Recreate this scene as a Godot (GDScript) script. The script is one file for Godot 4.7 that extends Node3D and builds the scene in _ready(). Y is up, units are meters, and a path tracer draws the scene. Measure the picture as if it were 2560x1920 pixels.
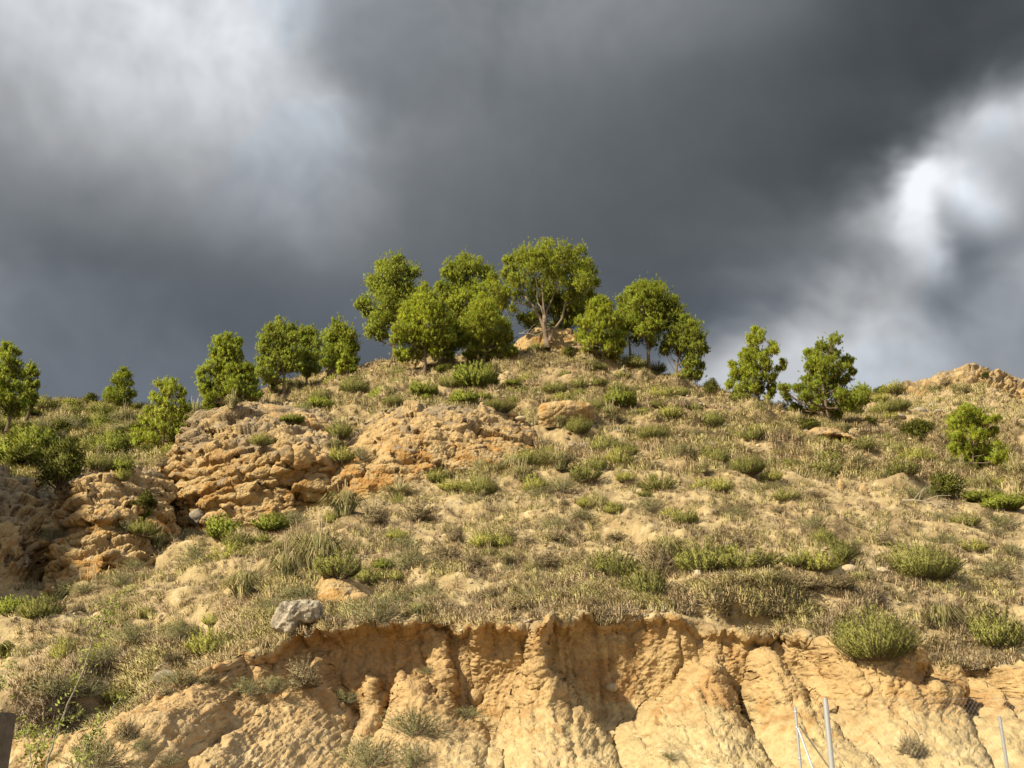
extends Node3D
# A dry hillside with pines under a storm sky, seen from the road below the cut bank.

# ---- control nets of the land (world metres; every row runs from west to east, rows run from the road up the hill)
const MAIN_NET := [
	[Vector3(-6.50, 0.00, -7.00), Vector3(-4.72, 0.00, -7.00), Vector3(-3.58, 0.00, -7.00), Vector3(-3.16, 0.00, -7.00), Vector3(-2.74, 0.00, -7.00), Vector3(-2.29, 0.00, -7.00), Vector3(-1.90, 0.00, -7.00), Vector3(-1.51, 0.00, -7.00), Vector3(-1.12, 0.00, -7.00), Vector3(-0.67, 0.00, -7.00), Vector3(-0.18, 0.00, -7.00), Vector3(0.17, 0.00, -7.00), Vector3(0.63, 0.00, -7.00), Vector3(1.11, 0.00, -7.00), Vector3(1.60, 0.00, -7.00), Vector3(2.05, 0.00, -7.00), Vector3(2.51, 0.00, -7.00), Vector3(3.06, 0.00, -7.00), Vector3(3.58, 0.00, -7.00), Vector3(4.52, 0.00, -7.00), Vector3(6.14, 0.00, -7.00)],
	[Vector3(-9.10, 0.02, -9.80), Vector3(-6.60, 0.02, -9.80), Vector3(-5.02, 0.02, -9.80), Vector3(-4.43, 0.02, -9.80), Vector3(-3.99, 0.02, -10.20), Vector3(-3.33, 0.02, -10.20), Vector3(-2.90, 0.02, -10.70), Vector3(-2.31, 0.02, -10.70), Vector3(-1.71, 0.02, -10.70), Vector3(-1.02, 0.02, -10.70), Vector3(-0.28, 0.02, -10.70), Vector3(0.27, 0.02, -10.70), Vector3(0.96, 0.02, -10.70), Vector3(1.70, 0.02, -10.70), Vector3(2.45, 0.02, -10.70), Vector3(3.14, 0.02, -10.70), Vector3(3.83, 0.02, -10.70), Vector3(4.67, 0.02, -10.70), Vector3(5.48, 0.02, -10.70), Vector3(6.90, 0.02, -10.70), Vector3(9.38, 0.02, -10.70)],
	[Vector3(-9.47, 0.62, -10.20), Vector3(-6.87, 0.62, -10.20), Vector3(-5.22, 0.62, -10.20), Vector3(-4.65, 0.62, -10.30), Vector3(-4.03, 0.62, -10.30), Vector3(-3.43, 0.62, -10.50), Vector3(-2.98, 0.62, -11.00), Vector3(-2.54, 0.62, -11.80), Vector3(-1.97, 0.62, -12.30), Vector3(-1.17, 0.62, -12.30), Vector3(-0.32, 0.62, -12.30), Vector3(0.31, 0.62, -12.30), Vector3(1.10, 0.62, -12.30), Vector3(1.96, 0.62, -12.30), Vector3(2.81, 0.62, -12.30), Vector3(3.61, 0.62, -12.30), Vector3(4.41, 0.62, -12.30), Vector3(5.37, 0.62, -12.30), Vector3(6.30, 0.62, -12.30), Vector3(7.93, 0.62, -12.30), Vector3(10.78, 0.62, -12.30)],
	[Vector3(-9.93, 1.00, -10.70), Vector3(-7.21, 1.00, -10.70), Vector3(-5.48, 1.05, -10.70), Vector3(-4.92, 1.10, -10.90), Vector3(-4.35, 1.25, -11.10), Vector3(-3.69, 1.40, -11.30), Vector3(-3.25, 1.40, -12.00), Vector3(-2.85, 1.40, -13.20), Vector3(-2.20, 1.40, -13.75), Vector3(-1.32, 1.40, -13.80), Vector3(-0.36, 1.40, -13.80), Vector3(0.34, 1.40, -13.60), Vector3(1.23, 1.40, -13.75), Vector3(2.18, 1.40, -13.70), Vector3(3.12, 1.40, -13.65), Vector3(3.99, 1.40, -13.60), Vector3(4.85, 1.40, -13.55), Vector3(5.90, 1.40, -13.50), Vector3(6.86, 1.40, -13.40), Vector3(8.58, 1.40, -13.30), Vector3(11.66, 1.40, -13.30)],
	[Vector3(-10.33, 1.06, -11.05), Vector3(-7.51, 1.11, -11.05), Vector3(-5.70, 1.06, -11.05), Vector3(-5.12, 1.05, -11.25), Vector3(-4.66, 1.23, -11.75), Vector3(-4.16, 1.56, -12.45), Vector3(-3.62, 1.87, -12.95), Vector3(-3.03, 2.17, -13.55), Vector3(-2.31, 2.36, -13.82), Vector3(-1.37, 2.38, -13.82), Vector3(-0.37, 2.35, -13.65), Vector3(0.35, 2.36, -13.52), Vector3(1.28, 2.45, -13.65), Vector3(2.28, 2.43, -13.72), Vector3(3.27, 2.25, -13.75), Vector3(4.16, 2.16, -13.68), Vector3(4.98, 2.02, -13.45), Vector3(6.06, 1.79, -13.50), Vector3(7.05, 1.76, -13.40), Vector3(8.88, 1.73, -13.40), Vector3(12.04, 1.66, -13.40)],
	[Vector3(-10.34, 1.11, -11.04), Vector3(-7.51, 1.16, -11.04), Vector3(-5.70, 1.11, -11.04), Vector3(-5.12, 1.10, -11.24), Vector3(-4.66, 1.28, -11.74), Vector3(-4.17, 1.70, -12.44), Vector3(-3.63, 2.03, -12.94), Vector3(-2.96, 2.32, -13.19), Vector3(-2.25, 2.51, -13.44), Vector3(-1.34, 2.52, -13.44), Vector3(-0.36, 2.50, -13.39), Vector3(0.35, 2.51, -13.24), Vector3(1.27, 2.60, -13.44), Vector3(2.27, 2.59, -13.62), Vector3(3.25, 2.41, -13.62), Vector3(4.13, 2.32, -13.52), Vector3(4.99, 2.18, -13.42), Vector3(6.10, 1.95, -13.52), Vector3(7.09, 1.91, -13.42), Vector3(8.92, 1.88, -13.42), Vector3(12.11, 1.82, -13.42)],
	[Vector3(-10.93, 1.14, -11.65), Vector3(-7.94, 1.19, -11.65), Vector3(-6.02, 1.14, -11.65), Vector3(-5.41, 1.13, -11.85), Vector3(-4.91, 1.33, -12.35), Vector3(-4.38, 1.77, -13.05), Vector3(-3.81, 2.12, -13.55), Vector3(-3.11, 2.42, -13.80), Vector3(-2.36, 2.62, -14.05), Vector3(-1.40, 2.64, -14.05), Vector3(-0.38, 2.62, -14.00), Vector3(0.36, 2.62, -13.85), Vector3(1.33, 2.72, -14.05), Vector3(2.37, 2.71, -14.15), Vector3(3.38, 2.52, -14.15), Vector3(4.30, 2.42, -14.05), Vector3(5.20, 2.28, -13.95), Vector3(6.35, 2.03, -14.05), Vector3(7.38, 2.00, -13.95), Vector3(9.29, 1.97, -13.95), Vector3(12.61, 1.90, -13.95)],
	[Vector3(-12.63, 1.58, -13.30), Vector3(-9.18, 1.64, -13.30), Vector3(-6.99, 1.70, -13.30), Vector3(-6.17, 1.76, -13.30), Vector3(-5.66, 1.96, -14.00), Vector3(-4.93, 2.37, -14.50), Vector3(-4.27, 2.71, -15.00), Vector3(-3.47, 2.85, -15.30), Vector3(-2.63, 3.03, -15.60), Vector3(-1.57, 3.08, -15.60), Vector3(-0.43, 3.06, -15.60), Vector3(0.41, 3.07, -15.50), Vector3(1.43, 3.14, -15.10), Vector3(2.46, 3.14, -14.60), Vector3(3.51, 3.18, -14.50), Vector3(4.51, 3.20, -14.50), Vector3(5.57, 3.10, -14.70), Vector3(6.98, 2.84, -15.20), Vector3(8.15, 2.65, -15.20), Vector3(10.24, 2.54, -15.20), Vector3(13.90, 2.47, -15.20)],
	[Vector3(-17.46, 2.69, -18.00), Vector3(-12.69, 2.78, -18.00), Vector3(-9.66, 2.91, -18.00), Vector3(-8.53, 2.95, -18.00), Vector3(-7.67, 3.21, -18.60), Vector3(-6.65, 3.69, -19.20), Vector3(-5.67, 4.05, -19.60), Vector3(-4.52, 4.19, -19.60), Vector3(-3.36, 4.33, -19.60), Vector3(-2.00, 4.33, -19.60), Vector3(-0.54, 4.38, -19.60), Vector3(0.53, 4.40, -19.60), Vector3(1.88, 4.33, -19.60), Vector3(3.34, 4.29, -19.60), Vector3(4.80, 4.33, -19.60), Vector3(6.15, 4.29, -19.60), Vector3(7.51, 4.24, -19.60), Vector3(9.13, 4.05, -19.60), Vector3(10.65, 3.81, -19.60), Vector3(13.40, 3.67, -19.60), Vector3(18.16, 3.53, -19.60)],
	[Vector3(-22.47, 3.51, -23.00), Vector3(-16.32, 3.57, -23.00), Vector3(-12.42, 3.68, -23.00), Vector3(-10.95, 3.64, -23.00), Vector3(-9.56, 4.12, -23.00), Vector3(-8.39, 4.87, -24.00), Vector3(-6.99, 5.15, -24.00), Vector3(-5.59, 5.56, -24.00), Vector3(-4.17, 5.97, -24.00), Vector3(-2.48, 5.97, -24.00), Vector3(-0.68, 6.04, -24.00), Vector3(0.65, 6.06, -24.00), Vector3(2.34, 6.06, -24.00), Vector3(4.15, 6.09, -24.00), Vector3(5.97, 6.09, -24.00), Vector3(7.65, 6.04, -24.00), Vector3(9.33, 5.97, -24.00), Vector3(11.36, 5.80, -24.00), Vector3(13.26, 5.56, -24.00), Vector3(16.70, 5.46, -24.00), Vector3(22.65, 5.34, -24.00)],
	[Vector3(-27.57, 4.58, -28.00), Vector3(-20.04, 4.71, -28.00), Vector3(-15.24, 4.85, -28.00), Vector3(-13.46, 4.92, -28.00), Vector3(-11.73, 5.40, -28.00), Vector3(-9.82, 5.70, -28.00), Vector3(-8.47, 6.07, -29.00), Vector3(-6.76, 6.51, -29.00), Vector3(-5.05, 7.09, -29.00), Vector3(-3.03, 7.64, -29.00), Vector3(-0.82, 7.80, -29.00), Vector3(0.80, 7.92, -29.00), Vector3(2.86, 7.98, -29.00), Vector3(5.07, 7.98, -29.00), Vector3(7.28, 7.98, -29.00), Vector3(9.34, 7.92, -29.00), Vector3(11.39, 7.83, -29.00), Vector3(13.87, 7.68, -29.00), Vector3(16.21, 7.42, -29.00), Vector3(20.36, 7.12, -29.00), Vector3(27.63, 6.97, -29.00)],
	[Vector3(-34.25, 7.71, -34.00), Vector3(-24.88, 7.80, -34.00), Vector3(-18.93, 7.97, -34.00), Vector3(-16.73, 8.14, -34.00), Vector3(-14.54, 8.40, -34.00), Vector3(-12.17, 8.75, -34.00), Vector3(-10.14, 9.19, -34.00), Vector3(-8.09, 9.58, -34.00), Vector3(-6.02, 9.85, -34.00), Vector3(-3.59, 10.03, -34.00), Vector3(-0.98, 10.13, -34.00), Vector3(0.94, 10.17, -34.00), Vector3(3.39, 10.20, -34.00), Vector3(6.00, 10.13, -34.00), Vector3(8.61, 10.06, -34.00), Vector3(11.04, 9.88, -34.00), Vector3(13.45, 9.63, -34.00), Vector3(16.34, 9.21, -34.00), Vector3(19.08, 8.84, -34.00), Vector3(24.01, 8.66, -34.00), Vector3(32.59, 8.58, -34.00)],
	[Vector3(-41.37, 9.16, -41.00), Vector3(-30.07, 9.36, -41.00), Vector3(-22.88, 9.57, -41.00), Vector3(-20.21, 9.68, -41.00), Vector3(-17.61, 10.41, -41.00), Vector3(-14.82, 11.59, -41.00), Vector3(-12.40, 12.67, -41.00), Vector3(-9.91, 13.27, -41.00), Vector3(-7.37, 13.49, -41.00), Vector3(-4.39, 13.75, -41.00), Vector3(-1.19, 13.80, -41.00), Vector3(1.15, 13.71, -41.00), Vector3(4.13, 13.62, -41.00), Vector3(7.32, 13.40, -41.00), Vector3(10.48, 13.05, -41.00), Vector3(13.41, 12.61, -41.00), Vector3(16.32, 12.17, -41.00), Vector3(19.83, 11.65, -41.00), Vector3(23.16, 11.20, -41.00), Vector3(29.15, 11.05, -41.00), Vector3(39.58, 10.95, -41.00)],
	[Vector3(-48.13, 9.46, -48.00), Vector3(-34.99, 9.70, -48.00), Vector3(-26.66, 10.19, -48.00), Vector3(-23.56, 10.43, -48.00), Vector3(-20.50, 11.04, -48.00), Vector3(-17.41, 13.78, -48.00), Vector3(-14.61, 15.50, -48.00), Vector3(-11.67, 16.28, -48.00), Vector3(-8.70, 16.86, -48.00), Vector3(-5.19, 17.28, -48.00), Vector3(-1.41, 17.34, -48.00), Vector3(1.36, 17.28, -48.00), Vector3(4.89, 17.23, -48.00), Vector3(8.64, 16.81, -48.00), Vector3(12.36, 16.13, -48.00), Vector3(15.78, 15.32, -48.00), Vector3(19.22, 14.88, -48.00), Vector3(23.36, 14.32, -48.00), Vector3(27.29, 13.86, -48.00), Vector3(34.35, 13.66, -48.00), Vector3(46.63, 13.53, -48.00)],
	[Vector3(-55.47, 8.54, -56.00), Vector3(-40.32, 8.82, -56.00), Vector3(-30.72, 9.37, -56.00), Vector3(-27.19, 9.92, -56.00), Vector3(-23.72, 11.04, -56.00), Vector3(-20.25, 15.21, -56.00), Vector3(-17.06, 18.04, -56.00), Vector3(-13.70, 19.82, -56.00), Vector3(-10.22, 20.81, -56.00), Vector3(-6.10, 21.31, -56.00), Vector3(-1.66, 21.50, -56.00), Vector3(1.60, 21.88, -56.00), Vector3(5.75, 21.50, -56.00), Vector3(10.12, 20.07, -56.00), Vector3(14.41, 18.35, -56.00), Vector3(18.41, 17.50, -56.00), Vector3(22.52, 17.89, -56.00), Vector3(27.42, 17.59, -56.00), Vector3(32.02, 16.99, -56.00), Vector3(40.33, 16.84, -56.00), Vector3(54.75, 16.69, -56.00)],
	[Vector3(-62.63, 7.05, -64.00), Vector3(-45.52, 7.36, -64.00), Vector3(-34.69, 7.97, -64.00), Vector3(-30.70, 8.59, -64.00), Vector3(-26.73, 9.52, -64.00), Vector3(-22.73, 13.34, -64.00), Vector3(-19.19, 16.97, -64.00), Vector3(-15.48, 20.03, -64.00), Vector3(-11.59, 21.77, -64.00), Vector3(-6.93, 22.65, -64.00), Vector3(-1.89, 23.01, -64.00), Vector3(1.82, 23.47, -64.00), Vector3(6.53, 22.83, -64.00), Vector3(11.47, 20.73, -64.00), Vector3(16.32, 18.83, -64.00), Vector3(20.90, 18.32, -64.00), Vector3(25.61, 19.17, -64.00), Vector3(31.24, 19.17, -64.00), Vector3(36.48, 18.49, -64.00), Vector3(45.94, 18.32, -64.00), Vector3(62.37, 18.15, -64.00)],
	[Vector3(-79.94, 5.00, -78.00), Vector3(-58.02, 5.00, -78.00), Vector3(-44.08, 5.00, -78.00), Vector3(-38.90, 5.00, -78.00), Vector3(-33.71, 5.00, -78.00), Vector3(-28.14, 6.00, -78.00), Vector3(-23.35, 7.00, -78.00), Vector3(-18.57, 8.00, -78.00), Vector3(-13.79, 8.00, -78.00), Vector3(-8.21, 8.00, -78.00), Vector3(-2.23, 8.00, -78.00), Vector3(2.15, 8.00, -78.00), Vector3(7.73, 8.00, -78.00), Vector3(13.71, 8.00, -78.00), Vector3(19.69, 8.00, -78.00), Vector3(25.27, 10.00, -78.00), Vector3(30.85, 12.00, -78.00), Vector3(37.62, 12.00, -78.00), Vector3(44.08, 12.00, -78.00), Vector3(55.55, 12.00, -78.00), Vector3(75.48, 12.00, -78.00)]
]

const RIDGE_NET := [
	[Vector3(-47.33, 8.61, -36.00), Vector3(-36.38, 8.43, -36.00), Vector3(-28.09, 7.88, -36.00), Vector3(-22.64, 7.70, -36.00), Vector3(-19.00, 7.52, -36.00), Vector3(-17.20, 7.52, -36.00), Vector3(-15.45, 7.88, -36.00), Vector3(-13.87, 8.25, -36.00), Vector3(-12.10, 8.61, -36.00), Vector3(-9.22, 8.98, -36.00), Vector3(-5.58, 8.98, -36.00)],
	[Vector3(-61.64, 13.40, -46.00), Vector3(-47.29, 12.92, -46.00), Vector3(-36.57, 12.43, -46.00), Vector3(-29.50, 12.31, -46.00), Vector3(-24.76, 12.07, -46.00), Vector3(-22.33, 11.48, -46.00), Vector3(-19.99, 11.48, -46.00), Vector3(-17.97, 12.19, -46.00), Vector3(-15.65, 12.43, -46.00), Vector3(-11.89, 12.43, -46.00), Vector3(-7.19, 12.43, -46.00)],
	[Vector3(-76.00, 18.35, -56.00), Vector3(-58.32, 17.74, -56.00), Vector3(-45.09, 17.14, -56.00), Vector3(-36.37, 16.99, -56.00), Vector3(-30.48, 16.39, -56.00), Vector3(-27.50, 15.80, -56.00), Vector3(-24.69, 16.24, -56.00), Vector3(-22.11, 16.39, -56.00), Vector3(-19.22, 16.39, -56.00), Vector3(-14.57, 15.94, -56.00), Vector3(-8.78, 15.35, -56.00)],
	[Vector3(-93.04, 22.88, -68.00), Vector3(-71.38, 22.13, -68.00), Vector3(-55.19, 21.38, -68.00), Vector3(-44.48, 21.01, -68.00), Vector3(-37.34, 20.65, -68.00), Vector3(-33.72, 20.09, -68.00), Vector3(-30.24, 20.46, -68.00), Vector3(-27.04, 20.28, -68.00), Vector3(-23.49, 20.09, -68.00), Vector3(-17.78, 19.18, -68.00), Vector3(-10.72, 18.46, -68.00)],
	[Vector3(-109.99, 28.10, -80.00), Vector3(-84.46, 27.44, -80.00), Vector3(-65.30, 26.55, -80.00), Vector3(-52.58, 25.89, -80.00), Vector3(-44.19, 25.80, -80.00), Vector3(-39.98, 25.63, -80.00), Vector3(-35.74, 25.15, -80.00), Vector3(-31.95, 24.89, -80.00), Vector3(-27.74, 24.49, -80.00), Vector3(-21.00, 23.50, -80.00), Vector3(-12.65, 22.43, -80.00)],
	[Vector3(-125.87, 30.67, -92.00), Vector3(-96.58, 29.65, -92.00), Vector3(-74.67, 28.65, -92.00), Vector3(-60.13, 27.90, -92.00), Vector3(-50.60, 28.15, -92.00), Vector3(-45.80, 28.15, -92.00), Vector3(-40.98, 27.90, -92.00), Vector3(-36.64, 27.65, -92.00), Vector3(-31.81, 27.15, -92.00), Vector3(-24.05, 25.67, -92.00), Vector3(-14.50, 24.69, -92.00)],
	[Vector3(-157.29, 23.52, -120.00), Vector3(-121.08, 23.52, -120.00), Vector3(-93.92, 23.52, -120.00), Vector3(-75.81, 23.52, -120.00), Vector3(-63.74, 23.52, -120.00), Vector3(-57.70, 23.52, -120.00), Vector3(-51.67, 23.52, -120.00), Vector3(-46.23, 23.52, -120.00), Vector3(-40.20, 23.52, -120.00), Vector3(-30.54, 23.52, -120.00), Vector3(-18.47, 23.52, -120.00)]
]

const KNOLL_NET := [
	[Vector3(12.04, 13.56, -52.00), Vector3(15.23, 13.56, -52.00), Vector3(18.17, 13.83, -52.00), Vector3(20.33, 14.11, -52.00), Vector3(22.21, 14.24, -52.00), Vector3(24.07, 14.24, -52.00), Vector3(25.67, 14.24, -52.00), Vector3(26.74, 14.24, -52.00), Vector3(27.78, 14.11, -52.00), Vector3(29.07, 13.83, -52.00), Vector3(30.90, 13.70, -52.00), Vector3(34.32, 13.56, -52.00), Vector3(42.22, 13.29, -52.00), Vector3(55.37, 13.02, -52.00)],
	[Vector3(14.50, 17.80, -62.00), Vector3(18.36, 18.13, -62.00), Vector3(21.91, 18.46, -62.00), Vector3(24.49, 18.63, -62.00), Vector3(26.74, 18.63, -62.00), Vector3(28.98, 18.63, -62.00), Vector3(30.89, 18.53, -62.00), Vector3(32.16, 18.46, -62.00), Vector3(33.41, 18.29, -62.00), Vector3(34.96, 17.96, -62.00), Vector3(37.17, 17.80, -62.00), Vector3(41.28, 17.64, -62.00), Vector3(50.77, 17.31, -62.00), Vector3(66.59, 16.98, -62.00)],
	[Vector3(16.90, 21.36, -72.00), Vector3(21.41, 21.86, -72.00), Vector3(25.54, 22.13, -72.00), Vector3(28.58, 22.52, -72.00), Vector3(31.21, 22.63, -72.00), Vector3(33.87, 22.91, -72.00), Vector3(36.15, 23.10, -72.00), Vector3(37.66, 23.18, -72.00), Vector3(39.11, 22.91, -72.00), Vector3(40.89, 22.32, -72.00), Vector3(43.42, 21.86, -72.00), Vector3(48.25, 21.74, -72.00), Vector3(59.29, 21.16, -72.00), Vector3(77.77, 20.78, -72.00)],
	[Vector3(18.81, 23.97, -80.00), Vector3(23.83, 24.53, -80.00), Vector3(28.44, 24.92, -80.00), Vector3(31.87, 25.83, -80.00), Vector3(34.85, 26.27, -80.00), Vector3(37.81, 26.53, -80.00), Vector3(40.41, 27.14, -80.00), Vector3(42.14, 27.49, -80.00), Vector3(43.74, 26.97, -80.00), Vector3(45.69, 26.13, -80.00), Vector3(48.48, 25.39, -80.00), Vector3(53.87, 25.26, -80.00), Vector3(66.20, 24.62, -80.00), Vector3(86.82, 24.18, -80.00)],
	[Vector3(20.24, 25.87, -86.00), Vector3(25.64, 26.47, -86.00), Vector3(30.60, 26.89, -86.00), Vector3(34.32, 28.11, -86.00), Vector3(37.53, 28.67, -86.00), Vector3(40.73, 29.00, -86.00), Vector3(43.55, 29.81, -86.00), Vector3(45.50, 30.72, -86.00), Vector3(47.17, 29.81, -86.00), Vector3(49.27, 28.86, -86.00), Vector3(52.28, 28.11, -86.00), Vector3(58.09, 27.92, -86.00), Vector3(71.28, 26.80, -86.00), Vector3(93.48, 26.33, -86.00)],
	[Vector3(21.58, 26.57, -92.00), Vector3(27.33, 27.06, -92.00), Vector3(32.61, 27.56, -92.00), Vector3(36.58, 28.80, -92.00), Vector3(40.01, 29.45, -92.00), Vector3(43.44, 29.95, -92.00), Vector3(46.47, 30.96, -92.00), Vector3(48.61, 32.33, -92.00), Vector3(50.36, 31.16, -92.00), Vector3(52.57, 29.95, -92.00), Vector3(55.75, 28.95, -92.00), Vector3(61.90, 28.55, -92.00), Vector3(76.00, 27.56, -92.00), Vector3(99.69, 27.06, -92.00)],
	[Vector3(28.63, 25.70, -125.00), Vector3(36.20, 25.70, -125.00), Vector3(43.14, 25.70, -125.00), Vector3(48.18, 25.70, -125.00), Vector3(52.60, 25.70, -125.00), Vector3(57.01, 25.70, -125.00), Vector3(60.80, 25.70, -125.00), Vector3(63.32, 25.70, -125.00), Vector3(65.84, 25.70, -125.00), Vector3(69.00, 25.70, -125.00), Vector3(73.41, 25.70, -125.00), Vector3(81.61, 25.70, -125.00), Vector3(100.53, 25.70, -125.00), Vector3(132.06, 25.70, -125.00)]
]

const FLANK_NET := [
	[Vector3(-41.15, 0.00, -8.00), Vector3(-26.45, 0.00, -8.00), Vector3(-18.81, 0.00, -8.00), Vector3(-13.81, 0.00, -8.00), Vector3(-10.93, 0.00, -8.00), Vector3(-8.76, 0.00, -8.00)],
	[Vector3(-55.31, 14.00, -14.00), Vector3(-35.56, 14.00, -14.00), Vector3(-25.29, 13.00, -14.00), Vector3(-18.57, 10.50, -14.00), Vector3(-14.70, 3.00, -14.00), Vector3(-11.77, 0.00, -14.00)],
	[Vector3(-67.12, 22.00, -19.00), Vector3(-43.15, 22.00, -19.00), Vector3(-30.68, 21.00, -19.00), Vector3(-22.53, 17.50, -19.00), Vector3(-17.83, 8.00, -19.00), Vector3(-14.29, 1.00, -19.00)],
	[Vector3(-83.64, 26.00, -26.00), Vector3(-53.77, 26.00, -26.00), Vector3(-38.24, 25.00, -26.00), Vector3(-28.08, 20.50, -26.00), Vector3(-22.23, 9.50, -26.00), Vector3(-17.80, 2.50, -26.00)],
	[Vector3(-107.25, 29.00, -36.00), Vector3(-68.95, 30.00, -36.00), Vector3(-49.03, 29.00, -36.00), Vector3(-36.01, 22.00, -36.00), Vector3(-28.50, 13.00, -36.00), Vector3(-22.83, 6.00, -36.00)],
	[Vector3(-135.58, 26.00, -48.00), Vector3(-87.16, 27.00, -48.00), Vector3(-61.98, 26.00, -48.00), Vector3(-45.52, 21.00, -48.00), Vector3(-36.03, 15.00, -48.00), Vector3(-28.86, 9.00, -48.00)],
	[Vector3(-163.91, 26.00, -60.00), Vector3(-105.37, 27.00, -60.00), Vector3(-74.93, 26.00, -60.00), Vector3(-55.03, 21.00, -60.00), Vector3(-43.55, 15.00, -60.00), Vector3(-34.89, 9.00, -60.00)],
	[Vector3(-211.13, 14.00, -80.00), Vector3(-135.73, 14.00, -80.00), Vector3(-96.52, 14.00, -80.00), Vector3(-70.88, 12.00, -80.00), Vector3(-56.10, 10.00, -80.00), Vector3(-44.94, 6.00, -80.00)]
]

const BLUFF_NET := [
	[Vector3(-12.47, 6.30, -33.00), Vector3(-11.39, 6.01, -30.40), Vector3(-10.39, 5.97, -29.60), Vector3(-9.39, 6.06, -29.20), Vector3(-8.48, 6.25, -29.00), Vector3(-7.64, 6.54, -29.00), Vector3(-6.83, 6.86, -29.20), Vector3(-6.09, 7.27, -29.80), Vector3(-5.81, 7.73, -31.00)],
	[Vector3(-12.48, 6.87, -33.00), Vector3(-11.44, 6.65, -30.60), Vector3(-10.47, 6.71, -29.60), Vector3(-9.57, 6.81, -29.30), Vector3(-8.57, 6.92, -29.10), Vector3(-7.68, 7.09, -29.00), Vector3(-6.87, 7.38, -29.20), Vector3(-6.12, 7.70, -29.80), Vector3(-5.83, 8.05, -31.00)],
	[Vector3(-12.48, 7.87, -33.00), Vector3(-11.57, 7.89, -31.00), Vector3(-10.62, 7.90, -29.90), Vector3(-9.78, 7.92, -29.60), Vector3(-8.82, 7.95, -29.40), Vector3(-7.83, 7.96, -29.30), Vector3(-6.99, 8.12, -29.50), Vector3(-6.20, 8.36, -30.00), Vector3(-5.86, 8.61, -31.00)],
	[Vector3(-12.76, 9.10, -34.00), Vector3(-11.76, 9.12, -31.80), Vector3(-10.88, 9.16, -30.60), Vector3(-10.01, 9.14, -30.20), Vector3(-8.88, 8.84, -29.60), Vector3(-7.83, 8.61, -29.10), Vector3(-6.99, 8.72, -29.30), Vector3(-6.24, 8.94, -30.00), Vector3(-5.93, 9.22, -31.20)],
	[Vector3(-12.91, 9.98, -35.00), Vector3(-11.94, 10.06, -32.80), Vector3(-11.17, 10.14, -31.80), Vector3(-10.23, 9.90, -31.20), Vector3(-9.21, 9.63, -30.80), Vector3(-8.10, 9.14, -30.00), Vector3(-7.21, 9.08, -30.20), Vector3(-6.41, 9.18, -30.80), Vector3(-6.09, 9.52, -32.00)],
	[Vector3(-13.00, 11.07, -36.00), Vector3(-12.18, 11.17, -34.30), Vector3(-11.45, 11.20, -33.40), Vector3(-10.70, 11.21, -33.20), Vector3(-9.83, 11.10, -33.20), Vector3(-8.86, 10.82, -33.20), Vector3(-7.90, 10.60, -33.20), Vector3(-6.95, 10.43, -33.20), Vector3(-6.50, 10.55, -34.00)],
	[Vector3(-13.37, 11.99, -38.00), Vector3(-12.48, 11.93, -36.00), Vector3(-11.81, 11.86, -35.20), Vector3(-11.18, 11.92, -35.20), Vector3(-10.38, 12.01, -35.60), Vector3(-9.54, 11.93, -36.00), Vector3(-8.50, 11.74, -36.00), Vector3(-7.46, 11.51, -36.00), Vector3(-6.90, 11.35, -36.00)],
	[Vector3(-14.14, 11.05, -41.00), Vector3(-13.82, 11.05, -41.00), Vector3(-13.32, 11.27, -41.00), Vector3(-12.59, 11.27, -41.00), Vector3(-11.67, 11.48, -41.00), Vector3(-10.63, 11.70, -41.00), Vector3(-9.48, 11.80, -41.00), Vector3(-8.43, 11.80, -41.00), Vector3(-7.80, 11.80, -41.00)]
]

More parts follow.
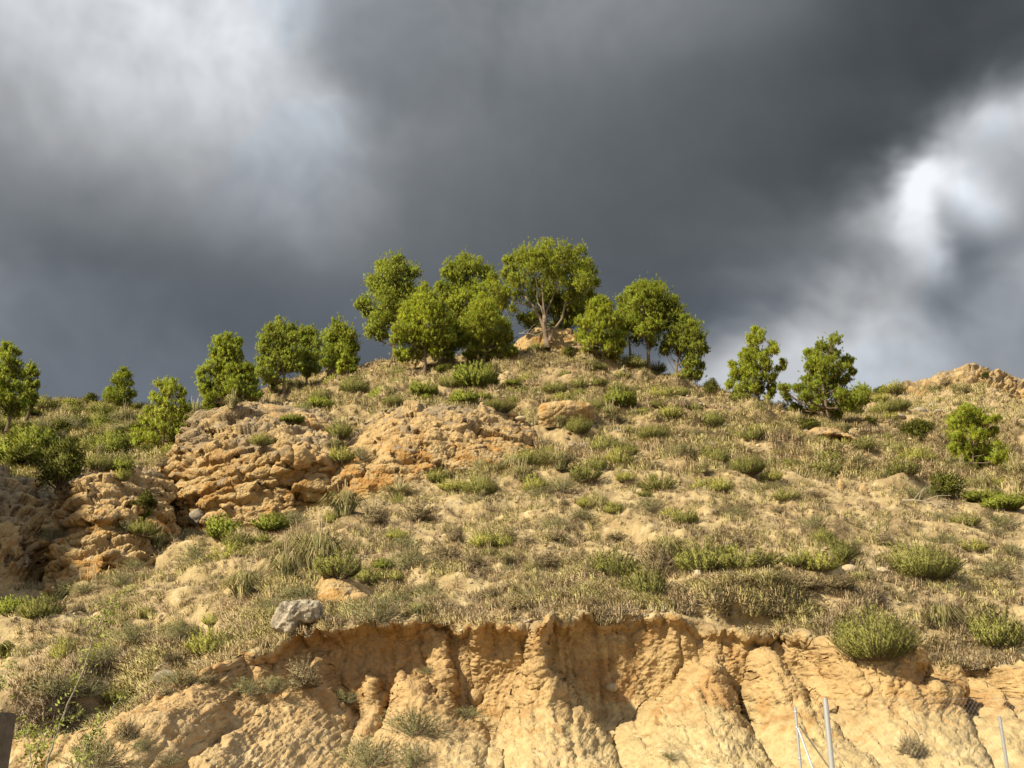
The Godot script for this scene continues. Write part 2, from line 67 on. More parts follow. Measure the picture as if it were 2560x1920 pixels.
const DOME_NET := [
	[Vector3(-6.61, 7.67, -31.50), Vector3(-5.92, 7.42, -29.80), Vector3(-5.06, 7.27, -29.00), Vector3(-4.01, 7.30, -28.80), Vector3(-3.02, 7.54, -29.00), Vector3(-2.04, 7.92, -29.60), Vector3(-0.87, 8.35, -30.40), Vector3(0.06, 8.78, -31.20), Vector3(0.89, 9.26, -32.40)],
	[Vector3(-6.75, 8.34, -32.00), Vector3(-6.06, 8.06, -30.30), Vector3(-5.09, 7.92, -29.40), Vector3(-3.95, 7.98, -29.20), Vector3(-3.02, 8.25, -29.50), Vector3(-2.01, 8.57, -30.00), Vector3(-0.88, 8.99, -30.90), Vector3(0.07, 9.37, -31.80), Vector3(0.91, 9.66, -33.00)],
	[Vector3(-6.74, 9.06, -33.00), Vector3(-5.99, 8.85, -31.20), Vector3(-5.14, 8.79, -30.40), Vector3(-4.01, 8.94, -30.00), Vector3(-3.03, 9.09, -30.20), Vector3(-1.99, 9.40, -30.80), Vector3(-0.91, 9.73, -31.70), Vector3(0.07, 10.08, -32.80), Vector3(0.94, 10.31, -34.00)],
	[Vector3(-6.73, 10.02, -34.50), Vector3(-5.91, 9.90, -32.80), Vector3(-5.09, 9.87, -31.80), Vector3(-4.12, 9.97, -31.20), Vector3(-3.08, 10.10, -31.20), Vector3(-1.99, 10.33, -31.80), Vector3(-0.86, 10.57, -32.80), Vector3(0.07, 10.80, -34.00), Vector3(0.81, 11.01, -35.50)],
	[Vector3(-6.41, 10.95, -36.00), Vector3(-5.64, 10.91, -34.60), Vector3(-4.94, 10.94, -33.40), Vector3(-4.13, 11.04, -32.60), Vector3(-3.14, 11.15, -32.50), Vector3(-2.07, 11.24, -33.00), Vector3(-0.99, 11.35, -34.00), Vector3(-0.20, 11.53, -35.30), Vector3(0.46, 11.70, -37.00)],
	[Vector3(-6.19, 11.77, -38.00), Vector3(-5.48, 11.73, -36.40), Vector3(-4.86, 11.78, -35.20), Vector3(-4.16, 11.95, -34.60), Vector3(-3.26, 12.06, -34.60), Vector3(-2.30, 12.14, -35.00), Vector3(-1.24, 12.25, -36.00), Vector3(-0.50, 12.30, -37.00), Vector3(0.08, 12.22, -38.00)],
	[Vector3(-6.57, 11.50, -42.00), Vector3(-6.04, 11.72, -42.00), Vector3(-5.51, 11.94, -42.00), Vector3(-4.76, 12.16, -42.00), Vector3(-3.80, 12.38, -42.00), Vector3(-2.72, 12.38, -42.00), Vector3(-1.53, 12.27, -42.00), Vector3(-0.67, 12.16, -42.00), Vector3(-0.13, 12.05, -42.00)]
]

const BUTTRESS_NET := [
	[Vector3(-12.45, 2.81, -25.50), Vector3(-11.40, 2.78, -23.60), Vector3(-10.73, 2.80, -22.80), Vector3(-10.22, 2.87, -22.60), Vector3(-9.79, 3.12, -22.80), Vector3(-9.51, 3.43, -23.40), Vector3(-9.33, 3.87, -24.60), Vector3(-9.68, 4.41, -27.00)],
	[Vector3(-12.92, 4.50, -26.00), Vector3(-11.80, 4.46, -24.00), Vector3(-11.11, 4.49, -23.30), Vector3(-10.51, 4.58, -23.10), Vector3(-10.11, 4.78, -23.30), Vector3(-9.83, 4.99, -24.00), Vector3(-9.67, 5.40, -25.20), Vector3(-10.21, 6.02, -28.00)],
	[Vector3(-13.07, 5.33, -26.50), Vector3(-11.95, 5.19, -24.60), Vector3(-11.35, 5.16, -24.00), Vector3(-10.83, 5.21, -23.90), Vector3(-10.44, 5.37, -24.20), Vector3(-10.16, 5.59, -24.80), Vector3(-10.03, 5.97, -26.00), Vector3(-10.48, 6.52, -28.50)],
	[Vector3(-13.24, 6.07, -27.00), Vector3(-12.26, 5.90, -25.20), Vector3(-11.55, 5.87, -24.30), Vector3(-10.91, 5.88, -24.00), Vector3(-10.46, 5.98, -24.20), Vector3(-10.17, 6.15, -24.80), Vector3(-10.25, 6.57, -26.40), Vector3(-10.78, 7.12, -29.00)],
	[Vector3(-13.56, 6.79, -27.60), Vector3(-12.71, 6.76, -26.00), Vector3(-11.96, 6.69, -25.00), Vector3(-11.37, 6.72, -24.80), Vector3(-10.89, 6.73, -25.00), Vector3(-10.64, 6.81, -25.80), Vector3(-10.64, 7.08, -27.30), Vector3(-11.05, 7.52, -29.50)],
	[Vector3(-13.93, 7.46, -28.50), Vector3(-13.21, 7.55, -27.20), Vector3(-12.67, 7.57, -26.60), Vector3(-12.20, 7.60, -26.60), Vector3(-11.70, 7.59, -26.80), Vector3(-11.40, 7.60, -27.50), Vector3(-11.21, 7.64, -28.50), Vector3(-11.34, 7.84, -30.00)],
	[Vector3(-14.98, 7.81, -31.00), Vector3(-14.31, 8.03, -29.80), Vector3(-13.77, 8.21, -29.20), Vector3(-13.33, 8.27, -29.20), Vector3(-12.82, 8.25, -29.40), Vector3(-12.45, 8.26, -30.00), Vector3(-12.21, 8.29, -31.00), Vector3(-12.09, 8.25, -32.00)],
	[Vector3(-16.15, 6.52, -34.00), Vector3(-15.89, 6.52, -34.00), Vector3(-15.56, 6.52, -34.00), Vector3(-15.05, 6.52, -34.00), Vector3(-14.46, 6.52, -34.00), Vector3(-13.78, 6.52, -34.00), Vector3(-13.11, 6.52, -34.00), Vector3(-12.69, 6.52, -34.00)]
]

const DARKROCK_NET := [
	[Vector3(-16.50, 3.02, -25.00), Vector3(-14.93, 3.08, -24.00), Vector3(-13.68, 3.17, -23.60), Vector3(-12.89, 3.23, -23.60), Vector3(-12.41, 3.31, -24.00), Vector3(-12.25, 3.48, -24.80), Vector3(-12.61, 3.85, -26.50)],
	[Vector3(-17.59, 5.13, -26.00), Vector3(-15.69, 5.07, -24.60), Vector3(-14.26, 5.10, -24.00), Vector3(-13.44, 5.16, -24.00), Vector3(-12.94, 5.28, -24.40), Vector3(-12.85, 5.49, -25.40), Vector3(-13.35, 5.87, -27.50)],
	[Vector3(-18.67, 6.29, -27.50), Vector3(-16.57, 6.13, -25.80), Vector3(-15.15, 6.22, -25.20), Vector3(-14.21, 6.28, -25.20), Vector3(-13.65, 6.29, -25.60), Vector3(-13.53, 6.34, -26.60), Vector3(-13.94, 6.52, -28.50)],
	[Vector3(-20.00, 7.21, -29.50), Vector3(-18.06, 7.25, -28.00), Vector3(-16.55, 7.44, -27.40), Vector3(-15.52, 7.50, -27.40), Vector3(-14.93, 7.35, -27.80), Vector3(-14.66, 7.16, -28.60), Vector3(-14.78, 7.03, -30.00)],
	[Vector3(-21.54, 7.68, -32.00), Vector3(-19.86, 7.94, -31.00), Vector3(-18.37, 8.21, -30.50), Vector3(-17.22, 8.28, -30.50), Vector3(-16.46, 8.05, -30.60), Vector3(-15.93, 7.73, -31.00), Vector3(-15.86, 7.44, -32.00)],
	[Vector3(-23.46, 5.57, -36.00), Vector3(-22.22, 5.57, -36.00), Vector3(-20.90, 5.57, -36.00), Vector3(-19.57, 5.57, -36.00), Vector3(-18.77, 5.57, -36.00), Vector3(-18.07, 5.57, -36.00), Vector3(-17.54, 5.57, -36.00)]
]

const CAPSLAB_NET := [
	[Vector3(-11.12, 11.39, -35.50), Vector3(-10.31, 11.24, -34.60), Vector3(-9.32, 10.85, -34.00), Vector3(-8.38, 10.51, -33.80), Vector3(-7.62, 10.38, -34.00), Vector3(-7.10, 10.52, -34.40), Vector3(-6.86, 10.99, -35.40)],
	[Vector3(-11.29, 11.67, -35.80), Vector3(-10.34, 11.51, -34.50), Vector3(-9.33, 11.17, -33.70), Vector3(-8.34, 10.94, -33.50), Vector3(-7.56, 10.85, -33.70), Vector3(-6.99, 10.91, -34.20), Vector3(-6.77, 11.29, -35.60)],
	[Vector3(-11.35, 12.05, -36.40), Vector3(-10.53, 11.96, -35.30), Vector3(-9.56, 11.87, -34.60), Vector3(-8.55, 11.74, -34.40), Vector3(-7.74, 11.57, -34.60), Vector3(-7.18, 11.42, -35.00), Vector3(-6.89, 11.58, -36.20)],
	[Vector3(-11.66, 12.58, -38.00), Vector3(-10.90, 12.58, -37.00), Vector3(-9.97, 12.56, -36.40), Vector3(-8.93, 12.42, -36.20), Vector3(-8.10, 12.24, -36.40), Vector3(-7.55, 12.04, -36.80), Vector3(-7.20, 12.00, -37.50)],
	[Vector3(-12.07, 12.09, -40.00), Vector3(-11.56, 12.09, -40.00), Vector3(-10.73, 12.09, -40.00), Vector3(-9.70, 12.09, -40.00), Vector3(-8.78, 12.09, -40.00), Vector3(-8.16, 12.09, -40.00), Vector3(-7.70, 12.09, -40.00)]
]

const MOUND_NET := [
	[Vector3(-0.17, 21.24, -55.00), Vector3(0.69, 21.25, -54.60), Vector3(1.70, 21.24, -54.40), Vector3(2.71, 21.24, -54.40), Vector3(3.87, 21.28, -54.50), Vector3(4.91, 21.26, -54.80), Vector3(5.70, 21.26, -55.50)],
	[Vector3(-0.03, 22.23, -56.00), Vector3(0.86, 22.42, -55.40), Vector3(1.82, 22.56, -55.20), Vector3(2.77, 22.65, -55.20), Vector3(3.80, 22.60, -55.30), Vector3(4.71, 22.40, -55.60), Vector3(5.62, 21.91, -56.00)],
	[Vector3(0.28, 23.00, -57.50), Vector3(1.19, 23.50, -57.00), Vector3(2.01, 23.91, -56.80), Vector3(2.92, 24.01, -56.80), Vector3(3.83, 23.88, -56.80), Vector3(4.69, 23.50, -57.00), Vector3(5.47, 22.87, -57.50)],
	[Vector3(0.45, 22.52, -61.00), Vector3(1.42, 22.52, -61.00), Vector3(2.22, 22.52, -61.00), Vector3(3.19, 22.52, -61.00), Vector3(3.99, 22.52, -61.00), Vector3(4.80, 22.52, -61.00), Vector3(5.60, 22.52, -61.00)]
]

const SLAB_NET := [
	[Vector3(1.07, 11.75, -36.80), Vector3(1.35, 11.64, -36.20), Vector3(1.85, 11.65, -36.10), Vector3(2.42, 11.76, -36.20), Vector3(2.95, 11.92, -36.50), Vector3(3.47, 12.21, -37.40)],
	[Vector3(1.13, 12.17, -36.90), Vector3(1.23, 12.01, -36.00), Vector3(1.85, 12.04, -35.90), Vector3(2.43, 12.09, -36.00), Vector3(3.05, 12.16, -36.30), Vector3(3.58, 12.40, -37.50)],
	[Vector3(1.15, 12.50, -37.00), Vector3(1.24, 12.38, -36.00), Vector3(1.85, 12.40, -35.80), Vector3(2.43, 12.45, -35.90), Vector3(3.05, 12.46, -36.20), Vector3(3.56, 12.63, -37.60)],
	[Vector3(1.24, 12.93, -38.40), Vector3(1.36, 12.86, -37.40), Vector3(1.94, 12.88, -37.20), Vector3(2.53, 12.93, -37.30), Vector3(3.13, 12.94, -37.60), Vector3(3.61, 12.97, -38.60)],
	[Vector3(1.38, 12.54, -40.50), Vector3(1.55, 12.54, -40.50), Vector3(2.13, 12.54, -40.50), Vector3(2.72, 12.54, -40.50), Vector3(3.26, 12.54, -40.50), Vector3(3.64, 12.54, -40.50)]
]

const OVERHANG_NET := [
	[Vector3(12.74, 11.43, -39.50), Vector3(13.09, 11.37, -39.00), Vector3(13.72, 11.32, -38.80), Vector3(14.41, 11.26, -38.80), Vector3(15.16, 11.11, -39.00), Vector3(16.04, 11.02, -39.50)],
	[Vector3(12.80, 11.73, -39.60), Vector3(13.16, 11.72, -39.00), Vector3(13.79, 11.70, -38.90), Vector3(14.44, 11.53, -38.80), Vector3(15.17, 11.26, -38.80), Vector3(16.11, 11.10, -39.40)],
	[Vector3(12.82, 11.93, -39.40), Vector3(13.08, 11.92, -38.40), Vector3(13.61, 11.85, -38.00), Vector3(14.30, 11.64, -37.90), Vector3(15.10, 11.38, -38.20), Vector3(16.14, 11.18, -39.20)],
	[Vector3(13.50, 12.46, -41.00), Vector3(13.76, 12.49, -40.00), Vector3(14.37, 12.48, -39.80), Vector3(15.04, 12.21, -39.60), Vector3(15.85, 11.91, -39.90), Vector3(16.69, 11.60, -40.60)],
	[Vector3(14.31, 11.85, -43.50), Vector3(14.89, 11.85, -43.50), Vector3(15.56, 11.85, -43.50), Vector3(16.31, 11.85, -43.50), Vector3(17.02, 11.85, -43.50), Vector3(17.65, 11.85, -43.50)]
]

const KNOB_NET := [
	[Vector3(30.77, 22.30, -79.00), Vector3(33.84, 22.33, -78.00), Vector3(37.06, 22.40, -77.50), Vector3(40.07, 22.43, -77.30), Vector3(43.25, 22.32, -77.50), Vector3(46.90, 22.12, -78.00), Vector3(51.56, 22.17, -79.00)],
	[Vector3(32.85, 25.56, -81.00), Vector3(35.73, 25.79, -80.00), Vector3(38.79, 26.07, -79.50), Vector3(41.75, 26.27, -79.30), Vector3(44.90, 26.07, -79.50), Vector3(48.29, 25.52, -80.00), Vector3(52.70, 25.21, -81.00)],
	[Vector3(35.47, 28.06, -84.50), Vector3(38.19, 28.49, -83.50), Vector3(41.24, 29.06, -83.00), Vector3(43.94, 29.64, -82.80), Vector3(46.88, 28.78, -83.00), Vector3(50.33, 28.03, -83.50), Vector3(54.60, 27.79, -84.50)],
	[Vector3(36.68, 28.88, -86.50), Vector3(39.73, 29.57, -86.00), Vector3(42.79, 30.25, -85.60), Vector3(45.40, 30.99, -85.40), Vector3(48.12, 29.92, -85.60), Vector3(51.54, 29.10, -86.00), Vector3(55.59, 28.69, -86.50)],
	[Vector3(38.94, 27.01, -92.00), Vector3(42.26, 27.01, -92.00), Vector3(45.43, 27.01, -92.00), Vector3(47.94, 27.01, -92.00), Vector3(50.74, 27.01, -92.00), Vector3(54.06, 27.01, -92.00), Vector3(58.12, 27.01, -92.00)]
]

const STUMP_NET := [
	[Vector3(-3.46, 2.76, -15.80), Vector3(-3.23, 2.75, -15.20), Vector3(-2.97, 2.75, -14.90), Vector3(-2.76, 2.76, -14.90), Vector3(-2.54, 2.80, -15.10), Vector3(-2.35, 2.91, -15.80)],
	[Vector3(-3.42, 3.04, -16.00), Vector3(-3.21, 3.06, -15.40), Vector3(-3.00, 3.08, -15.20), Vector3(-2.78, 3.08, -15.20), Vector3(-2.54, 3.08, -15.40), Vector3(-2.34, 3.10, -16.00)],
	[Vector3(-3.36, 3.26, -16.30), Vector3(-3.17, 3.30, -15.70), Vector3(-3.00, 3.34, -15.50), Vector3(-2.80, 3.32, -15.50), Vector3(-2.59, 3.28, -15.80), Vector3(-2.38, 3.23, -16.30)],
	[Vector3(-3.48, 3.38, -17.30), Vector3(-3.33, 3.47, -16.80), Vector3(-3.17, 3.51, -16.60), Vector3(-2.97, 3.49, -16.60), Vector3(-2.73, 3.41, -16.80), Vector3(-2.51, 3.34, -17.20)],
	[Vector3(-3.64, 3.24, -18.40), Vector3(-3.57, 3.24, -18.40), Vector3(-3.45, 3.24, -18.40), Vector3(-3.24, 3.24, -18.40), Vector3(-2.97, 3.24, -18.40), Vector3(-2.70, 3.24, -18.40)]
]
const MAIN_ROWS := [8, 26, 40, 80, 16, 16, 50, 46, 44, 38, 38, 40, 40, 42, 20, 14]

# spurs of the cut bank: top x, top y, foot x, foot y, half width at top and foot, how far it stands out at top and foot
const SPURS := [
	[-3.95, 2.14, -3.91, 0.76, 0.21, 0.81, 0.60, 1.25],
	[-2.69, 1.97, -2.62, 0.76, 0.10, 0.80, 0.60, 1.50],
	[-1.96, 1.76, -1.84, 0.76, 0.10, 0.23, 0.50, 0.97],
	[-1.44, 1.76, -0.94, 0.76, 0.17, 1.06, 0.65, 1.45],
	[-1.13, 2.41, -1.03, 1.79, 0.24, 0.20, 0.21, 0.30],
	[0.40, 2.63, 0.36, 1.83, 0.16, 0.20, 0.90, 0.97],
	[0.39, 1.93, 0.56, 0.76, 0.24, 0.81, 0.85, 1.60],
	[2.73, 1.98, 2.21, 0.76, 0.18, 1.05, 0.65, 1.55],
	[3.55, 2.06, 3.77, 0.76, 0.18, 0.79, 0.65, 1.35],
	[5.00, 2.39, 4.70, 1.54, 0.75, 0.73, 0.90, 1.25],
	[5.11, 1.69, 4.85, 0.76, 0.97, 0.92, 1.20, 1.55],
	[6.40, 1.69, 5.99, 0.76, 0.13, 0.54, 0.65, 1.45],
	[7.25, 1.90, 6.87, 0.76, 0.44, 0.83, 0.85, 1.45],
	[8.51, 1.90, 7.75, 0.76, 0.44, 0.83, 0.85, 1.45]]

const SKY_AZ := [-39.9, -31.5, -27.9, -24.1, -18.6, -15.1, -12.7, -9.6, -6.5, 3.0, 12.3, 19.7, 23.8, 26.1, 27.6, 29.4, 31.5, 39.6]
const SKY_EL := [47.4, 39.3, 35.5, 32.8, 30.1, 27.9, 25.9, 23.7, 21.1, 18.0, 15.1]
const SKY_LUM := [
	[180, 190, 225, 200, 200, 175, 155, 138, 128, 128, 125, 115, 100, 96, 92, 90, 86, 86],
	[190, 198, 240, 198, 214, 182, 152, 143, 137, 138, 130, 114, 94, 88, 84, 80, 78, 80],
	[190, 204, 198, 214, 214, 186, 148, 133, 125, 118, 106, 94, 84, 82, 80, 80, 80, 84],
	[175, 186, 198, 202, 196, 188, 184, 142, 129, 110, 100, 90, 84, 84, 84, 86, 94, 100],
	[158, 166, 170, 168, 170, 168, 160, 143, 121, 106, 96, 86, 83, 104, 138, 170, 196, 190],
	[136, 140, 136, 141, 150, 156, 150, 139, 116, 102, 94, 100, 132, 246, 236, 205, 176, 180],
	[124, 126, 122, 122, 131, 136, 140, 127, 111, 100, 94, 112, 172, 246, 188, 222, 168, 170],
	[120, 118, 108, 106, 108, 110, 113, 111, 107, 100, 96, 120, 160, 208, 124, 142, 152, 158],
	[128, 130, 116, 108, 101, 99, 103, 105, 105, 102, 104, 166, 172, 130, 146, 156, 164, 166],
	[122, 125, 116, 112, 108, 105, 102, 100, 98, 100, 170, 196, 192, 168, 160, 150, 134, 138],
	[118, 120, 116, 114, 112, 110, 108, 106, 106, 112, 176, 190, 184, 168, 156, 146, 132, 138]]

# pines: label, foot, trunk radius, tone, fullness, foliage masses (offset east, height, radius)
const PINES := [
	["tall narrow pine with open lower branches at the west end of the hilltop grove", Vector3(-7.53, 21.68, -55.50), 0.120, 1, 1.00,
		[-0.05, 6.36, 0.82, -1.06, 6.29, 0.44, 0.99, 5.80, 0.66, -0.35, 5.43, 0.98, -1.23, 4.94, 0.76, 0.02, 4.58, 0.98, 0.80, 4.58, 0.76, -1.69, 5.31, 0.33, -0.74, 3.97, 0.87, -2.06, 3.73, 0.49, -2.38, 3.49, 0.33, -1.48, 3.13, 0.76, -0.27, 3.37, 0.76, -1.00, 2.29, 0.66, -1.52, 1.70, 0.49, -0.85, 1.46, 0.49, -0.34, 2.53, 0.44, 0.84, 3.49, 0.66, 0.31, 2.89, 0.55]],
	["tall dense pine rising behind the two bright young pines on the hilltop", Vector3(-2.84, 22.16, -57.00), 0.135, 1, 1.00,
		[-0.43, 7.03, 0.67, -1.11, 6.40, 0.67, 0.39, 6.40, 0.79, -0.64, 5.89, 0.90, -1.57, 6.08, 0.39, 1.09, 6.14, 0.56, 1.44, 5.26, 0.62, 0.06, 5.13, 0.90, -0.85, 4.88, 0.79, -1.77, 4.88, 0.56, -2.01, 5.13, 0.34, 0.76, 4.51, 0.79, -0.15, 4.26, 0.67, -1.30, 4.51, 0.56, 1.79, 4.26, 0.50, 1.68, 3.64, 0.45, 1.00, 3.39, 0.56]],
	["bushy bright green young pine with foliage almost to the ground, by the grove's stony edge", Vector3(-5.05, 19.18, -50.60), 0.099, 2, 1.00,
		[-0.16, 4.91, 0.45, -0.55, 4.25, 0.60, 0.36, 4.36, 0.60, -1.04, 3.70, 0.60, -0.02, 3.59, 0.79, 0.78, 3.81, 0.60, -1.22, 3.15, 0.40, -0.61, 2.83, 0.79, 0.40, 2.72, 0.79, 1.10, 3.04, 0.60, -1.39, 2.18, 0.50, -1.68, 1.86, 0.45, -0.68, 1.96, 0.79, 0.33, 1.75, 0.79, -1.55, 1.00, 0.40, -1.04, 0.90, 0.45, -0.45, 1.11, 0.50, 0.65, 1.00, 0.50, 1.23, 1.96, 0.60]],
	["slim green pine squeezed between the two bushy young pines", Vector3(-4.12, 20.27, -52.70), 0.072, 2, 1.00,
		[0.41, 3.95, 0.47, 0.93, 4.18, 0.47, 0.84, 3.38, 0.57, 0.33, 2.58, 0.62, 1.06, 2.58, 0.47, 0.56, 1.68, 0.62, 0.26, 1.02, 0.62, 0.86, 2.13, 0.52, 0.37, 0.57, 0.41, 0.88, 1.24, 0.41]],
	["conical young pine with a pointed top below the big forked pine", Vector3(-1.64, 20.22, -52.40), 0.103, 2, 1.00,
		[-0.22, 4.04, 0.39, -0.58, 3.53, 0.51, 0.16, 3.64, 0.51, -0.89, 2.96, 0.51, -0.05, 2.85, 0.72, 0.68, 3.08, 0.41, -0.98, 2.29, 0.41, -0.46, 2.06, 0.82, 0.48, 2.29, 0.72, 1.05, 2.51, 0.46, 1.37, 2.29, 0.29, -1.07, 1.40, 0.46, -0.14, 1.18, 0.82, 0.80, 1.40, 0.77, 1.42, 1.62, 0.36, -0.85, 0.62, 0.51, 0.08, 0.51, 0.46, 1.01, 0.62, 0.57, 1.63, 0.73, 0.36]],
	["biggest pine, its sunlit-toned trunk forked into long bare limbs under a wide crown", Vector3(2.21, 21.86, -54.50), 0.183, 0, 1.00,
		[-0.78, 6.62, 0.65, -1.67, 6.38, 0.59, -2.39, 6.07, 0.43, -0.00, 6.50, 0.65, 0.77, 6.25, 0.65, 2.10, 6.07, 0.48, 2.65, 5.77, 0.43, 1.44, 5.95, 0.54, -2.23, 5.28, 0.59, -1.23, 5.52, 0.86, -0.12, 5.52, 0.86, 0.98, 5.40, 0.86, 2.08, 5.16, 0.75, 2.80, 5.04, 0.45, 3.17, 4.50, 0.32, -1.79, 4.62, 0.59, -0.79, 4.74, 0.75, 0.31, 4.56, 0.70, 1.41, 4.44, 0.81, 2.40, 4.32, 0.70, -2.61, 4.56, 0.43, -3.44, 4.92, 0.41, -3.55, 4.38, 0.41, -3.22, 3.78, 0.45, -2.67, 3.54, 0.43, -2.77, 3.12, 0.30, -2.12, 3.72, 0.43, 2.16, 3.60, 0.70, 2.76, 3.48, 0.45, 2.47, 2.83, 0.41, 1.61, 3.72, 0.59]],
	["dark shaded pine half hidden behind the biggest pine's trunks", Vector3(2.77, 23.31, -57.50), 0.114, 3, 1.00,
		[0.55, 2.58, 0.68, 1.12, 1.96, 0.68, 1.63, 1.71, 0.51, 0.76, 1.22, 0.57, -0.02, 2.96, 0.68, -0.72, 2.33, 0.51, -1.64, 1.71, 0.57, -2.10, 1.84, 0.36, -1.36, 1.22, 0.45, -0.84, 1.59, 0.51, 1.48, 2.71, 0.57, -0.47, 3.33, 0.57, 0.20, 1.96, 0.51]],
	["bright yellow-green young pine with a rounded cone shape and a slim bare trunk foot", Vector3(5.44, 20.02, -52.40), 0.082, 2, 1.00,
		[-0.03, 4.27, 0.37, -0.41, 3.84, 0.46, 0.33, 3.84, 0.46, -0.53, 3.16, 0.46, 0.20, 3.05, 0.62, -1.38, 2.82, 0.33, -0.97, 2.48, 0.46, -0.14, 2.26, 0.72, 0.70, 2.60, 0.46, -1.19, 1.82, 0.43, -0.37, 1.59, 0.62, 0.46, 1.59, 0.62, 1.20, 1.93, 0.41, 1.23, 1.37, 0.33, -0.90, 1.15, 0.39, 0.34, 0.93, 0.41, 0.91, 0.93, 0.39]],
	["upright pine with a bare straight trunk at the east end of the grove", Vector3(8.32, 19.73, -53.50), 0.136, 1, 1.00,
		[0.08, 5.88, 0.58, -0.57, 5.76, 0.44, 0.84, 5.88, 0.47, -0.91, 5.41, 0.40, 0.05, 5.06, 0.89, 0.97, 5.18, 0.58, 1.37, 4.59, 0.47, -0.63, 4.36, 0.63, 0.33, 4.13, 0.84, 1.12, 4.02, 0.58, -1.51, 3.67, 0.40, -1.31, 3.21, 0.47, -0.56, 3.33, 0.63, 0.28, 3.10, 0.68, 0.92, 3.10, 0.52, -0.49, 2.53, 0.47, 0.30, 2.36, 0.44, -0.86, 3.79, 0.52]],
	["dark pine peeping out behind the upright pine's crown", Vector3(7.86, 22.52, -58.00), 0.091, 3, 1.00,
		[-0.42, 4.08, 0.48, -0.44, 3.45, 0.46, 0.03, 3.70, 0.51, -0.29, 2.95, 0.43, 0.10, 2.45, 0.46, -0.49, 2.21, 0.46]],
	["shade-darkened green pine with drooping skirts at the very end of the hilltop grove", Vector3(10.04, 19.51, -53.50), 0.104, 3, 1.00,
		[0.05, 5.16, 0.40, 0.23, 4.58, 0.57, -0.13, 3.89, 0.63, 0.61, 3.66, 0.63, 1.12, 3.32, 0.57, 0.03, 2.86, 0.63, 0.87, 2.64, 0.68, 1.55, 2.52, 0.40, 1.67, 1.96, 0.37, 1.13, 1.73, 0.57, 0.30, 2.07, 0.52, -0.47, 2.41, 0.47, -0.71, 1.85, 0.37, 0.87, 0.95, 0.57, 0.62, 0.29, 0.47, 1.25, 0.29, 0.40, 1.49, 0.84, 0.29]],
	["full rounded pine standing on the crest just behind the big rock bluff", Vector3(-13.75, 14.48, -43.00), 0.098, 1, 1.00,
		[-0.31, 3.64, 0.38, -0.68, 3.47, 0.29, 0.17, 3.47, 0.26, -0.41, 3.06, 0.53, -0.93, 2.90, 0.29, 0.15, 2.90, 0.41, -0.58, 2.49, 0.45, 0.04, 2.41, 0.53, -1.00, 2.09, 0.41, -1.47, 1.84, 0.27, -0.37, 1.84, 0.60, 0.31, 1.92, 0.53, 0.83, 2.17, 0.30, -1.23, 1.36, 0.38, -0.46, 1.28, 0.60, 0.37, 1.28, 0.56, 0.91, 1.60, 0.34, -1.11, 0.88, 0.34, -0.33, 0.73, 0.45, 0.41, 0.88, 0.41, 1.08, 1.04, 0.32, 1.37, 0.73, 0.21, -0.68, 0.41, 0.34, -0.88, 0.17, 0.21, 1.03, 0.65, 0.24]],
	["spreading pine with a bare trunk foot on the slope above the leaning rock slab", Vector3(-12.90, 17.41, -49.90), 0.123, 1, 1.00,
		[-0.51, 4.11, 0.53, -1.02, 3.77, 0.39, 0.13, 3.92, 0.44, -1.34, 3.29, 0.39, -0.53, 3.24, 0.66, 0.27, 3.29, 0.53, -1.38, 2.67, 0.39, -0.65, 2.48, 0.66, 0.24, 2.48, 0.57, -1.41, 1.92, 0.33, -0.86, 1.73, 0.57, 0.02, 1.82, 0.53, -1.54, 1.40, 0.32, -1.16, 1.12, 0.39, -0.63, 1.07, 0.37, 0.57, 1.63, 0.44, -0.83, 0.79, 0.28]],
	["darker slender pine tucked behind the spreading pine", Vector3(-12.12, 18.69, -52.00), 0.083, 3, 1.00,
		[-0.43, 3.26, 0.41, 0.03, 3.31, 0.41, -0.29, 2.67, 0.50, 0.36, 2.57, 0.41, -0.33, 1.77, 0.50, 0.34, 1.58, 0.50, -0.18, 0.99, 0.46, 0.47, 0.94, 0.35, -0.06, 0.65, 0.33]],
	["dense pine with two rounded tops between the spreading pine and the hilltop grove", Vector3(-10.56, 19.89, -54.00), 0.171, 1, 1.00,
		[-0.18, 3.14, 0.63, 0.43, 2.62, 0.57, -0.80, 2.46, 0.57, 0.03, 2.06, 0.80, 0.75, 1.91, 0.40, -0.75, 1.54, 0.63, 0.22, 1.24, 0.71, -0.24, 0.69, 0.63, 0.72, 0.91, 0.46, -1.05, 0.84, 0.40]],
	["airy thin-crowned pine on the scrubby hollow's slope beside the bluff", Vector3(-17.04, 12.72, -44.00), 0.068, 2, 0.55,
		[-0.15, 3.45, 0.32, -0.53, 3.33, 0.26, 0.29, 3.33, 0.27, -0.25, 2.92, 0.38, 0.30, 2.84, 0.34, 0.67, 3.00, 0.20, -0.77, 2.76, 0.20, -0.54, 2.44, 0.32, 0.06, 2.28, 0.46, 0.70, 2.40, 0.26, -0.87, 1.95, 0.26, -0.27, 1.75, 0.46, 0.50, 1.75, 0.42, 0.97, 2.07, 0.19, -1.04, 1.47, 0.26, -0.63, 1.28, 0.38, 0.05, 1.04, 0.42, 0.57, 1.12, 0.34, -1.18, 0.78, 0.32, -0.71, 0.64, 0.32, -1.28, 0.37, 0.26, -0.42, 0.45, 0.32, 0.40, 0.60, 0.32, 0.80, 0.84, 0.26]],
	["small dense pine alone on the skyline of the far ridge", Vector3(-33.56, 24.48, -76.00), 0.093, 1, 1.00,
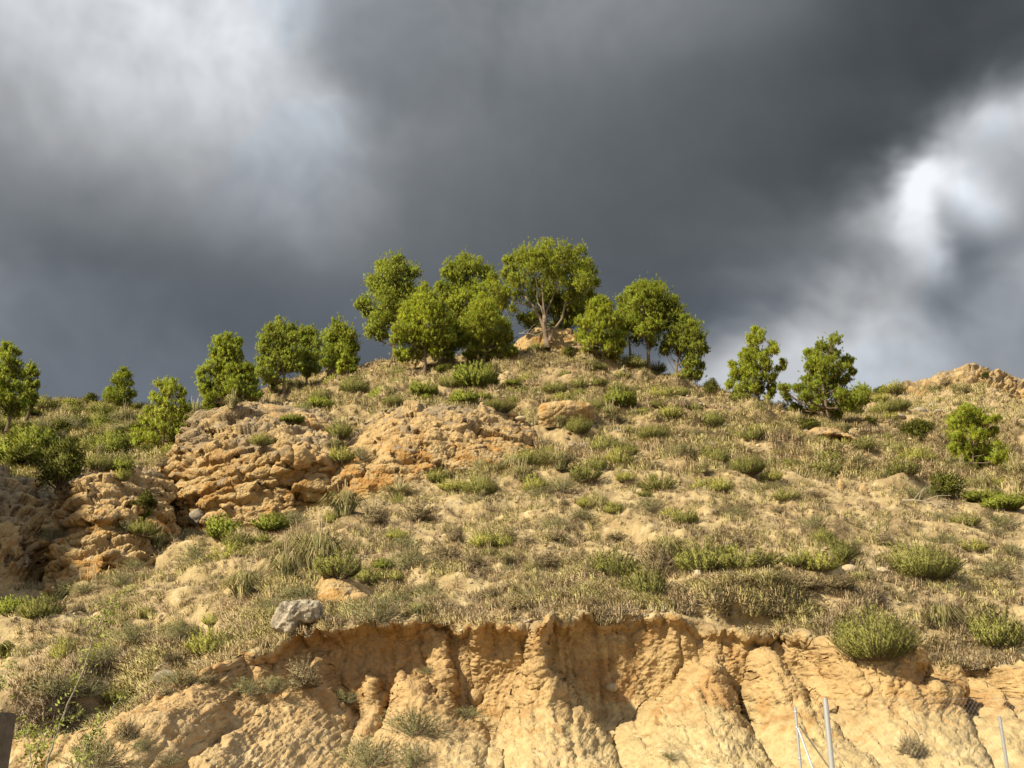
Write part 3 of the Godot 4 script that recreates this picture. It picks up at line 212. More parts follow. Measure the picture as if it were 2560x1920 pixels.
		[-0.02, 3.21, 0.35, 0.31, 2.78, 0.37, -0.44, 2.85, 0.35, -0.02, 2.21, 0.51, -0.66, 2.18, 0.35, 0.64, 2.07, 0.29, -0.33, 1.51, 0.51, 0.49, 1.37, 0.51, -1.10, 1.48, 0.35, -1.17, 0.95, 0.43, -0.49, 0.67, 0.51, 0.31, 0.67, 0.60, 0.99, 1.09, 0.29, -0.03, 0.25, 0.45]],
	["big dark-footed pine cut by the picture edge on the ridge flank", Vector3(-29.30, 16.51, -52.00), 0.109, 1, 1.00,
		[-0.85, 4.54, 0.33, -0.34, 4.24, 0.24, -1.07, 4.15, 0.36, -0.52, 3.65, 0.50, 0.02, 3.46, 0.24, -0.90, 3.16, 0.54, -0.20, 2.87, 0.50, -0.64, 2.19, 0.59, 0.12, 2.00, 0.50, -0.57, 1.23, 0.54, 0.08, 1.14, 0.50, -0.08, 0.47, 0.33, -1.39, 2.77, 0.54, -1.40, 1.81, 0.54, -1.14, 0.85, 0.54, 0.49, 0.85, 0.36]],
	["smaller pine pressed against the pine at the picture edge on the ridge flank", Vector3(-29.36, 17.77, -54.00), 0.076, 1, 1.00,
		[-0.29, 2.70, 0.32, -0.51, 2.30, 0.40, 0.04, 2.30, 0.25, -0.21, 1.59, 0.45, 0.25, 1.59, 0.21, -0.25, 0.69, 0.47, 0.14, 0.89, 0.33, -0.43, 1.19, 0.38, 0.09, 0.30, 0.28]],
	["open pointed pine in the saddle with one long side branch", Vector3(13.93, 16.62, -50.00), 0.079, 2, 1.15,
		[0.10, 4.71, 0.19, -0.11, 4.28, 0.32, 0.34, 4.33, 0.23, 0.03, 3.80, 0.39, -0.53, 3.49, 0.19, -0.03, 3.13, 0.48, 0.90, 3.59, 0.26, 1.15, 3.51, 0.16, 0.77, 3.04, 0.30, -0.72, 2.76, 0.32, -1.35, 2.64, 0.23, -0.35, 2.38, 0.54, 0.50, 2.47, 0.39, 1.35, 2.55, 0.23, 1.54, 2.47, 0.16, -1.22, 2.00, 0.39, -0.50, 1.63, 0.54, 0.38, 1.63, 0.37, 0.94, 1.91, 0.23, -1.63, 1.35, 0.25, -1.15, 0.98, 0.37, -0.42, 0.98, 0.37, 0.86, 1.26, 0.30, 0.28, 0.43, 0.21, -1.06, 0.61, 0.28, 0.72, 0.89, 0.21, 0.11, 2.57, 0.39, -0.63, 2.19, 0.39, 0.08, 1.17, 0.39]],
	["broad layered pine with a thick dark trunk in the saddle", Vector3(16.46, 14.74, -46.50), 0.130, 1, 1.15,
		[0.01, 4.28, 0.36, 0.52, 4.37, 0.36, -0.67, 3.93, 0.24, -0.22, 3.66, 0.45, 0.62, 3.75, 0.36, 1.25, 3.49, 0.28, 1.47, 3.38, 0.21, -0.58, 3.22, 0.36, 0.21, 3.05, 0.53, 1.03, 2.96, 0.36, 1.56, 2.87, 0.21, -0.98, 2.44, 0.28, -0.36, 2.27, 0.45, 0.45, 2.18, 0.53, 1.20, 2.44, 0.28, -1.93, 2.01, 0.28, -2.31, 2.01, 0.15, -1.71, 1.66, 0.28, -0.91, 1.66, 0.36, -0.10, 1.58, 0.36, 0.98, 1.75, 0.45, -1.13, 1.07, 0.28, -1.43, 1.24, 0.28, 1.33, 1.24, 0.45, 0.97, 0.90, 0.36, -0.57, 0.98, 0.28, 1.70, 1.24, 0.34, -0.10, 3.22, 0.40, 0.66, 2.61, 0.40, -0.40, 2.70, 0.36, 0.35, 1.24, 0.40]],
	["dark low pine behind the broad layered pine in the saddle", Vector3(23.59, 19.68, -60.00), 0.084, 3, 1.00,
		[0.21, 1.32, 0.47, -0.08, 0.66, 0.58, 0.55, 1.10, 0.27, 0.33, 0.55, 0.42, -0.37, 0.88, 0.47]],
	["bushy bright pine with foliage to the ground below the stony knoll", Vector3(18.63, 9.96, -36.50), 0.063, 2, 1.00,
		[0.09, 2.68, 0.23, -0.26, 2.44, 0.28, 0.31, 2.41, 0.28, -0.57, 2.01, 0.25, -0.08, 1.95, 0.34, 0.51, 2.08, 0.28, 0.86, 2.08, 0.23, -0.53, 1.49, 0.28, 0.02, 1.36, 0.34, 0.62, 1.55, 0.34, 1.02, 1.75, 0.16, -0.72, 0.97, 0.23, -0.19, 0.84, 0.34, 0.45, 0.90, 0.34, 0.95, 1.03, 0.28, -0.67, 0.51, 0.23, -0.06, 0.42, 0.28, 0.57, 0.45, 0.34, 1.20, 0.64, 0.31, 1.23, 0.26, 0.28]],
	["young bright pine barely taller than the shrubs, beside the two-topped pine", Vector3(-9.52, 19.00, -50.70), 0.080, 2, 1.00,
		[-0.10, 0.79, 0.24, -0.30, 0.51, 0.27, 0.16, 0.48, 0.27, -0.12, 0.23, 0.29, 0.31, 0.20, 0.24, -0.41, 0.14, 0.24]]]
const FORKED_PINE := 5
const FORK_LIMBS := [
	[Vector3(-0.02, 0.00, 0), Vector3(-0.07, 0.78, 0), Vector3(-0.15, 1.48, 0), Vector3(-0.16, 2.18, 0)],
	[Vector3(-0.15, 1.25, 0), Vector3(-0.49, 2.18, 0), Vector3(-0.86, 2.77, 0), Vector3(-1.16, 3.18, 0), Vector3(-1.40, 3.78, 0), Vector3(-1.70, 4.38, 0), Vector3(-2.01, 5.04, 0)],
	[Vector3(-0.16, 2.06, 0), Vector3(-0.35, 2.65, 0), Vector3(-0.56, 3.12, 0), Vector3(-0.58, 3.84, 0), Vector3(-0.68, 4.80, 0)],
	[Vector3(-0.16, 2.06, 0), Vector3(-0.20, 2.89, 0), Vector3(-0.27, 3.72, 0), Vector3(-0.24, 4.56, 0)],
	[Vector3(-0.13, 2.18, 0), Vector3(0.12, 2.89, 0), Vector3(0.52, 3.72, 0), Vector3(0.86, 4.68, 0)],
	[Vector3(0.15, 0.49, 0), Vector3(0.37, 1.13, 0), Vector3(0.93, 1.95, 0), Vector3(1.11, 2.77, 0), Vector3(1.25, 3.18, 0), Vector3(1.55, 3.30, 0), Vector3(2.17, 3.96, 0)],
	[Vector3(-0.92, 2.83, 0), Vector3(-1.46, 3.00, 0), Vector3(-2.12, 3.30, 0), Vector3(-3.00, 3.72, 0), Vector3(-3.44, 4.44, 0)]]

# shrubs one can point to: kind, foot, width, height, label
const SHRUBS := [
	[0, Vector3(0.57, 8.77, -30.93), 1.53, 0.78, "olive green rosemary bush wide, below the scree beside the domed outcrop"],
	[0, Vector3(2.27, 7.69, -28.19), 0.77, 0.55, "olive green rosemary bush midway between the scree and the terrace bank"],
	[0, Vector3(2.71, 8.13, -28.48), 0.45, 0.39, "olive green rosemary bush small, just upslope of the round grey boulder's line"],
	[6, Vector3(3.55, 8.66, -30.09), 0.66, 0.54, "yellow-green cushion plant beside the round grey boulder's bush row"],
	[0, Vector3(4.30, 8.11, -29.41), 0.64, 0.40, "olive green rosemary bush low, on stony ground east of the scree"],
	[0, Vector3(5.55, 10.84, -35.09), 1.05, 0.66, "olive green rosemary bush dark-footed, on the bare slope below the flat slab's terrace"],
	[0, Vector3(-0.89, 6.92, -26.32), 0.86, 0.66, "olive green rosemary bush spreading, at the foot of the domed outcrop"],
	[2, Vector3(0.34, 7.75, -28.15), 0.74, 0.52, "tussock of long arching grass olive, between two rosemary bushes under the scree"],
	[6, Vector3(-1.69, 7.21, -27.25), 0.77, 0.33, "yellow-green cushion plant pale, at the dome's foot beside the spreading rosemary"],
	[0, Vector3(-2.31, 7.63, -27.98), 0.49, 0.43, "olive green rosemary bush upright, against the dome's lower face"],
	[2, Vector3(-3.39, 7.05, -27.54), 1.25, 0.48, "tussock of long arching grass below the dome's pebbly flank"],
	[2, Vector3(-4.14, 5.72, -22.81), 1.13, 0.66, "tussock of long arching grass big, between the foot of bluff and dome"],
	[3, Vector3(-2.39, 5.64, -23.19), 1.15, 0.62, "dry brown twiggy bush broad, below the grass at the dome's foot"],
	[3, Vector3(-3.34, 5.46, -22.58), 1.02, 0.63, "dry brown twiggy bush greyish, next to the broad brown bush below the dome"],
	[6, Vector3(-4.46, 5.55, -22.96), 0.32, 0.30, "yellow-green cushion plant bright, in front of the big grass tussock"],
	[1, Vector3(-5.70, 5.58, -23.87), 0.67, 0.54, "grey-green feathery shrub at the bluff's lower corner"],
	[5, Vector3(-5.93, 5.33, -22.91), 0.59, 0.39, "fresh green leafy bush below the hollow in the big bluff"],
	[2, Vector3(-4.19, 4.08, -18.90), 1.00, 0.68, "tussock of long arching grass tall, behind the bush on the earth stump"],
	[2, Vector3(-3.73, 3.75, -18.06), 1.15, 0.88, "tussock of long arching grass with straw stalks, hanging over the earth stump"],
	[2, Vector3(-3.97, 3.46, -16.42), 0.69, 0.55, "tussock of long arching grass shaggy, sweeping down west of the earth stump"],
	[0, Vector3(-2.93, 3.43, -15.80), 0.60, 0.42, "olive green rosemary bush growing on top of the earth stump"],
	[1, Vector3(-3.40, 2.99, -15.46), 0.42, 0.34, "grey-green feathery shrub just west of the earth stump's foot"],
	[3, Vector3(-1.21, 4.63, -19.72), 0.46, 0.44, "dry brown twiggy bush rust-tinged, on the hump of the terrace"],
	[6, Vector3(-0.20, 4.45, -19.58), 0.40, 0.31, "yellow-green cushion plant alone on the middle of the terrace"],
	[3, Vector3(0.30, 4.55, -19.77), 0.49, 0.26, "dry brown twiggy bush olive tinged, beside the lone cushion of the terrace"],
	[1, Vector3(1.65, 5.55, -22.33), 0.53, 0.30, "grey-green feathery shrub alone on the terrace bank"],
	[3, Vector3(-1.36, 4.06, -18.99), 0.77, 0.48, "dry brown twiggy bush grey, behind the pale limestone patch"],
	[3, Vector3(-0.78, 3.89, -18.02), 0.57, 0.38, "dry brown twiggy bush straw grey, on the terrace east of the limestone patch"],
	[1, Vector3(-1.92, 3.80, -17.63), 0.64, 0.45, "grey-green feathery shrub beside the pale limestone patch"],
	[3, Vector3(0.63, 3.87, -18.08), 0.77, 0.35, "dry brown twiggy bush low, in the middle of the terrace's dry strip"],
	[3, Vector3(0.12, 4.03, -18.38), 0.39, 0.20, "dry brown twiggy bush low, rusty, next to the middle dry strip"],
	[0, Vector3(1.81, 3.53, -16.56), 0.61, 0.45, "olive green rosemary bush vivid, on the terrace west of the large grey-brown bush"],
	[3, Vector3(2.47, 3.43, -15.81), 0.87, 0.68, "dry brown twiggy bush largest, grey-brown, on the terrace above the brush-shaped bush"],
	[2, Vector3(3.04, 4.09, -18.29), 0.78, 0.47, "tussock of long arching grass olive, on top of the largest grey-brown bush's mound"],
	[0, Vector3(2.08, 2.98, -14.59), 0.49, 0.47, "olive green rosemary bush brush-shaped, narrow-footed, at the bank's upper edge"],
	[6, Vector3(4.40, 5.42, -22.39), 0.20, 0.35, "yellow-green cushion plant thin, standing alone high on the terrace bank"],
	[0, Vector3(3.10, 3.47, -15.44), 0.62, 0.49, "olive green rosemary bush yellowish, east of the largest grey-brown bush"],
	[3, Vector3(-1.68, 3.27, -17.00), 0.64, 0.22, "dry brown twiggy bush flat, along the path-like ledge above the cut"],
	[3, Vector3(-0.44, 3.10, -15.82), 0.33, 0.20, "dry brown twiggy bush small, darker, in the middle of the ledge above the cut"],
	[3, Vector3(0.13, 2.78, -13.86), 0.52, 0.18, "dry brown twiggy bush flat, close to the cut's lip"],
	[3, Vector3(1.13, 2.82, -13.80), 0.40, 0.16, "dry brown twiggy bush flat, below the brush-shaped bush's ledge"],
	[1, Vector3(0.29, 2.70, -13.69), 0.15, 0.09, "grey-green feathery shrub tiny, at the lip of the cut above the pillar"],
	[6, Vector3(-2.14, 3.55, -17.41), 0.21, 0.17, "yellow-green cushion plant small, on the ledge east of the earth stump"],
	[5, Vector3(-2.42, 3.80, -17.74), 0.30, 0.17, "fresh green leafy bush small, under the limestone patch"],
	[6, Vector3(-2.55, 4.94, -21.05), 0.23, 0.12, "yellow-green cushion plant tiny, on the bare slope above the limestone patch"],
	[3, Vector3(1.21, 3.85, -17.90), 0.49, 0.30, "dry brown twiggy bush ashy, on the dry strip west of the vivid rosemary"],
	[3, Vector3(0.93, 4.74, -20.36), 0.52, 0.26, "dry brown twiggy bush on the stony rise in mid terrace"],
	[3, Vector3(2.46, 4.96, -21.76), 0.56, 0.23, "dry brown twiggy bush low, under the overhung sods of the terrace bank"],
	[1, Vector3(1.44, 6.96, -26.19), 0.85, 0.57, "grey-green feathery shrub silvery, in the row below the scree"],
	[1, Vector3(3.17, 7.87, -29.97), 0.98, 0.46, "grey-green feathery shrub low, silvery, near the end of the bush row"],
	[1, Vector3(0.73, 6.68, -25.39), 0.61, 0.39, "grey-green feathery shrub in the bush row above the terrace bank"],
	[1, Vector3(-0.87, 6.23, -24.36), 0.79, 0.32, "grey-green feathery shrub low, on the terrace rim under the dome"],
	[0, Vector3(4.71, 3.57, -15.42), 0.38, 0.24, "olive green rosemary bush olive, half hidden behind the yellowish bush row"],
	[0, Vector3(3.75, 3.49, -15.31), 0.82, 0.36, "olive green rosemary bush broad yellow-tinged, on the rim above the brown bank"],
	[0, Vector3(3.07, 3.57, -15.88), 0.39, 0.28, "olive green rosemary bush narrow, west end of the rim above the brown bank"],
	[6, Vector3(5.03, 3.49, -15.38), 0.52, 0.33, "yellow-green cushion plant tall, on the rim beside the pale boulder"],
	[0, Vector3(4.74, 2.05, -12.56), 0.90, 0.75, "olive green rosemary bush huge and round, at the cut's lip over the deep crevice"],
	[0, Vector3(7.28, 2.26, -14.45), 0.60, 0.52, "olive green rosemary bush rounded, on the lip of the cut over the shaded alcove"],
	[3, Vector3(4.65, 0.93, -11.55), 0.34, 0.30, "dry brown twiggy bush wispy, growing out of the lower face behind the wire fence"],
	[1, Vector3(1.81, 0.91, -11.45), 0.19, 0.10, "grey-green feathery shrub little, on the cut's lower lobe"],
	[3, Vector3(2.63, 3.05, -14.49), 0.48, 0.22, "dry brown twiggy bush dark, under the brush-shaped bush's bank"],
	[3, Vector3(4.54, 3.12, -14.48), 0.71, 0.29, "dry brown twiggy bush matted, at the top of the brown bank"],
	[3, Vector3(5.01, 3.14, -14.46), 0.55, 0.26, "dry brown twiggy bush matted, on the brown bank below the pale boulder"],
	[2, Vector3(3.84, 3.16, -14.27), 0.63, 0.22, "tussock of long arching grass flattened straw-coloured, on the crest of the brown bank"],
	[3, Vector3(6.89, 2.72, -15.08), 0.43, 0.20, "dry brown twiggy bush low, between the two round bushes of the lip"],
	[1, Vector3(-1.18, 1.12, -12.18), 0.54, 0.43, "grey-green feathery shrub on the shoulder of the middle lobe of the cut"],
	[1, Vector3(-1.66, 0.81, -11.55), 0.51, 0.43, "grey-green feathery shrub in the gully foot between two lobes of the cut"],
	[1, Vector3(-1.13, 0.81, -11.44), 0.32, 0.37, "grey-green feathery shrub low on the middle lobe of the cut"],
	[1, Vector3(-2.28, 1.49, -13.42), 0.40, 0.21, "grey-green feathery shrub pale, in the notch under the cut's shaded wall"],
	[1, Vector3(-0.59, 1.29, -13.38), 0.40, 0.19, "grey-green feathery shrub pale, on the middle lobe's far shoulder"],
	[1, Vector3(-1.17, 1.87, -13.59), 0.18, 0.14, "grey-green feathery shrub tiny, on the upright earth panel of the cut"],
	[1, Vector3(-3.34, 1.59, -12.35), 0.35, 0.29, "grey-green feathery shrub on the cut's sloping western rim"],
	[1, Vector3(-1.93, 2.54, -13.57), 0.67, 0.47, "grey-green feathery shrub big, overhanging the cut beside the grey boulder"],
	[3, Vector3(-3.01, 2.46, -13.67), 0.28, 0.14, "dry brown twiggy bush at the foot of the grey boulder"],
	[1, Vector3(-3.49, 2.99, -15.42), 0.40, 0.33, "grey-green feathery shrub behind the grey boulder"],
	[2, Vector3(-10.10, 3.10, -22.75), 1.63, 1.07, "tussock of long arching grass huge green, on the slope below the banded buttress"],
	[0, Vector3(-8.17, 2.79, -16.49), 0.51, 0.40, "olive green rosemary bush yellow-olive, beside the huge green tussock"],
	[5, Vector3(-9.56, 2.97, -18.21), 0.48, 0.33, "fresh green leafy bush dim, at the gully mouth by the dark hump"],
	[1, Vector3(-38.97, 5.52, -75.97), 3.20, 1.36, "grey-green feathery shrub low, downslope of the gully mouth"],
	[1, Vector3(-5.66, 2.02, -13.52), 0.37, 0.33, "grey-green feathery shrub dense, in mid slope below the huge green tussock"],
	[1, Vector3(-8.97, 3.88, -21.69), 0.61, 0.50, "grey-green feathery shrub bluish, at the buttress's lower corner"],
	[6, Vector3(-4.28, 2.11, -13.59), 0.48, 0.32, "yellow-green cushion plant large, on the slope west of the grey boulder"],
	[1, Vector3(-6.26, 3.28, -18.15), 0.30, 0.20, "grey-green feathery shrub small, on bare gravel below the long grass slope"],
	[6, Vector3(-6.41, 2.82, -16.71), 0.22, 0.21, "yellow-green cushion plant on dark soil east of the huge green tussock"],
	[6, Vector3(-6.39, 2.05, -13.75), 0.27, 0.28, "yellow-green cushion plant on the little step west of mid slope"],
	[4, Vector3(-7.86, 2.11, -14.97), 0.29, 0.27, "dark green dense bush low, at the picture edge of the west slope"],
	[1, Vector3(-5.86, 1.55, -12.52), 0.48, 0.36, "grey-green feathery shrub olive, below the little step of the west slope"],
	[1, Vector3(-5.61, 1.58, -12.92), 0.37, 0.25, "grey-green feathery shrub mixed, among twigs on the west slope"],
	[0, Vector3(-5.33, 1.50, -13.17), 0.36, 0.23, "olive green rosemary bush yellowish, west of the half-buried pale boulder"],
	[1, Vector3(-4.04, 1.71, -11.86), 0.42, 0.24, "grey-green feathery shrub silvery, beside the half-buried pale boulder"],
	[3, Vector3(-4.05, 1.60, -11.52), 0.29, 0.15, "dry brown twiggy bush straw-coloured, under the half-buried pale boulder"],
	[3, Vector3(-3.76, 1.75, -12.07), 0.27, 0.13, "dry brown twiggy bush dusty, between the pale boulder and the cut's rim"],
	[1, Vector3(-3.95, 0.94, -9.45), 0.44, 0.44, "grey-green feathery shrub large, at the very foot of the west slope"],
	[3, Vector3(-3.85, 1.20, -9.86), 0.26, 0.26, "dry brown twiggy bush grey, on the rim where the cut begins"],
	[1, Vector3(-3.62, 1.11, -9.75), 0.18, 0.16, "grey-green feathery shrub olive, on the first lobe of the cut"],
	[1, Vector3(-3.39, 0.97, -9.85), 0.23, 0.12, "grey-green feathery shrub low, on the cut's first lobe near its foot"],
	[1, Vector3(-5.65, 1.27, -12.69), 0.40, 0.26, "grey-green feathery shrub dark, beneath the thin sapling"],
	[3, Vector3(-5.26, 2.08, -13.53), 0.30, 0.17, "dry brown twiggy bush low, on clods east of the mid-slope shrub"],
	[3, Vector3(-4.72, 2.04, -13.34), 0.32, 0.15, "dry brown twiggy bush low, on clods in the middle of the west slope"],
	[5, Vector3(-7.38, 5.29, -23.85), 0.72, 0.50, "fresh green leafy bush feathery, under the bluff's hollows"],
	[2, Vector3(-9.70, 5.06, -26.84), 1.16, 0.62, "tussock of long arching grass grey-green, at the bluff's west foot"],
	[1, Vector3(-7.98, 4.78, -23.77), 0.71, 0.43, "grey-green feathery shrub behind the bluff-foot grass"],
	[6, Vector3(-5.86, 4.12, -19.52), 0.62, 0.36, "yellow-green cushion plant pale, on the grassy slope under the bluff"],
	[3, Vector3(-6.84, 5.25, -24.26), 0.57, 0.36, "dry brown twiggy bush at the bluff's foot east of its hollows"],
	[1, Vector3(-9.25, 4.40, -23.05), 0.50, 0.34, "grey-green feathery shrub on the rim east of the banded buttress"],
	[2, Vector3(-9.48, 5.22, -24.86), 0.71, 0.46, "tussock of long arching grass with pale seed stalks, at the bluff's first step"],
	[2, Vector3(-4.52, 3.14, -15.90), 0.65, 0.47, "tussock of long arching grass drooping, on the steep bank west of the earth stump"],
	[4, Vector3(-12.41, 6.84, -25.02), 1.41, 1.45, "dark green dense bush largest, filling the gully behind the banded buttress"],
	[4, Vector3(-25.34, 13.06, -48.19), 1.32, 0.99, "dark green dense bush in the shade of the gully's far side"],
	[5, Vector3(-22.37, 13.79, -50.64), 1.74, 1.61, "fresh green leafy bush bright, round, below the airy pine"],
	[4, Vector3(-44.05, 26.65, -104.56), 2.16, 1.98, "dark green dense bush small, beside the bright round bush"],
	[4, Vector3(-9.98, 6.26, -24.99), 0.63, 0.55, "dark green dense bush in the cleft between buttress and bluff"],
	[1, Vector3(-12.11, 5.32, -24.53), 0.53, 0.47, "grey-green feathery shrub in the shaded gap beside the banded buttress"],
	[6, Vector3(-10.75, 7.07, -25.07), 0.36, 0.34, "yellow-green cushion plant on the buttress top"],
	[5, Vector3(-11.68, 7.74, -26.97), 0.60, 0.35, "fresh green leafy bush low, behind the buttress top"],
	[3, Vector3(-12.34, 9.10, -32.25), 0.88, 0.53, "dry brown twiggy bush purplish, in the hollow west of the bluff"],
	[5, Vector3(-10.09, 6.02, -25.11), 0.36, 0.32, "fresh green leafy bush small, on the ledge between buttress and bluff"],
	[1, Vector3(-10.15, 5.50, -24.29), 0.37, 0.45, "grey-green feathery shrub narrow, on the buttress's eastern ledges"],
	[5, Vector3(-8.20, 10.99, -33.27), 0.67, 0.30, "fresh green leafy bush tiny, under the leaning slab on the bluff"],
	[0, Vector3(-9.62, 15.15, -44.60), 1.02, 0.90, "olive green rosemary bush behind the leaning slab's upper end"],
	[2, Vector3(-12.37, 17.74, -50.26), 1.15, 0.62, "tussock of long arching grass pale, at the foot of the spreading pine"],
	[2, Vector3(-10.20, 11.32, -32.38), 0.62, 0.54, "tussock of long arching grass pale, at the bluff's top under the rounded pine"],
	[0, Vector3(-6.49, 10.55, -33.90), 0.70, 0.65, "olive green rosemary bush on the bluff's eastern shoulder"],
	[2, Vector3(-6.03, 9.33, -30.67), 0.58, 0.42, "tussock of long arching grass shaggy, in the cleft between bluff and dome"],
	[0, Vector3(-12.01, 7.64, -26.24), 0.67, 0.40, "olive green rosemary bush yellowish, in the hollow behind the buttress"],
	[5, Vector3(-1.85, 16.31, -45.84), 1.92, 1.52, "fresh green leafy bush largest of the upper slope, under the conical young pine"],
	[5, Vector3(-5.86, 16.69, -47.82), 1.58, 0.88, "fresh green leafy bush broad, in the dense belt above the dome"],
	[5, Vector3(-4.40, 15.33, -44.13), 1.28, 0.90, "fresh green leafy bush in the belt above the dome, beside the broad leafy one"],
	[5, Vector3(-6.65, 15.29, -45.15), 1.14, 1.09, "fresh green leafy bush tall, at the west end of the dense belt"],
	[0, Vector3(-8.24, 16.19, -46.35), 1.44, 1.12, "olive green rosemary bush bushy, on the slope above the leaning slab"],
	[0, Vector3(-3.24, 16.48, -46.20), 1.17, 0.81, "olive green rosemary bush right below the bushy young pines"],
	[0, Vector3(-0.62, 12.30, -36.17), 1.33, 0.53, "olive green rosemary bush low dark, on the terrace rim above the dome"],
	[0, Vector3(2.66, 11.27, -35.75), 0.96, 0.79, "olive green rosemary bush bright, just below the flat blocky slab"],
	[2, Vector3(1.90, 11.60, -36.00), 1.04, 0.52, "tussock of long arching grass straw green, at the flat blocky slab's foot"],
	[0, Vector3(5.22, 15.15, -43.91), 1.02, 0.64, "olive green rosemary bush on the upper east slope beside a brown mound"],
	[0, Vector3(3.89, 13.64, -40.78), 1.18, 0.67, "olive green rosemary bush with fresh tips, above the flat blocky slab"],
	[0, Vector3(3.59, 16.50, -46.36), 0.81, 0.56, "olive green rosemary bush small, in the middle of the upper slope"],
	[2, Vector3(2.61, 16.16, -45.87), 0.98, 0.59, "tussock of long arching grass rounded pale, in the middle of the upper slope"],
	[0, Vector3(5.02, 18.99, -50.72), 0.94, 0.55, "olive green rosemary bush small, by the slim foot of the rounded cone pine"],
	[0, Vector3(1.67, 21.58, -54.67), 1.29, 0.65, "olive green rosemary bush low, before the biggest pine's foot"],
	[4, Vector3(3.47, 20.69, -53.17), 1.10, 0.75, "dark green dense bush low, east of the biggest pine's foot"],
	[2, Vector3(4.62, 19.00, -50.48), 1.09, 0.71, "tussock of long arching grass pale green, under the rounded cone pine"],
	[6, Vector3(7.84, 21.87, -57.87), 1.25, 0.85, "yellow-green cushion plant tall, behind the upright pine's foot"],
	[6, Vector3(9.24, 20.69, -55.92), 1.20, 0.79, "yellow-green cushion plant between the grove's last two trunks"],
	[0, Vector3(7.48, 19.98, -53.21), 1.46, 0.75, "olive green rosemary bush spreading, west of the upright pine's foot"],
	[4, Vector3(10.92, 16.79, -48.28), 1.03, 0.94, "dark green dense bush alone on the skyline past the grove's end"],
	[0, Vector3(8.74, 12.49, -39.19), 1.02, 0.79, "olive green rosemary bush on the east slope above bare earth"],
	[0, Vector3(6.97, 9.00, -31.45), 0.75, 0.57, "olive green rosemary bush on the east slope under the bare patch"],
	[3, Vector3(6.09, 15.85, -45.06), 0.74, 0.48, "dry brown twiggy bush dark, in a hollow of the upper east slope"],
	[4, Vector3(-3.86, 18.72, -50.39), 1.28, 0.61, "dark green dense bush low shadowed, under the bushy young pines"],
	[6, Vector3(7.00, 12.82, -39.09), 1.13, 0.64, "yellow-green cushion plant faded, on the upper east slope"],
	[0, Vector3(-5.56, 14.19, -41.83), 0.97, 0.65, "olive green rosemary bush in front of the dense belt above the dome"],
	[0, Vector3(14.43, 19.61, -64.04), 1.89, 1.28, "olive green rosemary bush pale olive, on the hill's eastern shoulder"],
	[3, Vector3(14.63, 16.53, -52.75), 1.65, 1.06, "dry brown twiggy bush mounded, near the open pointed pine's foot"],
	[0, Vector3(9.41, 10.80, -35.03), 0.70, 0.52, "olive green rosemary bush below the mounded brown bush of the shoulder"],
	[4, Vector3(13.46, 12.77, -40.72), 1.20, 0.51, "dark green dense bush wide, low, beside the broad layered pine's foot"],
	[0, Vector3(7.06, 8.88, -31.35), 0.86, 0.73, "olive green rosemary bush west one of the pair amid the stones of the east slope"],
	[0, Vector3(7.25, 7.89, -27.97), 0.93, 0.74, "olive green rosemary bush east one of the pair amid the stones of the east slope"],
	[0, Vector3(22.54, 17.30, -54.05), 1.41, 1.08, "olive green rosemary bush round, on the knoll's lower flank"],
	[3, Vector3(17.98, 12.98, -43.24), 0.97, 0.79, "dry brown twiggy bush dark leafless, in the dip below the knoll"],
	[4, Vector3(19.54, 12.88, -43.60), 1.81, 1.21, "dark green dense bush broad, in the dip below the knoll"],
	[4, Vector3(21.79, 14.33, -47.23), 1.23, 0.74, "dark green dense bush upper one of the dip below the knoll"],
	[0, Vector3(12.08, 10.51, -35.45), 0.73, 0.46, "olive green rosemary bush in front of the low overhanging slab"],
	[4, Vector3(34.72, 27.60, -83.42), 1.61, 0.97, "dark green dense bush on the skyline between saddle and knoll"],
	[6, Vector3(35.37, 27.40, -82.06), 2.02, 1.37, "yellow-green cushion plant faded, on the skyline between saddle and knoll"],
	[3, Vector3(39.81, 27.93, -81.02), 1.43, 0.94, "dry brown twiggy bush thin, on the skyline near the knoll's top"],
	[4, Vector3(43.67, 28.65, -81.09), 0.89, 0.63, "dark green dense bush tiny, on the knoll's very top"],
	[6, Vector3(15.20, 9.79, -34.59), 1.07, 0.71, "yellow-green cushion plant large, on the slope west of the knoll-foot pine"],
	[3, Vector3(17.08, 10.24, -36.30), 0.87, 0.69, "dry brown twiggy bush grey, beside the knoll-foot pine"],
	[0, Vector3(12.08, 9.08, -33.79), 0.92, 0.49, "olive green rosemary bush low, on the stony east slope's middle"],
	[4, Vector3(12.67, 6.82, -26.61), 1.17, 0.90, "dark green dense bush big shaggy, on the east slope below the knoll-foot pine"],
	[5, Vector3(13.54, 6.73, -26.44), 0.90, 0.40, "fresh green leafy bush low spreading, next to the big shaggy dark bush"],
	[5, Vector3(13.76, 6.38, -25.79), 1.00, 0.52, "fresh green leafy bush broad, near the picture's east edge"],
	[1, Vector3(12.50, 5.54, -23.55), 0.65, 0.38, "grey-green feathery shrub rounded, on the eastern slope under the broad leafy bush"],
	[0, Vector3(12.21, 7.94, -29.69), 0.56, 0.46, "olive green rosemary bush dull, over the small earth scarp"],
	[1, Vector3(11.23, 6.69, -25.62), 0.74, 0.41, "grey-green feathery shrub ashen, on the small earth scarp's rim"],
	[6, Vector3(5.79, 6.79, -25.22), 0.51, 0.39, "yellow-green cushion plant vivid, on the terrace's upper rim"],
	[1, Vector3(7.17, 6.86, -25.78), 1.14, 0.39, "grey-green feathery shrub wide, on the terrace's upper rim"],
	[6, Vector3(7.95, 7.67, -27.90), 0.52, 0.29, "yellow-green cushion plant small, behind the wide rim shrub"],
	[3, Vector3(8.37, 6.66, -25.54), 0.58, 0.30, "dry brown twiggy bush on the rim where the terrace bank begins"],
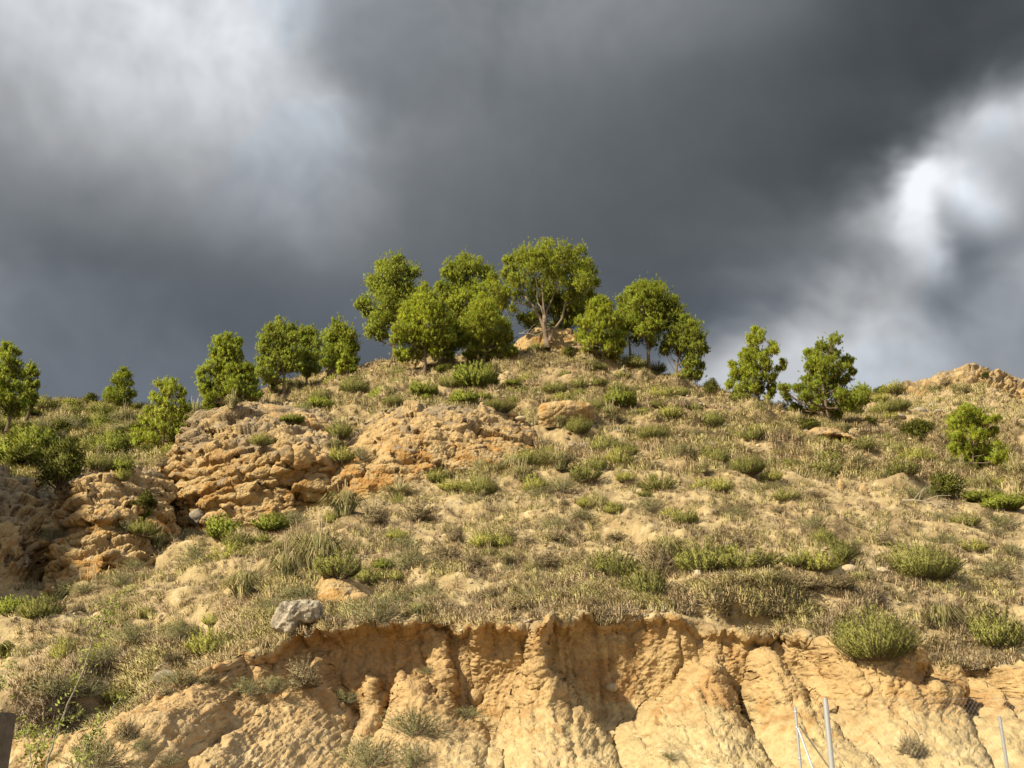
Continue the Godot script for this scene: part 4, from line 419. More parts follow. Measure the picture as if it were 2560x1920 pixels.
	[3, Vector3(4.87, 4.48, -20.01), 1.07, 0.58, "dry brown twiggy bush sprawling, on the terrace bank"],
	[0, Vector3(5.67, 3.77, -16.28), 0.46, 0.32, "olive green rosemary bush sunlit olive, below the small earth scarp"],
	[3, Vector3(8.14, 4.61, -20.25), 0.57, 0.34, "dry brown twiggy bush greyish, below the small earth scarp"],
	[1, Vector3(11.14, 4.44, -20.84), 0.52, 0.36, "grey-green feathery shrub at the picture's east edge above the lip"],
	[0, Vector3(8.20, 3.74, -18.83), 1.31, 0.93, "olive green rosemary bush largest of the east slope, above the rounded lip bush"],
	[3, Vector3(6.72, 4.13, -18.43), 0.55, 0.31, "dry brown twiggy bush dusky, upslope of the tall rim cushion"],
	[2, Vector3(14.38, 12.16, -38.83), 1.01, 0.40, "tussock of long arching grass pale, east of the broad layered pine's foot"],
	[4, Vector3(18.43, 14.30, -45.96), 0.88, 0.60, "dark green dense bush small, in the saddle behind the layered pine"],
	[0, Vector3(9.20, 8.51, -29.97), 0.56, 0.31, "olive green rosemary bush small, on the stony middle of the east slope"],
	[1, Vector3(12.00, 8.94, -31.22), 0.64, 0.43, "grey-green feathery shrub near the low overhanging slab's tail"],
	[0, Vector3(15.26, 11.96, -43.52), 0.75, 0.45, "olive green rosemary bush low, under the overhanging slab"],
	[3, Vector3(5.26, 5.78, -23.30), 0.51, 0.28, "dry brown twiggy bush mossy brown, on the sods of the terrace bank"],
	[3, Vector3(6.82, 5.90, -23.59), 0.44, 0.28, "dry brown twiggy bush curled, beneath the terrace rim"]]

# loose stones: foot, width, height, tone, label
const STONES := [
	[Vector3(2.65, 10.00, -33.41), 0.40, 0.34, 0, "round grey boulder lying on the scree slope"],
	[Vector3(2.32, 10.26, -33.80), 0.19, 0.18, 0, "small grey stone next to the round grey boulder"],
	[Vector3(-1.16, 8.47, -30.04), 0.28, 0.20, 0, "pale grey cobble above the spreading rosemary under the dome"],
	[Vector3(-1.61, 8.44, -29.95), 0.26, 0.14, 0, "flat grey cobble at the dome's foot"],
	[Vector3(-0.37, 8.85, -30.81), 0.27, 0.23, 0, "grey cobble at the west edge of the wide rosemary bush"],
	[Vector3(-0.31, 8.35, -30.01), 0.22, 0.20, 1, "ochre cobble in the little rock pile by the wide rosemary"],
	[Vector3(-0.53, 8.18, -29.62), 0.23, 0.17, 1, "flat ochre stone below the little rock pile"],
	[Vector3(0.16, 6.38, -24.32), 0.12, 0.13, 2, "white stone on the terrace rim"],
	[Vector3(5.78, 7.50, -27.67), 0.34, 0.17, 0, "thin tilted grey slab among the east slope grass"],
	[Vector3(2.98, 3.40, -15.25), 0.13, 0.11, 2, "knobbly pale stone on the terrace, west of the yellowish rosemary"],
	[Vector3(2.88, 3.50, -15.80), 0.10, 0.07, 2, "little pale stone in the terrace stone row"],
	[Vector3(3.19, 3.31, -14.81), 0.19, 0.08, 1, "flat sandy stone below the yellowish rosemary"],
	[Vector3(2.50, 4.30, -19.60), 0.10, 0.08, 2, "white pebble between rosemary and largest grey-brown bush"],
	[Vector3(-2.47, 2.98, -15.29), 0.35, 0.19, 1, "brown block leaning on the earth stump's foot"],
	[Vector3(5.75, 3.54, -16.01), 0.26, 0.16, 2, "pale rounded boulder on the terrace rim"],
	[Vector3(6.80, 3.65, -17.31), 0.29, 0.17, 2, "pale square stone beside the largest east slope bush"],
	[Vector3(2.99, 3.34, -15.17), 0.17, 0.18, 2, "lumpy pale stone at the upper end of the brown bank"],
	[Vector3(2.88, 3.50, -15.80), 0.11, 0.06, 2, "pale chip west of the lumpy pale stone"],
	[Vector3(3.29, 2.71, -14.25), 0.11, 0.09, 2, "pale stone stuck in the brown bank"],
	[Vector3(1.40, 1.64, -13.74), 0.18, 0.12, 2, "whitish stone set in the shaded wall of the cut"],
	[Vector3(-0.53, 1.49, -13.84), 0.22, 0.21, 1, "rounded clod of earth lodged in the cut's gully top"],
	[Vector3(-2.18, 1.26, -12.83), 0.09, 0.13, 1, "pinkish stone wedged in the narrow gully"],
	[Vector3(-2.26, 1.42, -13.04), 0.09, 0.09, 1, "earth clod higher up in the narrow gully"],
	[Vector3(-4.65, 1.76, -13.04), 0.31, 0.18, 0, "half-buried pale grey boulder on the west slope"],
	[Vector3(-4.33, 1.97, -13.35), 0.15, 0.09, 0, "grey stone upslope of the half-buried boulder"],
	[Vector3(-3.63, 2.22, -13.47), 0.20, 0.11, 1, "flat ochre stone below the grey boulder"],
	[Vector3(-7.28, 3.71, -19.62), 0.16, 0.08, 2, "pale slanted stone on the gravel below the buttress"],
	[Vector3(-6.33, 3.29, -17.53), 0.13, 0.06, 2, "thin pale stone on the bare gravel slope"],
	[Vector3(9.76, 7.26, -27.12), 0.24, 0.39, 1, "upright ochre stone on the east slope"],
	[Vector3(9.89, 6.79, -25.77), 0.26, 0.39, 1, "leaning ochre rock beside the upright stone"],
	[Vector3(22.55, 16.48, -51.89), 0.72, 0.36, 0, "grey boulder at the knoll's foot"],
	[Vector3(26.12, 18.28, -57.11), 1.00, 0.50, 0, "broad grey boulder on the knoll's flank"],
	[Vector3(34.34, 23.28, -72.54), 0.76, 0.51, 0, "smaller grey boulder up the knoll's flank"],
	[Vector3(29.03, 19.34, -60.59), 0.63, 0.32, 0, "flat grey boulder near the knoll's steep face"],
	[Vector3(43.52, 29.38, -82.23), 0.35, 0.49, 1, "pinkish stone marker on the knoll's top"],
	[Vector3(7.62, 10.35, -34.47), 0.42, 0.27, 0, "pale rounded boulder above the west bush of the pair"],
	[Vector3(6.85, 8.45, -30.17), 0.26, 0.13, 2, "white slab under the west bush of the pair"],
	[Vector3(16.09, 8.09, -31.23), 1.01, 0.27, 1, "flat ochre ledge stone beside the big shaggy dark bush"],
	[Vector3(4.02, 12.06, -37.99), 0.58, 0.29, 0, "flat grey rock above the round grey boulder"],
	[Vector3(-5.82, 20.30, -53.45), 0.42, 0.27, 1, "ochre stone beside the bushy young pine's foot"],
	[Vector3(1.99, 20.61, -53.24), 0.42, 0.27, 1, "tan stone before the biggest pine"],
	[Vector3(-1.36, 21.13, -55.03), 0.43, 0.24, 1, "tan stone at the conical young pine's foot"],
	[Vector3(0.06, 12.04, -36.05), 0.42, 0.25, 1, "pale ochre ledge rock east of the dome's top"],
	[Vector3(0.34, 11.88, -36.04), 0.49, 0.21, 2, "low whitish ledge rock between dome and flat slab"],
	[Vector3(-14.32, 7.36, -27.46), 0.37, 0.37, 1, "ochre pinnacle stone behind the banded buttress"],
	[Vector3(-10.01, 6.64, -29.27), 0.54, 0.54, 0, "dark pebbly block fallen at the bluff's foot"]]


const FENCE_POSTS := [[Vector3(2.942, 0.000, -10.200), 1.494, 0.0149, 0.0], [Vector3(3.039, 0.000, -9.500), 1.585, 0.0266, 0.0], [Vector3(5.150, 0.000, -10.400), 1.395, 0.0177, 0.0]]
const FENCE_BRACES := [[Vector3(2.938, 1.281, -10.150), Vector3(3.189, 0.000, -9.703), 0.0124], [Vector3(2.989, 1.294, -10.250), Vector3(4.059, 0.050, -11.200), 0.0087]]
const FENCE_CLAMPS := [[Vector3(2.942, 0.987, -10.200), 0.0149], [Vector3(2.942, 1.285, -10.200), 0.0149], [Vector3(2.942, 1.434, -10.200), 0.0149]]
const PILLAR_AT := Vector3(-3.30, 0.09, -5.5)
const SAPLING_AT := Vector3(-3.491, 0, -7.500)
const SAPLING_STEMS := [
	[[Vector3(0.001, 0.988, 0.000), Vector3(0.003, 1.126, 0.000), Vector3(0.006, 1.291, -0.050), Vector3(0.053, 1.560, -0.100), Vector3(0.107, 1.812, -0.150), Vector3(0.144, 2.101, -0.200), Vector3(0.200, 2.281, -0.250), Vector3(0.258, 2.386, -0.300), Vector3(0.362, 2.472, -0.350)], 0.0090],
	[[Vector3(0.241, 0.997, 0.100), Vector3(0.290, 1.168, 0.100), Vector3(0.344, 1.316, 0.100), Vector3(0.428, 1.457, 0.100), Vector3(0.517, 1.626, 0.000)], 0.0080],
	[[Vector3(-0.207, 0.969, -0.200), Vector3(-0.217, 1.120, -0.200), Vector3(-0.301, 1.307, -0.250), Vector3(-0.369, 1.388, -0.300)], 0.0060],
	[[Vector3(-0.195, 1.013, -0.200), Vector3(-0.185, 1.129, -0.200), Vector3(-0.172, 1.292, -0.200), Vector3(-0.155, 1.337, -0.200)], 0.0060],
	[[Vector3(-0.597, 1.651, -0.300), Vector3(-0.577, 1.766, -0.300), Vector3(-0.583, 1.863, -0.350)], 0.0040]]
const DEAD_BRANCHES := [[Vector3(11.0, 6.25, -24.6), 1.1, "bleached dead branch lying on the bare bank of the east slope"], [Vector3(1.05, 21.6, -52.0), 1.3, "pale fallen branch on the hilltop before the biggest pine"], [Vector3(4.2, 20.75, -52.0), 1.2, "pale fallen branch between the biggest pine and the rounded cone pine"]]

var rng := RandomNumberGenerator.new()
var soft := FastNoiseLite.new()      # rolling forms
var lump := FastNoiseLite.new()      # rounded clods
var cell := FastNoiseLite.new()      # pebbles
var block := FastNoiseLite.new()     # broken faces
var block_edge := FastNoiseLite.new() # the joints between them
var used := {}
var mats := {}
var main_pos := PackedVector3Array()
var main_nrm := PackedVector3Array()
var main_t := PackedFloat32Array()
var far_land := {}
var main_w := 0
var main_h := 0
var floor_y := PackedFloat32Array()  # highest ground over a 0.25 m raster, for standing things on
const FX := 720
const FZ := 420

# ------------------------------------------------------------------ small helpers
func numbered(called: String) -> String:
	if not used.has(called):
		used[called] = 0
		return called
	used[called] += 1
	return "%s_%03d" % [called, used[called]]

func tag(o: Node, label: String, category: String, group := "", kind := "") -> Node:
	if label: o.set_meta("label", label)
	if category: o.set_meta("category", category)
	if group: o.set_meta("group", group)
	if kind: o.set_meta("kind", kind)
	return o

func part(called: String, mesh: Mesh, m: Material, parent: Node) -> MeshInstance3D:
	var o := MeshInstance3D.new()
	o.name = numbered(called) if parent == self else called
	o.mesh = mesh
	o.material_override = m
	parent.add_child(o, true)
	return o

func thing(called: String, at: Vector3) -> Node3D:
	var o := Node3D.new()
	o.name = numbered(called)
	o.position = at
	add_child(o, true)
	return o

func array_mesh(v: PackedVector3Array, n: PackedVector3Array, c: PackedColorArray, idx := PackedInt32Array()) -> ArrayMesh:
	var a := []
	a.resize(Mesh.ARRAY_MAX)
	a[Mesh.ARRAY_VERTEX] = v
	a[Mesh.ARRAY_NORMAL] = n
	if c.size(): a[Mesh.ARRAY_COLOR] = c
	if idx.size(): a[Mesh.ARRAY_INDEX] = idx
	var m := ArrayMesh.new()
	m.add_surface_from_arrays(Mesh.PRIMITIVE_TRIANGLES, a)
	return m

# collects loose triangles (leaves, blades, twigs)
class Bits:
	var v := PackedVector3Array()
	var n := PackedVector3Array()
	var c := PackedColorArray()
	func tri(a: Vector3, b: Vector3, d: Vector3, nrm: Vector3, col: Color) -> void:
		if (d - a).cross(b - a).dot(nrm) < 0.0:
			var s := b
			b = d
			d = s
		v.append(a); v.append(b); v.append(d)
		n.append(nrm); n.append(nrm); n.append(nrm)
		c.append(col); c.append(col); c.append(col)
	# a tapered tube along points
	func tube(pts: Array, radii: Array, sides: int, col: Color) -> void:
		var rings := []
		for k in pts.size():
			var fwd: Vector3 = (pts[mini(k + 1, pts.size() - 1)] - pts[maxi(k - 1, 0)]).normalized()
			var side := fwd.cross(Vector3(0.31, 0.17, 0.93)).normalized()
			var up := side.cross(fwd)
			var ring := []
			for s in sides:
				var a := TAU * s / sides
				ring.append(side * cos(a) + up * sin(a))
			rings.append(ring)
		for k in pts.size() - 1:
			for s in sides:
				var s2 := (s + 1) % sides
				var n0: Vector3 = rings[k][s]; var n1: Vector3 = rings[k][s2]; var n2: Vector3 = rings[k + 1][s]; var n3: Vector3 = rings[k + 1][s2]
				var a: Vector3 = pts[k] + n0 * radii[k]; var b: Vector3 = pts[k] + n1 * radii[k]
				var d: Vector3 = pts[k + 1] + n2 * radii[k + 1]; var e: Vector3 = pts[k + 1] + n3 * radii[k + 1]
				smooth(a, b, e, n0, n1, n3, col)
				smooth(a, e, d, n0, n3, n2, col)
	func smooth(a: Vector3, b: Vector3, d: Vector3, na: Vector3, nb: Vector3, nd: Vector3, col: Color) -> void:
		if (d - a).cross(b - a).dot(na + nb + nd) < 0.0:
			v.append(a); v.append(d); v.append(b)
			n.append(na); n.append(nd); n.append(nb)
		else:
			v.append(a); v.append(b); v.append(d)
			n.append(na); n.append(nb); n.append(nd)
		c.append(col); c.append(col); c.append(col)

func bits_mesh(b: Bits) -> ArrayMesh:
	return array_mesh(b.v, b.n, b.c)

func lin(r: float, g: float, b: float) -> Color:
	return Color(r, g, b)

# ------------------------------------------------------------------ camera, light, sky
func setup_view() -> void:
	var cam := Camera3D.new()
	cam.name = "camera"
	cam.fov = 45.0
	cam.near = 0.1
	cam.far = 3000.0
	cam.position = Vector3(0, 1.7, 0)
	cam.rotation_degrees = Vector3(18, 0, 0)
	add_child(cam)
	var sun := DirectionalLight3D.new()
	sun.name = "sun"
	sun.light_energy = 1.6
	sun.light_color = Color(1.0, 0.945, 0.82)
	sun.light_angular_distance = 1.2
	sun.shadow_enabled = true
	sun.look_at_from_position(Vector3(-0.62, 0.64, 0.46), Vector3.ZERO)
	add_child(sun)
	var env := Environment.new()
	env.background_mode = Environment.BG_SKY
	env.tonemap_mode = Environment.TONE_MAPPER_LINEAR
	env.tonemap_exposure = 1.75
	env.sdfgi_enabled = true
	env.ssao_enabled = true
	env.ssil_enabled = true
	var sky := Sky.new()
	var pan := PanoramaSkyMaterial.new()
	pan.panorama = ImageTexture.create_from_image(storm_sky(1.75))
	sky.sky_material = pan
	env.sky = sky
	env.ambient_light_source = Environment.AMBIENT_SOURCE_SKY
	var we := WorldEnvironment.new()
	we.name = "weather"
	we.environment = env
	add_child(we)

# bicubic look-up in the table of cloud brightness
func table(fx: float, fy: float) -> float:
	var nx: int = SKY_AZ.size()
	var ny: int = SKY_EL.size()
	var ix := 0
	while ix < nx - 2 and fx > SKY_AZ[ix + 1]: ix += 1
	var iy := 0
	while iy < ny - 2 and fy < SKY_EL[iy + 1]: iy += 1
	var tx: float = clampf((fx - SKY_AZ[ix]) / (SKY_AZ[ix + 1] - SKY_AZ[ix]), 0.0, 1.0)
	var ty: float = clampf((fy - SKY_EL[iy]) / (SKY_EL[iy + 1] - SKY_EL[iy]), 0.0, 1.0)
	var col := [0.0, 0.0, 0.0, 0.0]
	for k in 4:
		var r: Array = SKY_LUM[clampi(iy - 1 + k, 0, ny - 1)]
		col[k] = cubic_interpolate(r[ix], r[ix + 1], r[maxi(ix - 1, 0)], r[mini(ix + 2, nx - 1)], tx)
	return cubic_interpolate(col[1], col[2], col[0], col[3], ty)

func storm_sky(exposure: float) -> Image:
	var w := 2048
	var h := 1024
	var im := Image.create(w, h, false, Image.FORMAT_RGBF)
	var n1 := FastNoiseLite.new()
	n1.seed = 11
	n1.noise_type = FastNoiseLite.TYPE_SIMPLEX_SMOOTH
	n1.fractal_octaves = 4
	n1.frequency = 1.0
	var n2 := FastNoiseLite.new()
	n2.seed = 23
	n2.noise_type = FastNoiseLite.TYPE_SIMPLEX_SMOOTH
	n2.fractal_octaves = 5
	n2.fractal_gain = 0.55
	n2.frequency = 1.0
	for y in h:
		var el := (0.5 - (y + 0.5) / h) * PI
		if el < -0.02:
			break
		var ce := cos(el)
		var se := sin(el)
		for x in w:
			var az := wrapf((x + 0.5) / w * TAU, -PI, PI)
			var d := Vector3(sin(az) * ce, se, -cos(az) * ce)
			var azd := rad_to_deg(az)
			var eld := rad_to_deg(el)
			var inside := absf(azd) < 62.0 and eld < 62.0
			var wob := n1.get_noise_3dv(d * 2.6)
			var wob2 := n1.get_noise_3dv(d * 2.6 + Vector3(7.3, 1.1, 4.2))
			var warp := Vector3(wob, wob2, 0.0) * 0.05
			var fine := n2.get_noise_3dv((d + warp) * Vector3(5.0, 7.5, 5.0))
			# rounded heads of cloud with crisper upper edges
			var puff := 0.55 - absf(n2.get_noise_3dv((d + warp) * 9.0 + Vector3(5, 0, 0))) * 1.6
			# the broken cloud that goes on all round
			var l := 200.0 + 50.0 * n1.get_noise_3dv(d * 1.3 + Vector3(3.1, 0, 8.0)) + 18.0 * wob2
			if inside:
				var share := smoothstep(62.0, 40.0, absf(azd)) * smoothstep(62.0, 46.0, eld)
				l = lerpf(l, table(azd + wob * 1.5 + fine * 1.6, eld + wob2 * 1.2 - fine * 1.4 - puff * 0.5), share)
			var bright := clampf((l - 100.0) / 110.0, 0.0, 1.0)
			l += fine * lerpf(6.0, 26.0, bright) + puff * lerpf(1.5, 20.0, bright) + n2.get_noise_3dv((d + warp) * 22.0) * lerpf(2.0, 12.0, bright)
			l = clampf(l, 68.0, 250.0)
			var s := l / 255.0
			var lum := pow(s, 2.25)
			var cool := clampf((165.0 - l) / 90.0, 0.0, 1.0)
			var low := smoothstep(28.0, 14.0, eld) * cool
			# rents where the higher, bluer air shows through
			var rent := bright * smoothstep(0.05, 0.4, n1.get_noise_3dv(d * 3.3 + Vector3(0, 9, 2)))
			var c := Color(lum * lerpf(0.965, 0.875, cool) * (1.0 - 0.10 * low) * (1.0 - 0.09 * rent), lum * (1.0 - 0.02 * rent), lum * lerpf(1.05, 1.13, cool) * (1.0 + 0.16 * low) * (1.0 + 0.05 * rent))
			im.set_pixel(x, y, Color(c.r / exposure, c.g / exposure, c.b / exposure))
	return im

# ------------------------------------------------------------------ materials
func noise_image(kind: int, freq: float, octaves: int, size: int, seed_: int) -> Image:
	var n := FastNoiseLite.new()
	n.seed = seed_
	n.noise_type = kind
	n.frequency = freq
	n.fractal_octaves = octaves
	if kind == FastNoiseLite.TYPE_CELLULAR:
		n.cellular_return_type = FastNoiseLite.RETURN_DISTANCE
		n.cellular_jitter = 1.0
	return n.get_seamless_image(size, size, kind == FastNoiseLite.TYPE_CELLULAR)

func grain_texture(seed_: int, lo: Color, hi: Color, freq: float, size := 512) -> ImageTexture:
	var im := noise_image(FastNoiseLite.TYPE_SIMPLEX, freq, 5, size, seed_)
	var fine := noise_image(FastNoiseLite.TYPE_CELLULAR, freq * 5.0, 2, size, seed_ + 1)
	im.convert(Image.FORMAT_RGB8)
	fine.convert(Image.FORMAT_RGB8)
	for y in size:
		for x in size:
			var k := clampf((im.get_pixel(x, y).r - 0.5) * 1.3 + 0.5, 0.0, 1.0) * 0.6 + fine.get_pixel(x, y).r * 0.4
			im.set_pixel(x, y, lo.lerp(hi, k))
	return ImageTexture.create_from_image(im)

func relief_texture(seed_: int, f_cell: float, f_soft: float, share: float, size := 1024) -> ImageTexture:
	var a := noise_image(FastNoiseLite.TYPE_CELLULAR, f_cell, 3, size, seed_)
	var b := noise_image(FastNoiseLite.TYPE_SIMPLEX, f_soft, 5, size, seed_ + 5)
	a.convert(Image.FORMAT_L8)
	b.convert(Image.FORMAT_L8)
	var da := a.get_data()
	var db := b.get_data()
	for k in da.size():
		da[k] = int(da[k] * share + db[k] * (1.0 - share))
	return ImageTexture.create_from_image(Image.create_from_data(size, size, false, Image.FORMAT_L8, da))

func ground_material(called: String, grain: Texture2D, relief: Texture2D, metres: float, depth_cm: float) -> StandardMaterial3D:
	var m := StandardMaterial3D.new()
	m.resource_name = called
	m.vertex_color_use_as_albedo = true
	m.albedo_texture = grain
	m.uv1_triplanar = true
	m.uv1_world_triplanar = true
	m.uv1_scale = Vector3.ONE / metres
	m.roughness = 0.95
	m.metallic_specular = 0.25
	m.heightmap_enabled = true
	m.heightmap_texture = relief
	m.heightmap_scale = depth_cm
	return m

func leaf_material(called: String, through: Color) -> StandardMaterial3D:
	var m := StandardMaterial3D.new()
	m.resource_name = called
	m.vertex_color_use_as_albedo = true
	m.roughness = 0.7
	m.metallic_specular = 0.18
	m.cull_mode = BaseMaterial3D.CULL_DISABLED
	if through.r > 0.0:
		m.backlight_enabled = true
		m.backlight = through
	return m

func make_materials() -> void:
	var grain := grain_texture(3, Color(0.74, 0.72, 0.70), Color(1, 1, 1), 0.012)
	var gravel := relief_texture(31, 0.045, 0.02, 0.55)
	var clods := relief_texture(47, 0.03, 0.03, 0.4)
	mats.earth = ground_material("earth", grain, gravel, 2.1, 3.5)
	mats.rock = ground_material("conglomerate", grain, gravel, 2.6, 7.0)
	mats.far = ground_material("far earth", grain, clods, 5.0, 16.0)
	mats.stone = ground_material("stone", grain, clods, 0.9, 2.0)
	mats.needles = leaf_material("pine needles", Color(0.84, 0.88, 0.4))
	mats.leaves = leaf_material("shrub leaves", Color(0.66, 0.68, 0.34))
	mats.straw = leaf_material("dry grass", Color(0.4, 0.36, 0.25))
	mats.bark = ground_material("bark", grain, clods, 0.5, 2.0)
	mats.twig = leaf_material("twigs", Color(0, 0, 0))
	var z := StandardMaterial3D.new()
	z.resource_name = "galvanised steel"
	z.albedo_color = Color(0.72, 0.73, 0.75)
	z.metallic = 0.55
	z.roughness = 0.42
	mats.steel = z
	mats.concrete = ground_material("concrete", grain, clods, 0.7, 0.6)

# ------------------------------------------------------------------ land
func run(points: Array, count: Array) -> PackedVector3Array:
	# a smooth line through the points, count[k] steps on its k-th stretch
	var times := [0.0]
	for k in points.size() - 1:
		times.append(times[k] + pow(maxf((points[k + 1] as Vector3).distance_to(points[k]), 0.001), 0.5))
	var out := PackedVector3Array()
	var last := points.size() - 1
	for k in last:
		var a: Vector3 = points[k]
		var b: Vector3 = points[k + 1]
		var dt: float = times[k + 1] - times[k]
		var pre: Vector3 = points[k - 1] if k > 0 else a * 2.0 - b
		var post: Vector3 = points[k + 2] if k + 2 <= last else b * 2.0 - a
		var pt: float = (times[k - 1] - times[k]) if k > 0 else -dt
		var qt: float = (times[k + 2] - times[k]) if k + 2 <= last else dt * 2.0
		for s in count[k]:
			out.append(a.cubic_interpolate_in_time(b, pre, post, float(s) / count[k], dt, pt, qt))
	out.append(points[last])
	return out

func densify(net: Array, col_steps: Array, row_steps: Array) -> Array:
	var lines := []
	for r in net:
		lines.append(run(r, col_steps))
	var w: int = lines[0].size()
	var h := 1
	for s in row_steps: h += s
	var pos := PackedVector3Array()
	pos.resize(w * h)
	for i in w:
		var col := []
		for l in lines: col.append(l[i])
		var dense := run(col, row_steps)
		for j in h:
			pos[j * w + i] = dense[j]
	var t := PackedFloat32Array()
	for k in row_steps.size():
		for s in row_steps[k]: t.append(k + float(s) / row_steps[k])
	t.append(row_steps.size())
	return [pos, w, h, t]

func normals_of(pos: PackedVector3Array, w: int, h: int) -> PackedVector3Array:
	var n := PackedVector3Array()
	n.resize(pos.size())
	for j in h:
		var j0 := maxi(j - 1, 0) * w
		var j1 := mini(j + 1, h - 1) * w
		for i in w:
			var e := pos[j * w + mini(i + 1, w - 1)] - pos[j * w + maxi(i - 1, 0)]
			var u := pos[j1 + i] - pos[j0 + i]
			n[j * w + i] = e.cross(u).normalized()
	return n

func grid_index(w: int, h: int) -> PackedInt32Array:
	var idx := PackedInt32Array()
	idx.resize((w - 1) * (h - 1) * 6)
	var k := 0
	for j in h - 1:
		for i in w - 1:
			var a := j * w + i
			idx[k] = a; idx[k + 1] = a + w; idx[k + 2] = a + w + 1
			idx[k + 3] = a; idx[k + 4] = a + w + 1; idx[k + 5] = a + 1
			k += 6
	return idx

func note_floor(pos: PackedVector3Array) -> void:
	for p in pos:
		var gx := int((p.x + 90.0) * 4.0)
		var gz := int(-p.z * 4.0)
		if gx >= 0 and gx < FX and gz >= 0 and gz < FZ:
			var k := gz * FX + gx
			if p.y > floor_y[k]: floor_y[k] = p.y

func ground_at(x: float, z: float) -> float:
	var best := -99.0
	var gx := int((x + 90.0) * 4.0)
	var gz := int(-z * 4.0)
	for r in 4:
		for dz in range(-r, r + 1):
			for dx in range(-r, r + 1):
				var k := clampi(gz + dz, 0, FZ - 1) * FX + clampi(gx + dx, 0, FX - 1)
				best = maxf(best, floor_y[k])
		if best > -50.0: return best
	return 0.0

func spur_at(x: float, y: float) -> float:
	var best := 0.0
	for s in SPURS:
		var k: float = (s[1] - y) / (s[1] - s[3])
		if k < -0.1: continue
		var kk := clampf(k, 0.0, 1.15)
		var hw: float = lerpf(s[4], s[5], kk)
		var dx: float = (x - lerpf(s[0], s[2], kk)) / hw
		if absf(dx) >= 1.0: continue
		var a: float = lerpf(s[6], s[7], kk) * pow(1.0 - dx * dx, 0.5) * smoothstep(-0.1, 0.08, k)
		best = maxf(best, a)
	return best

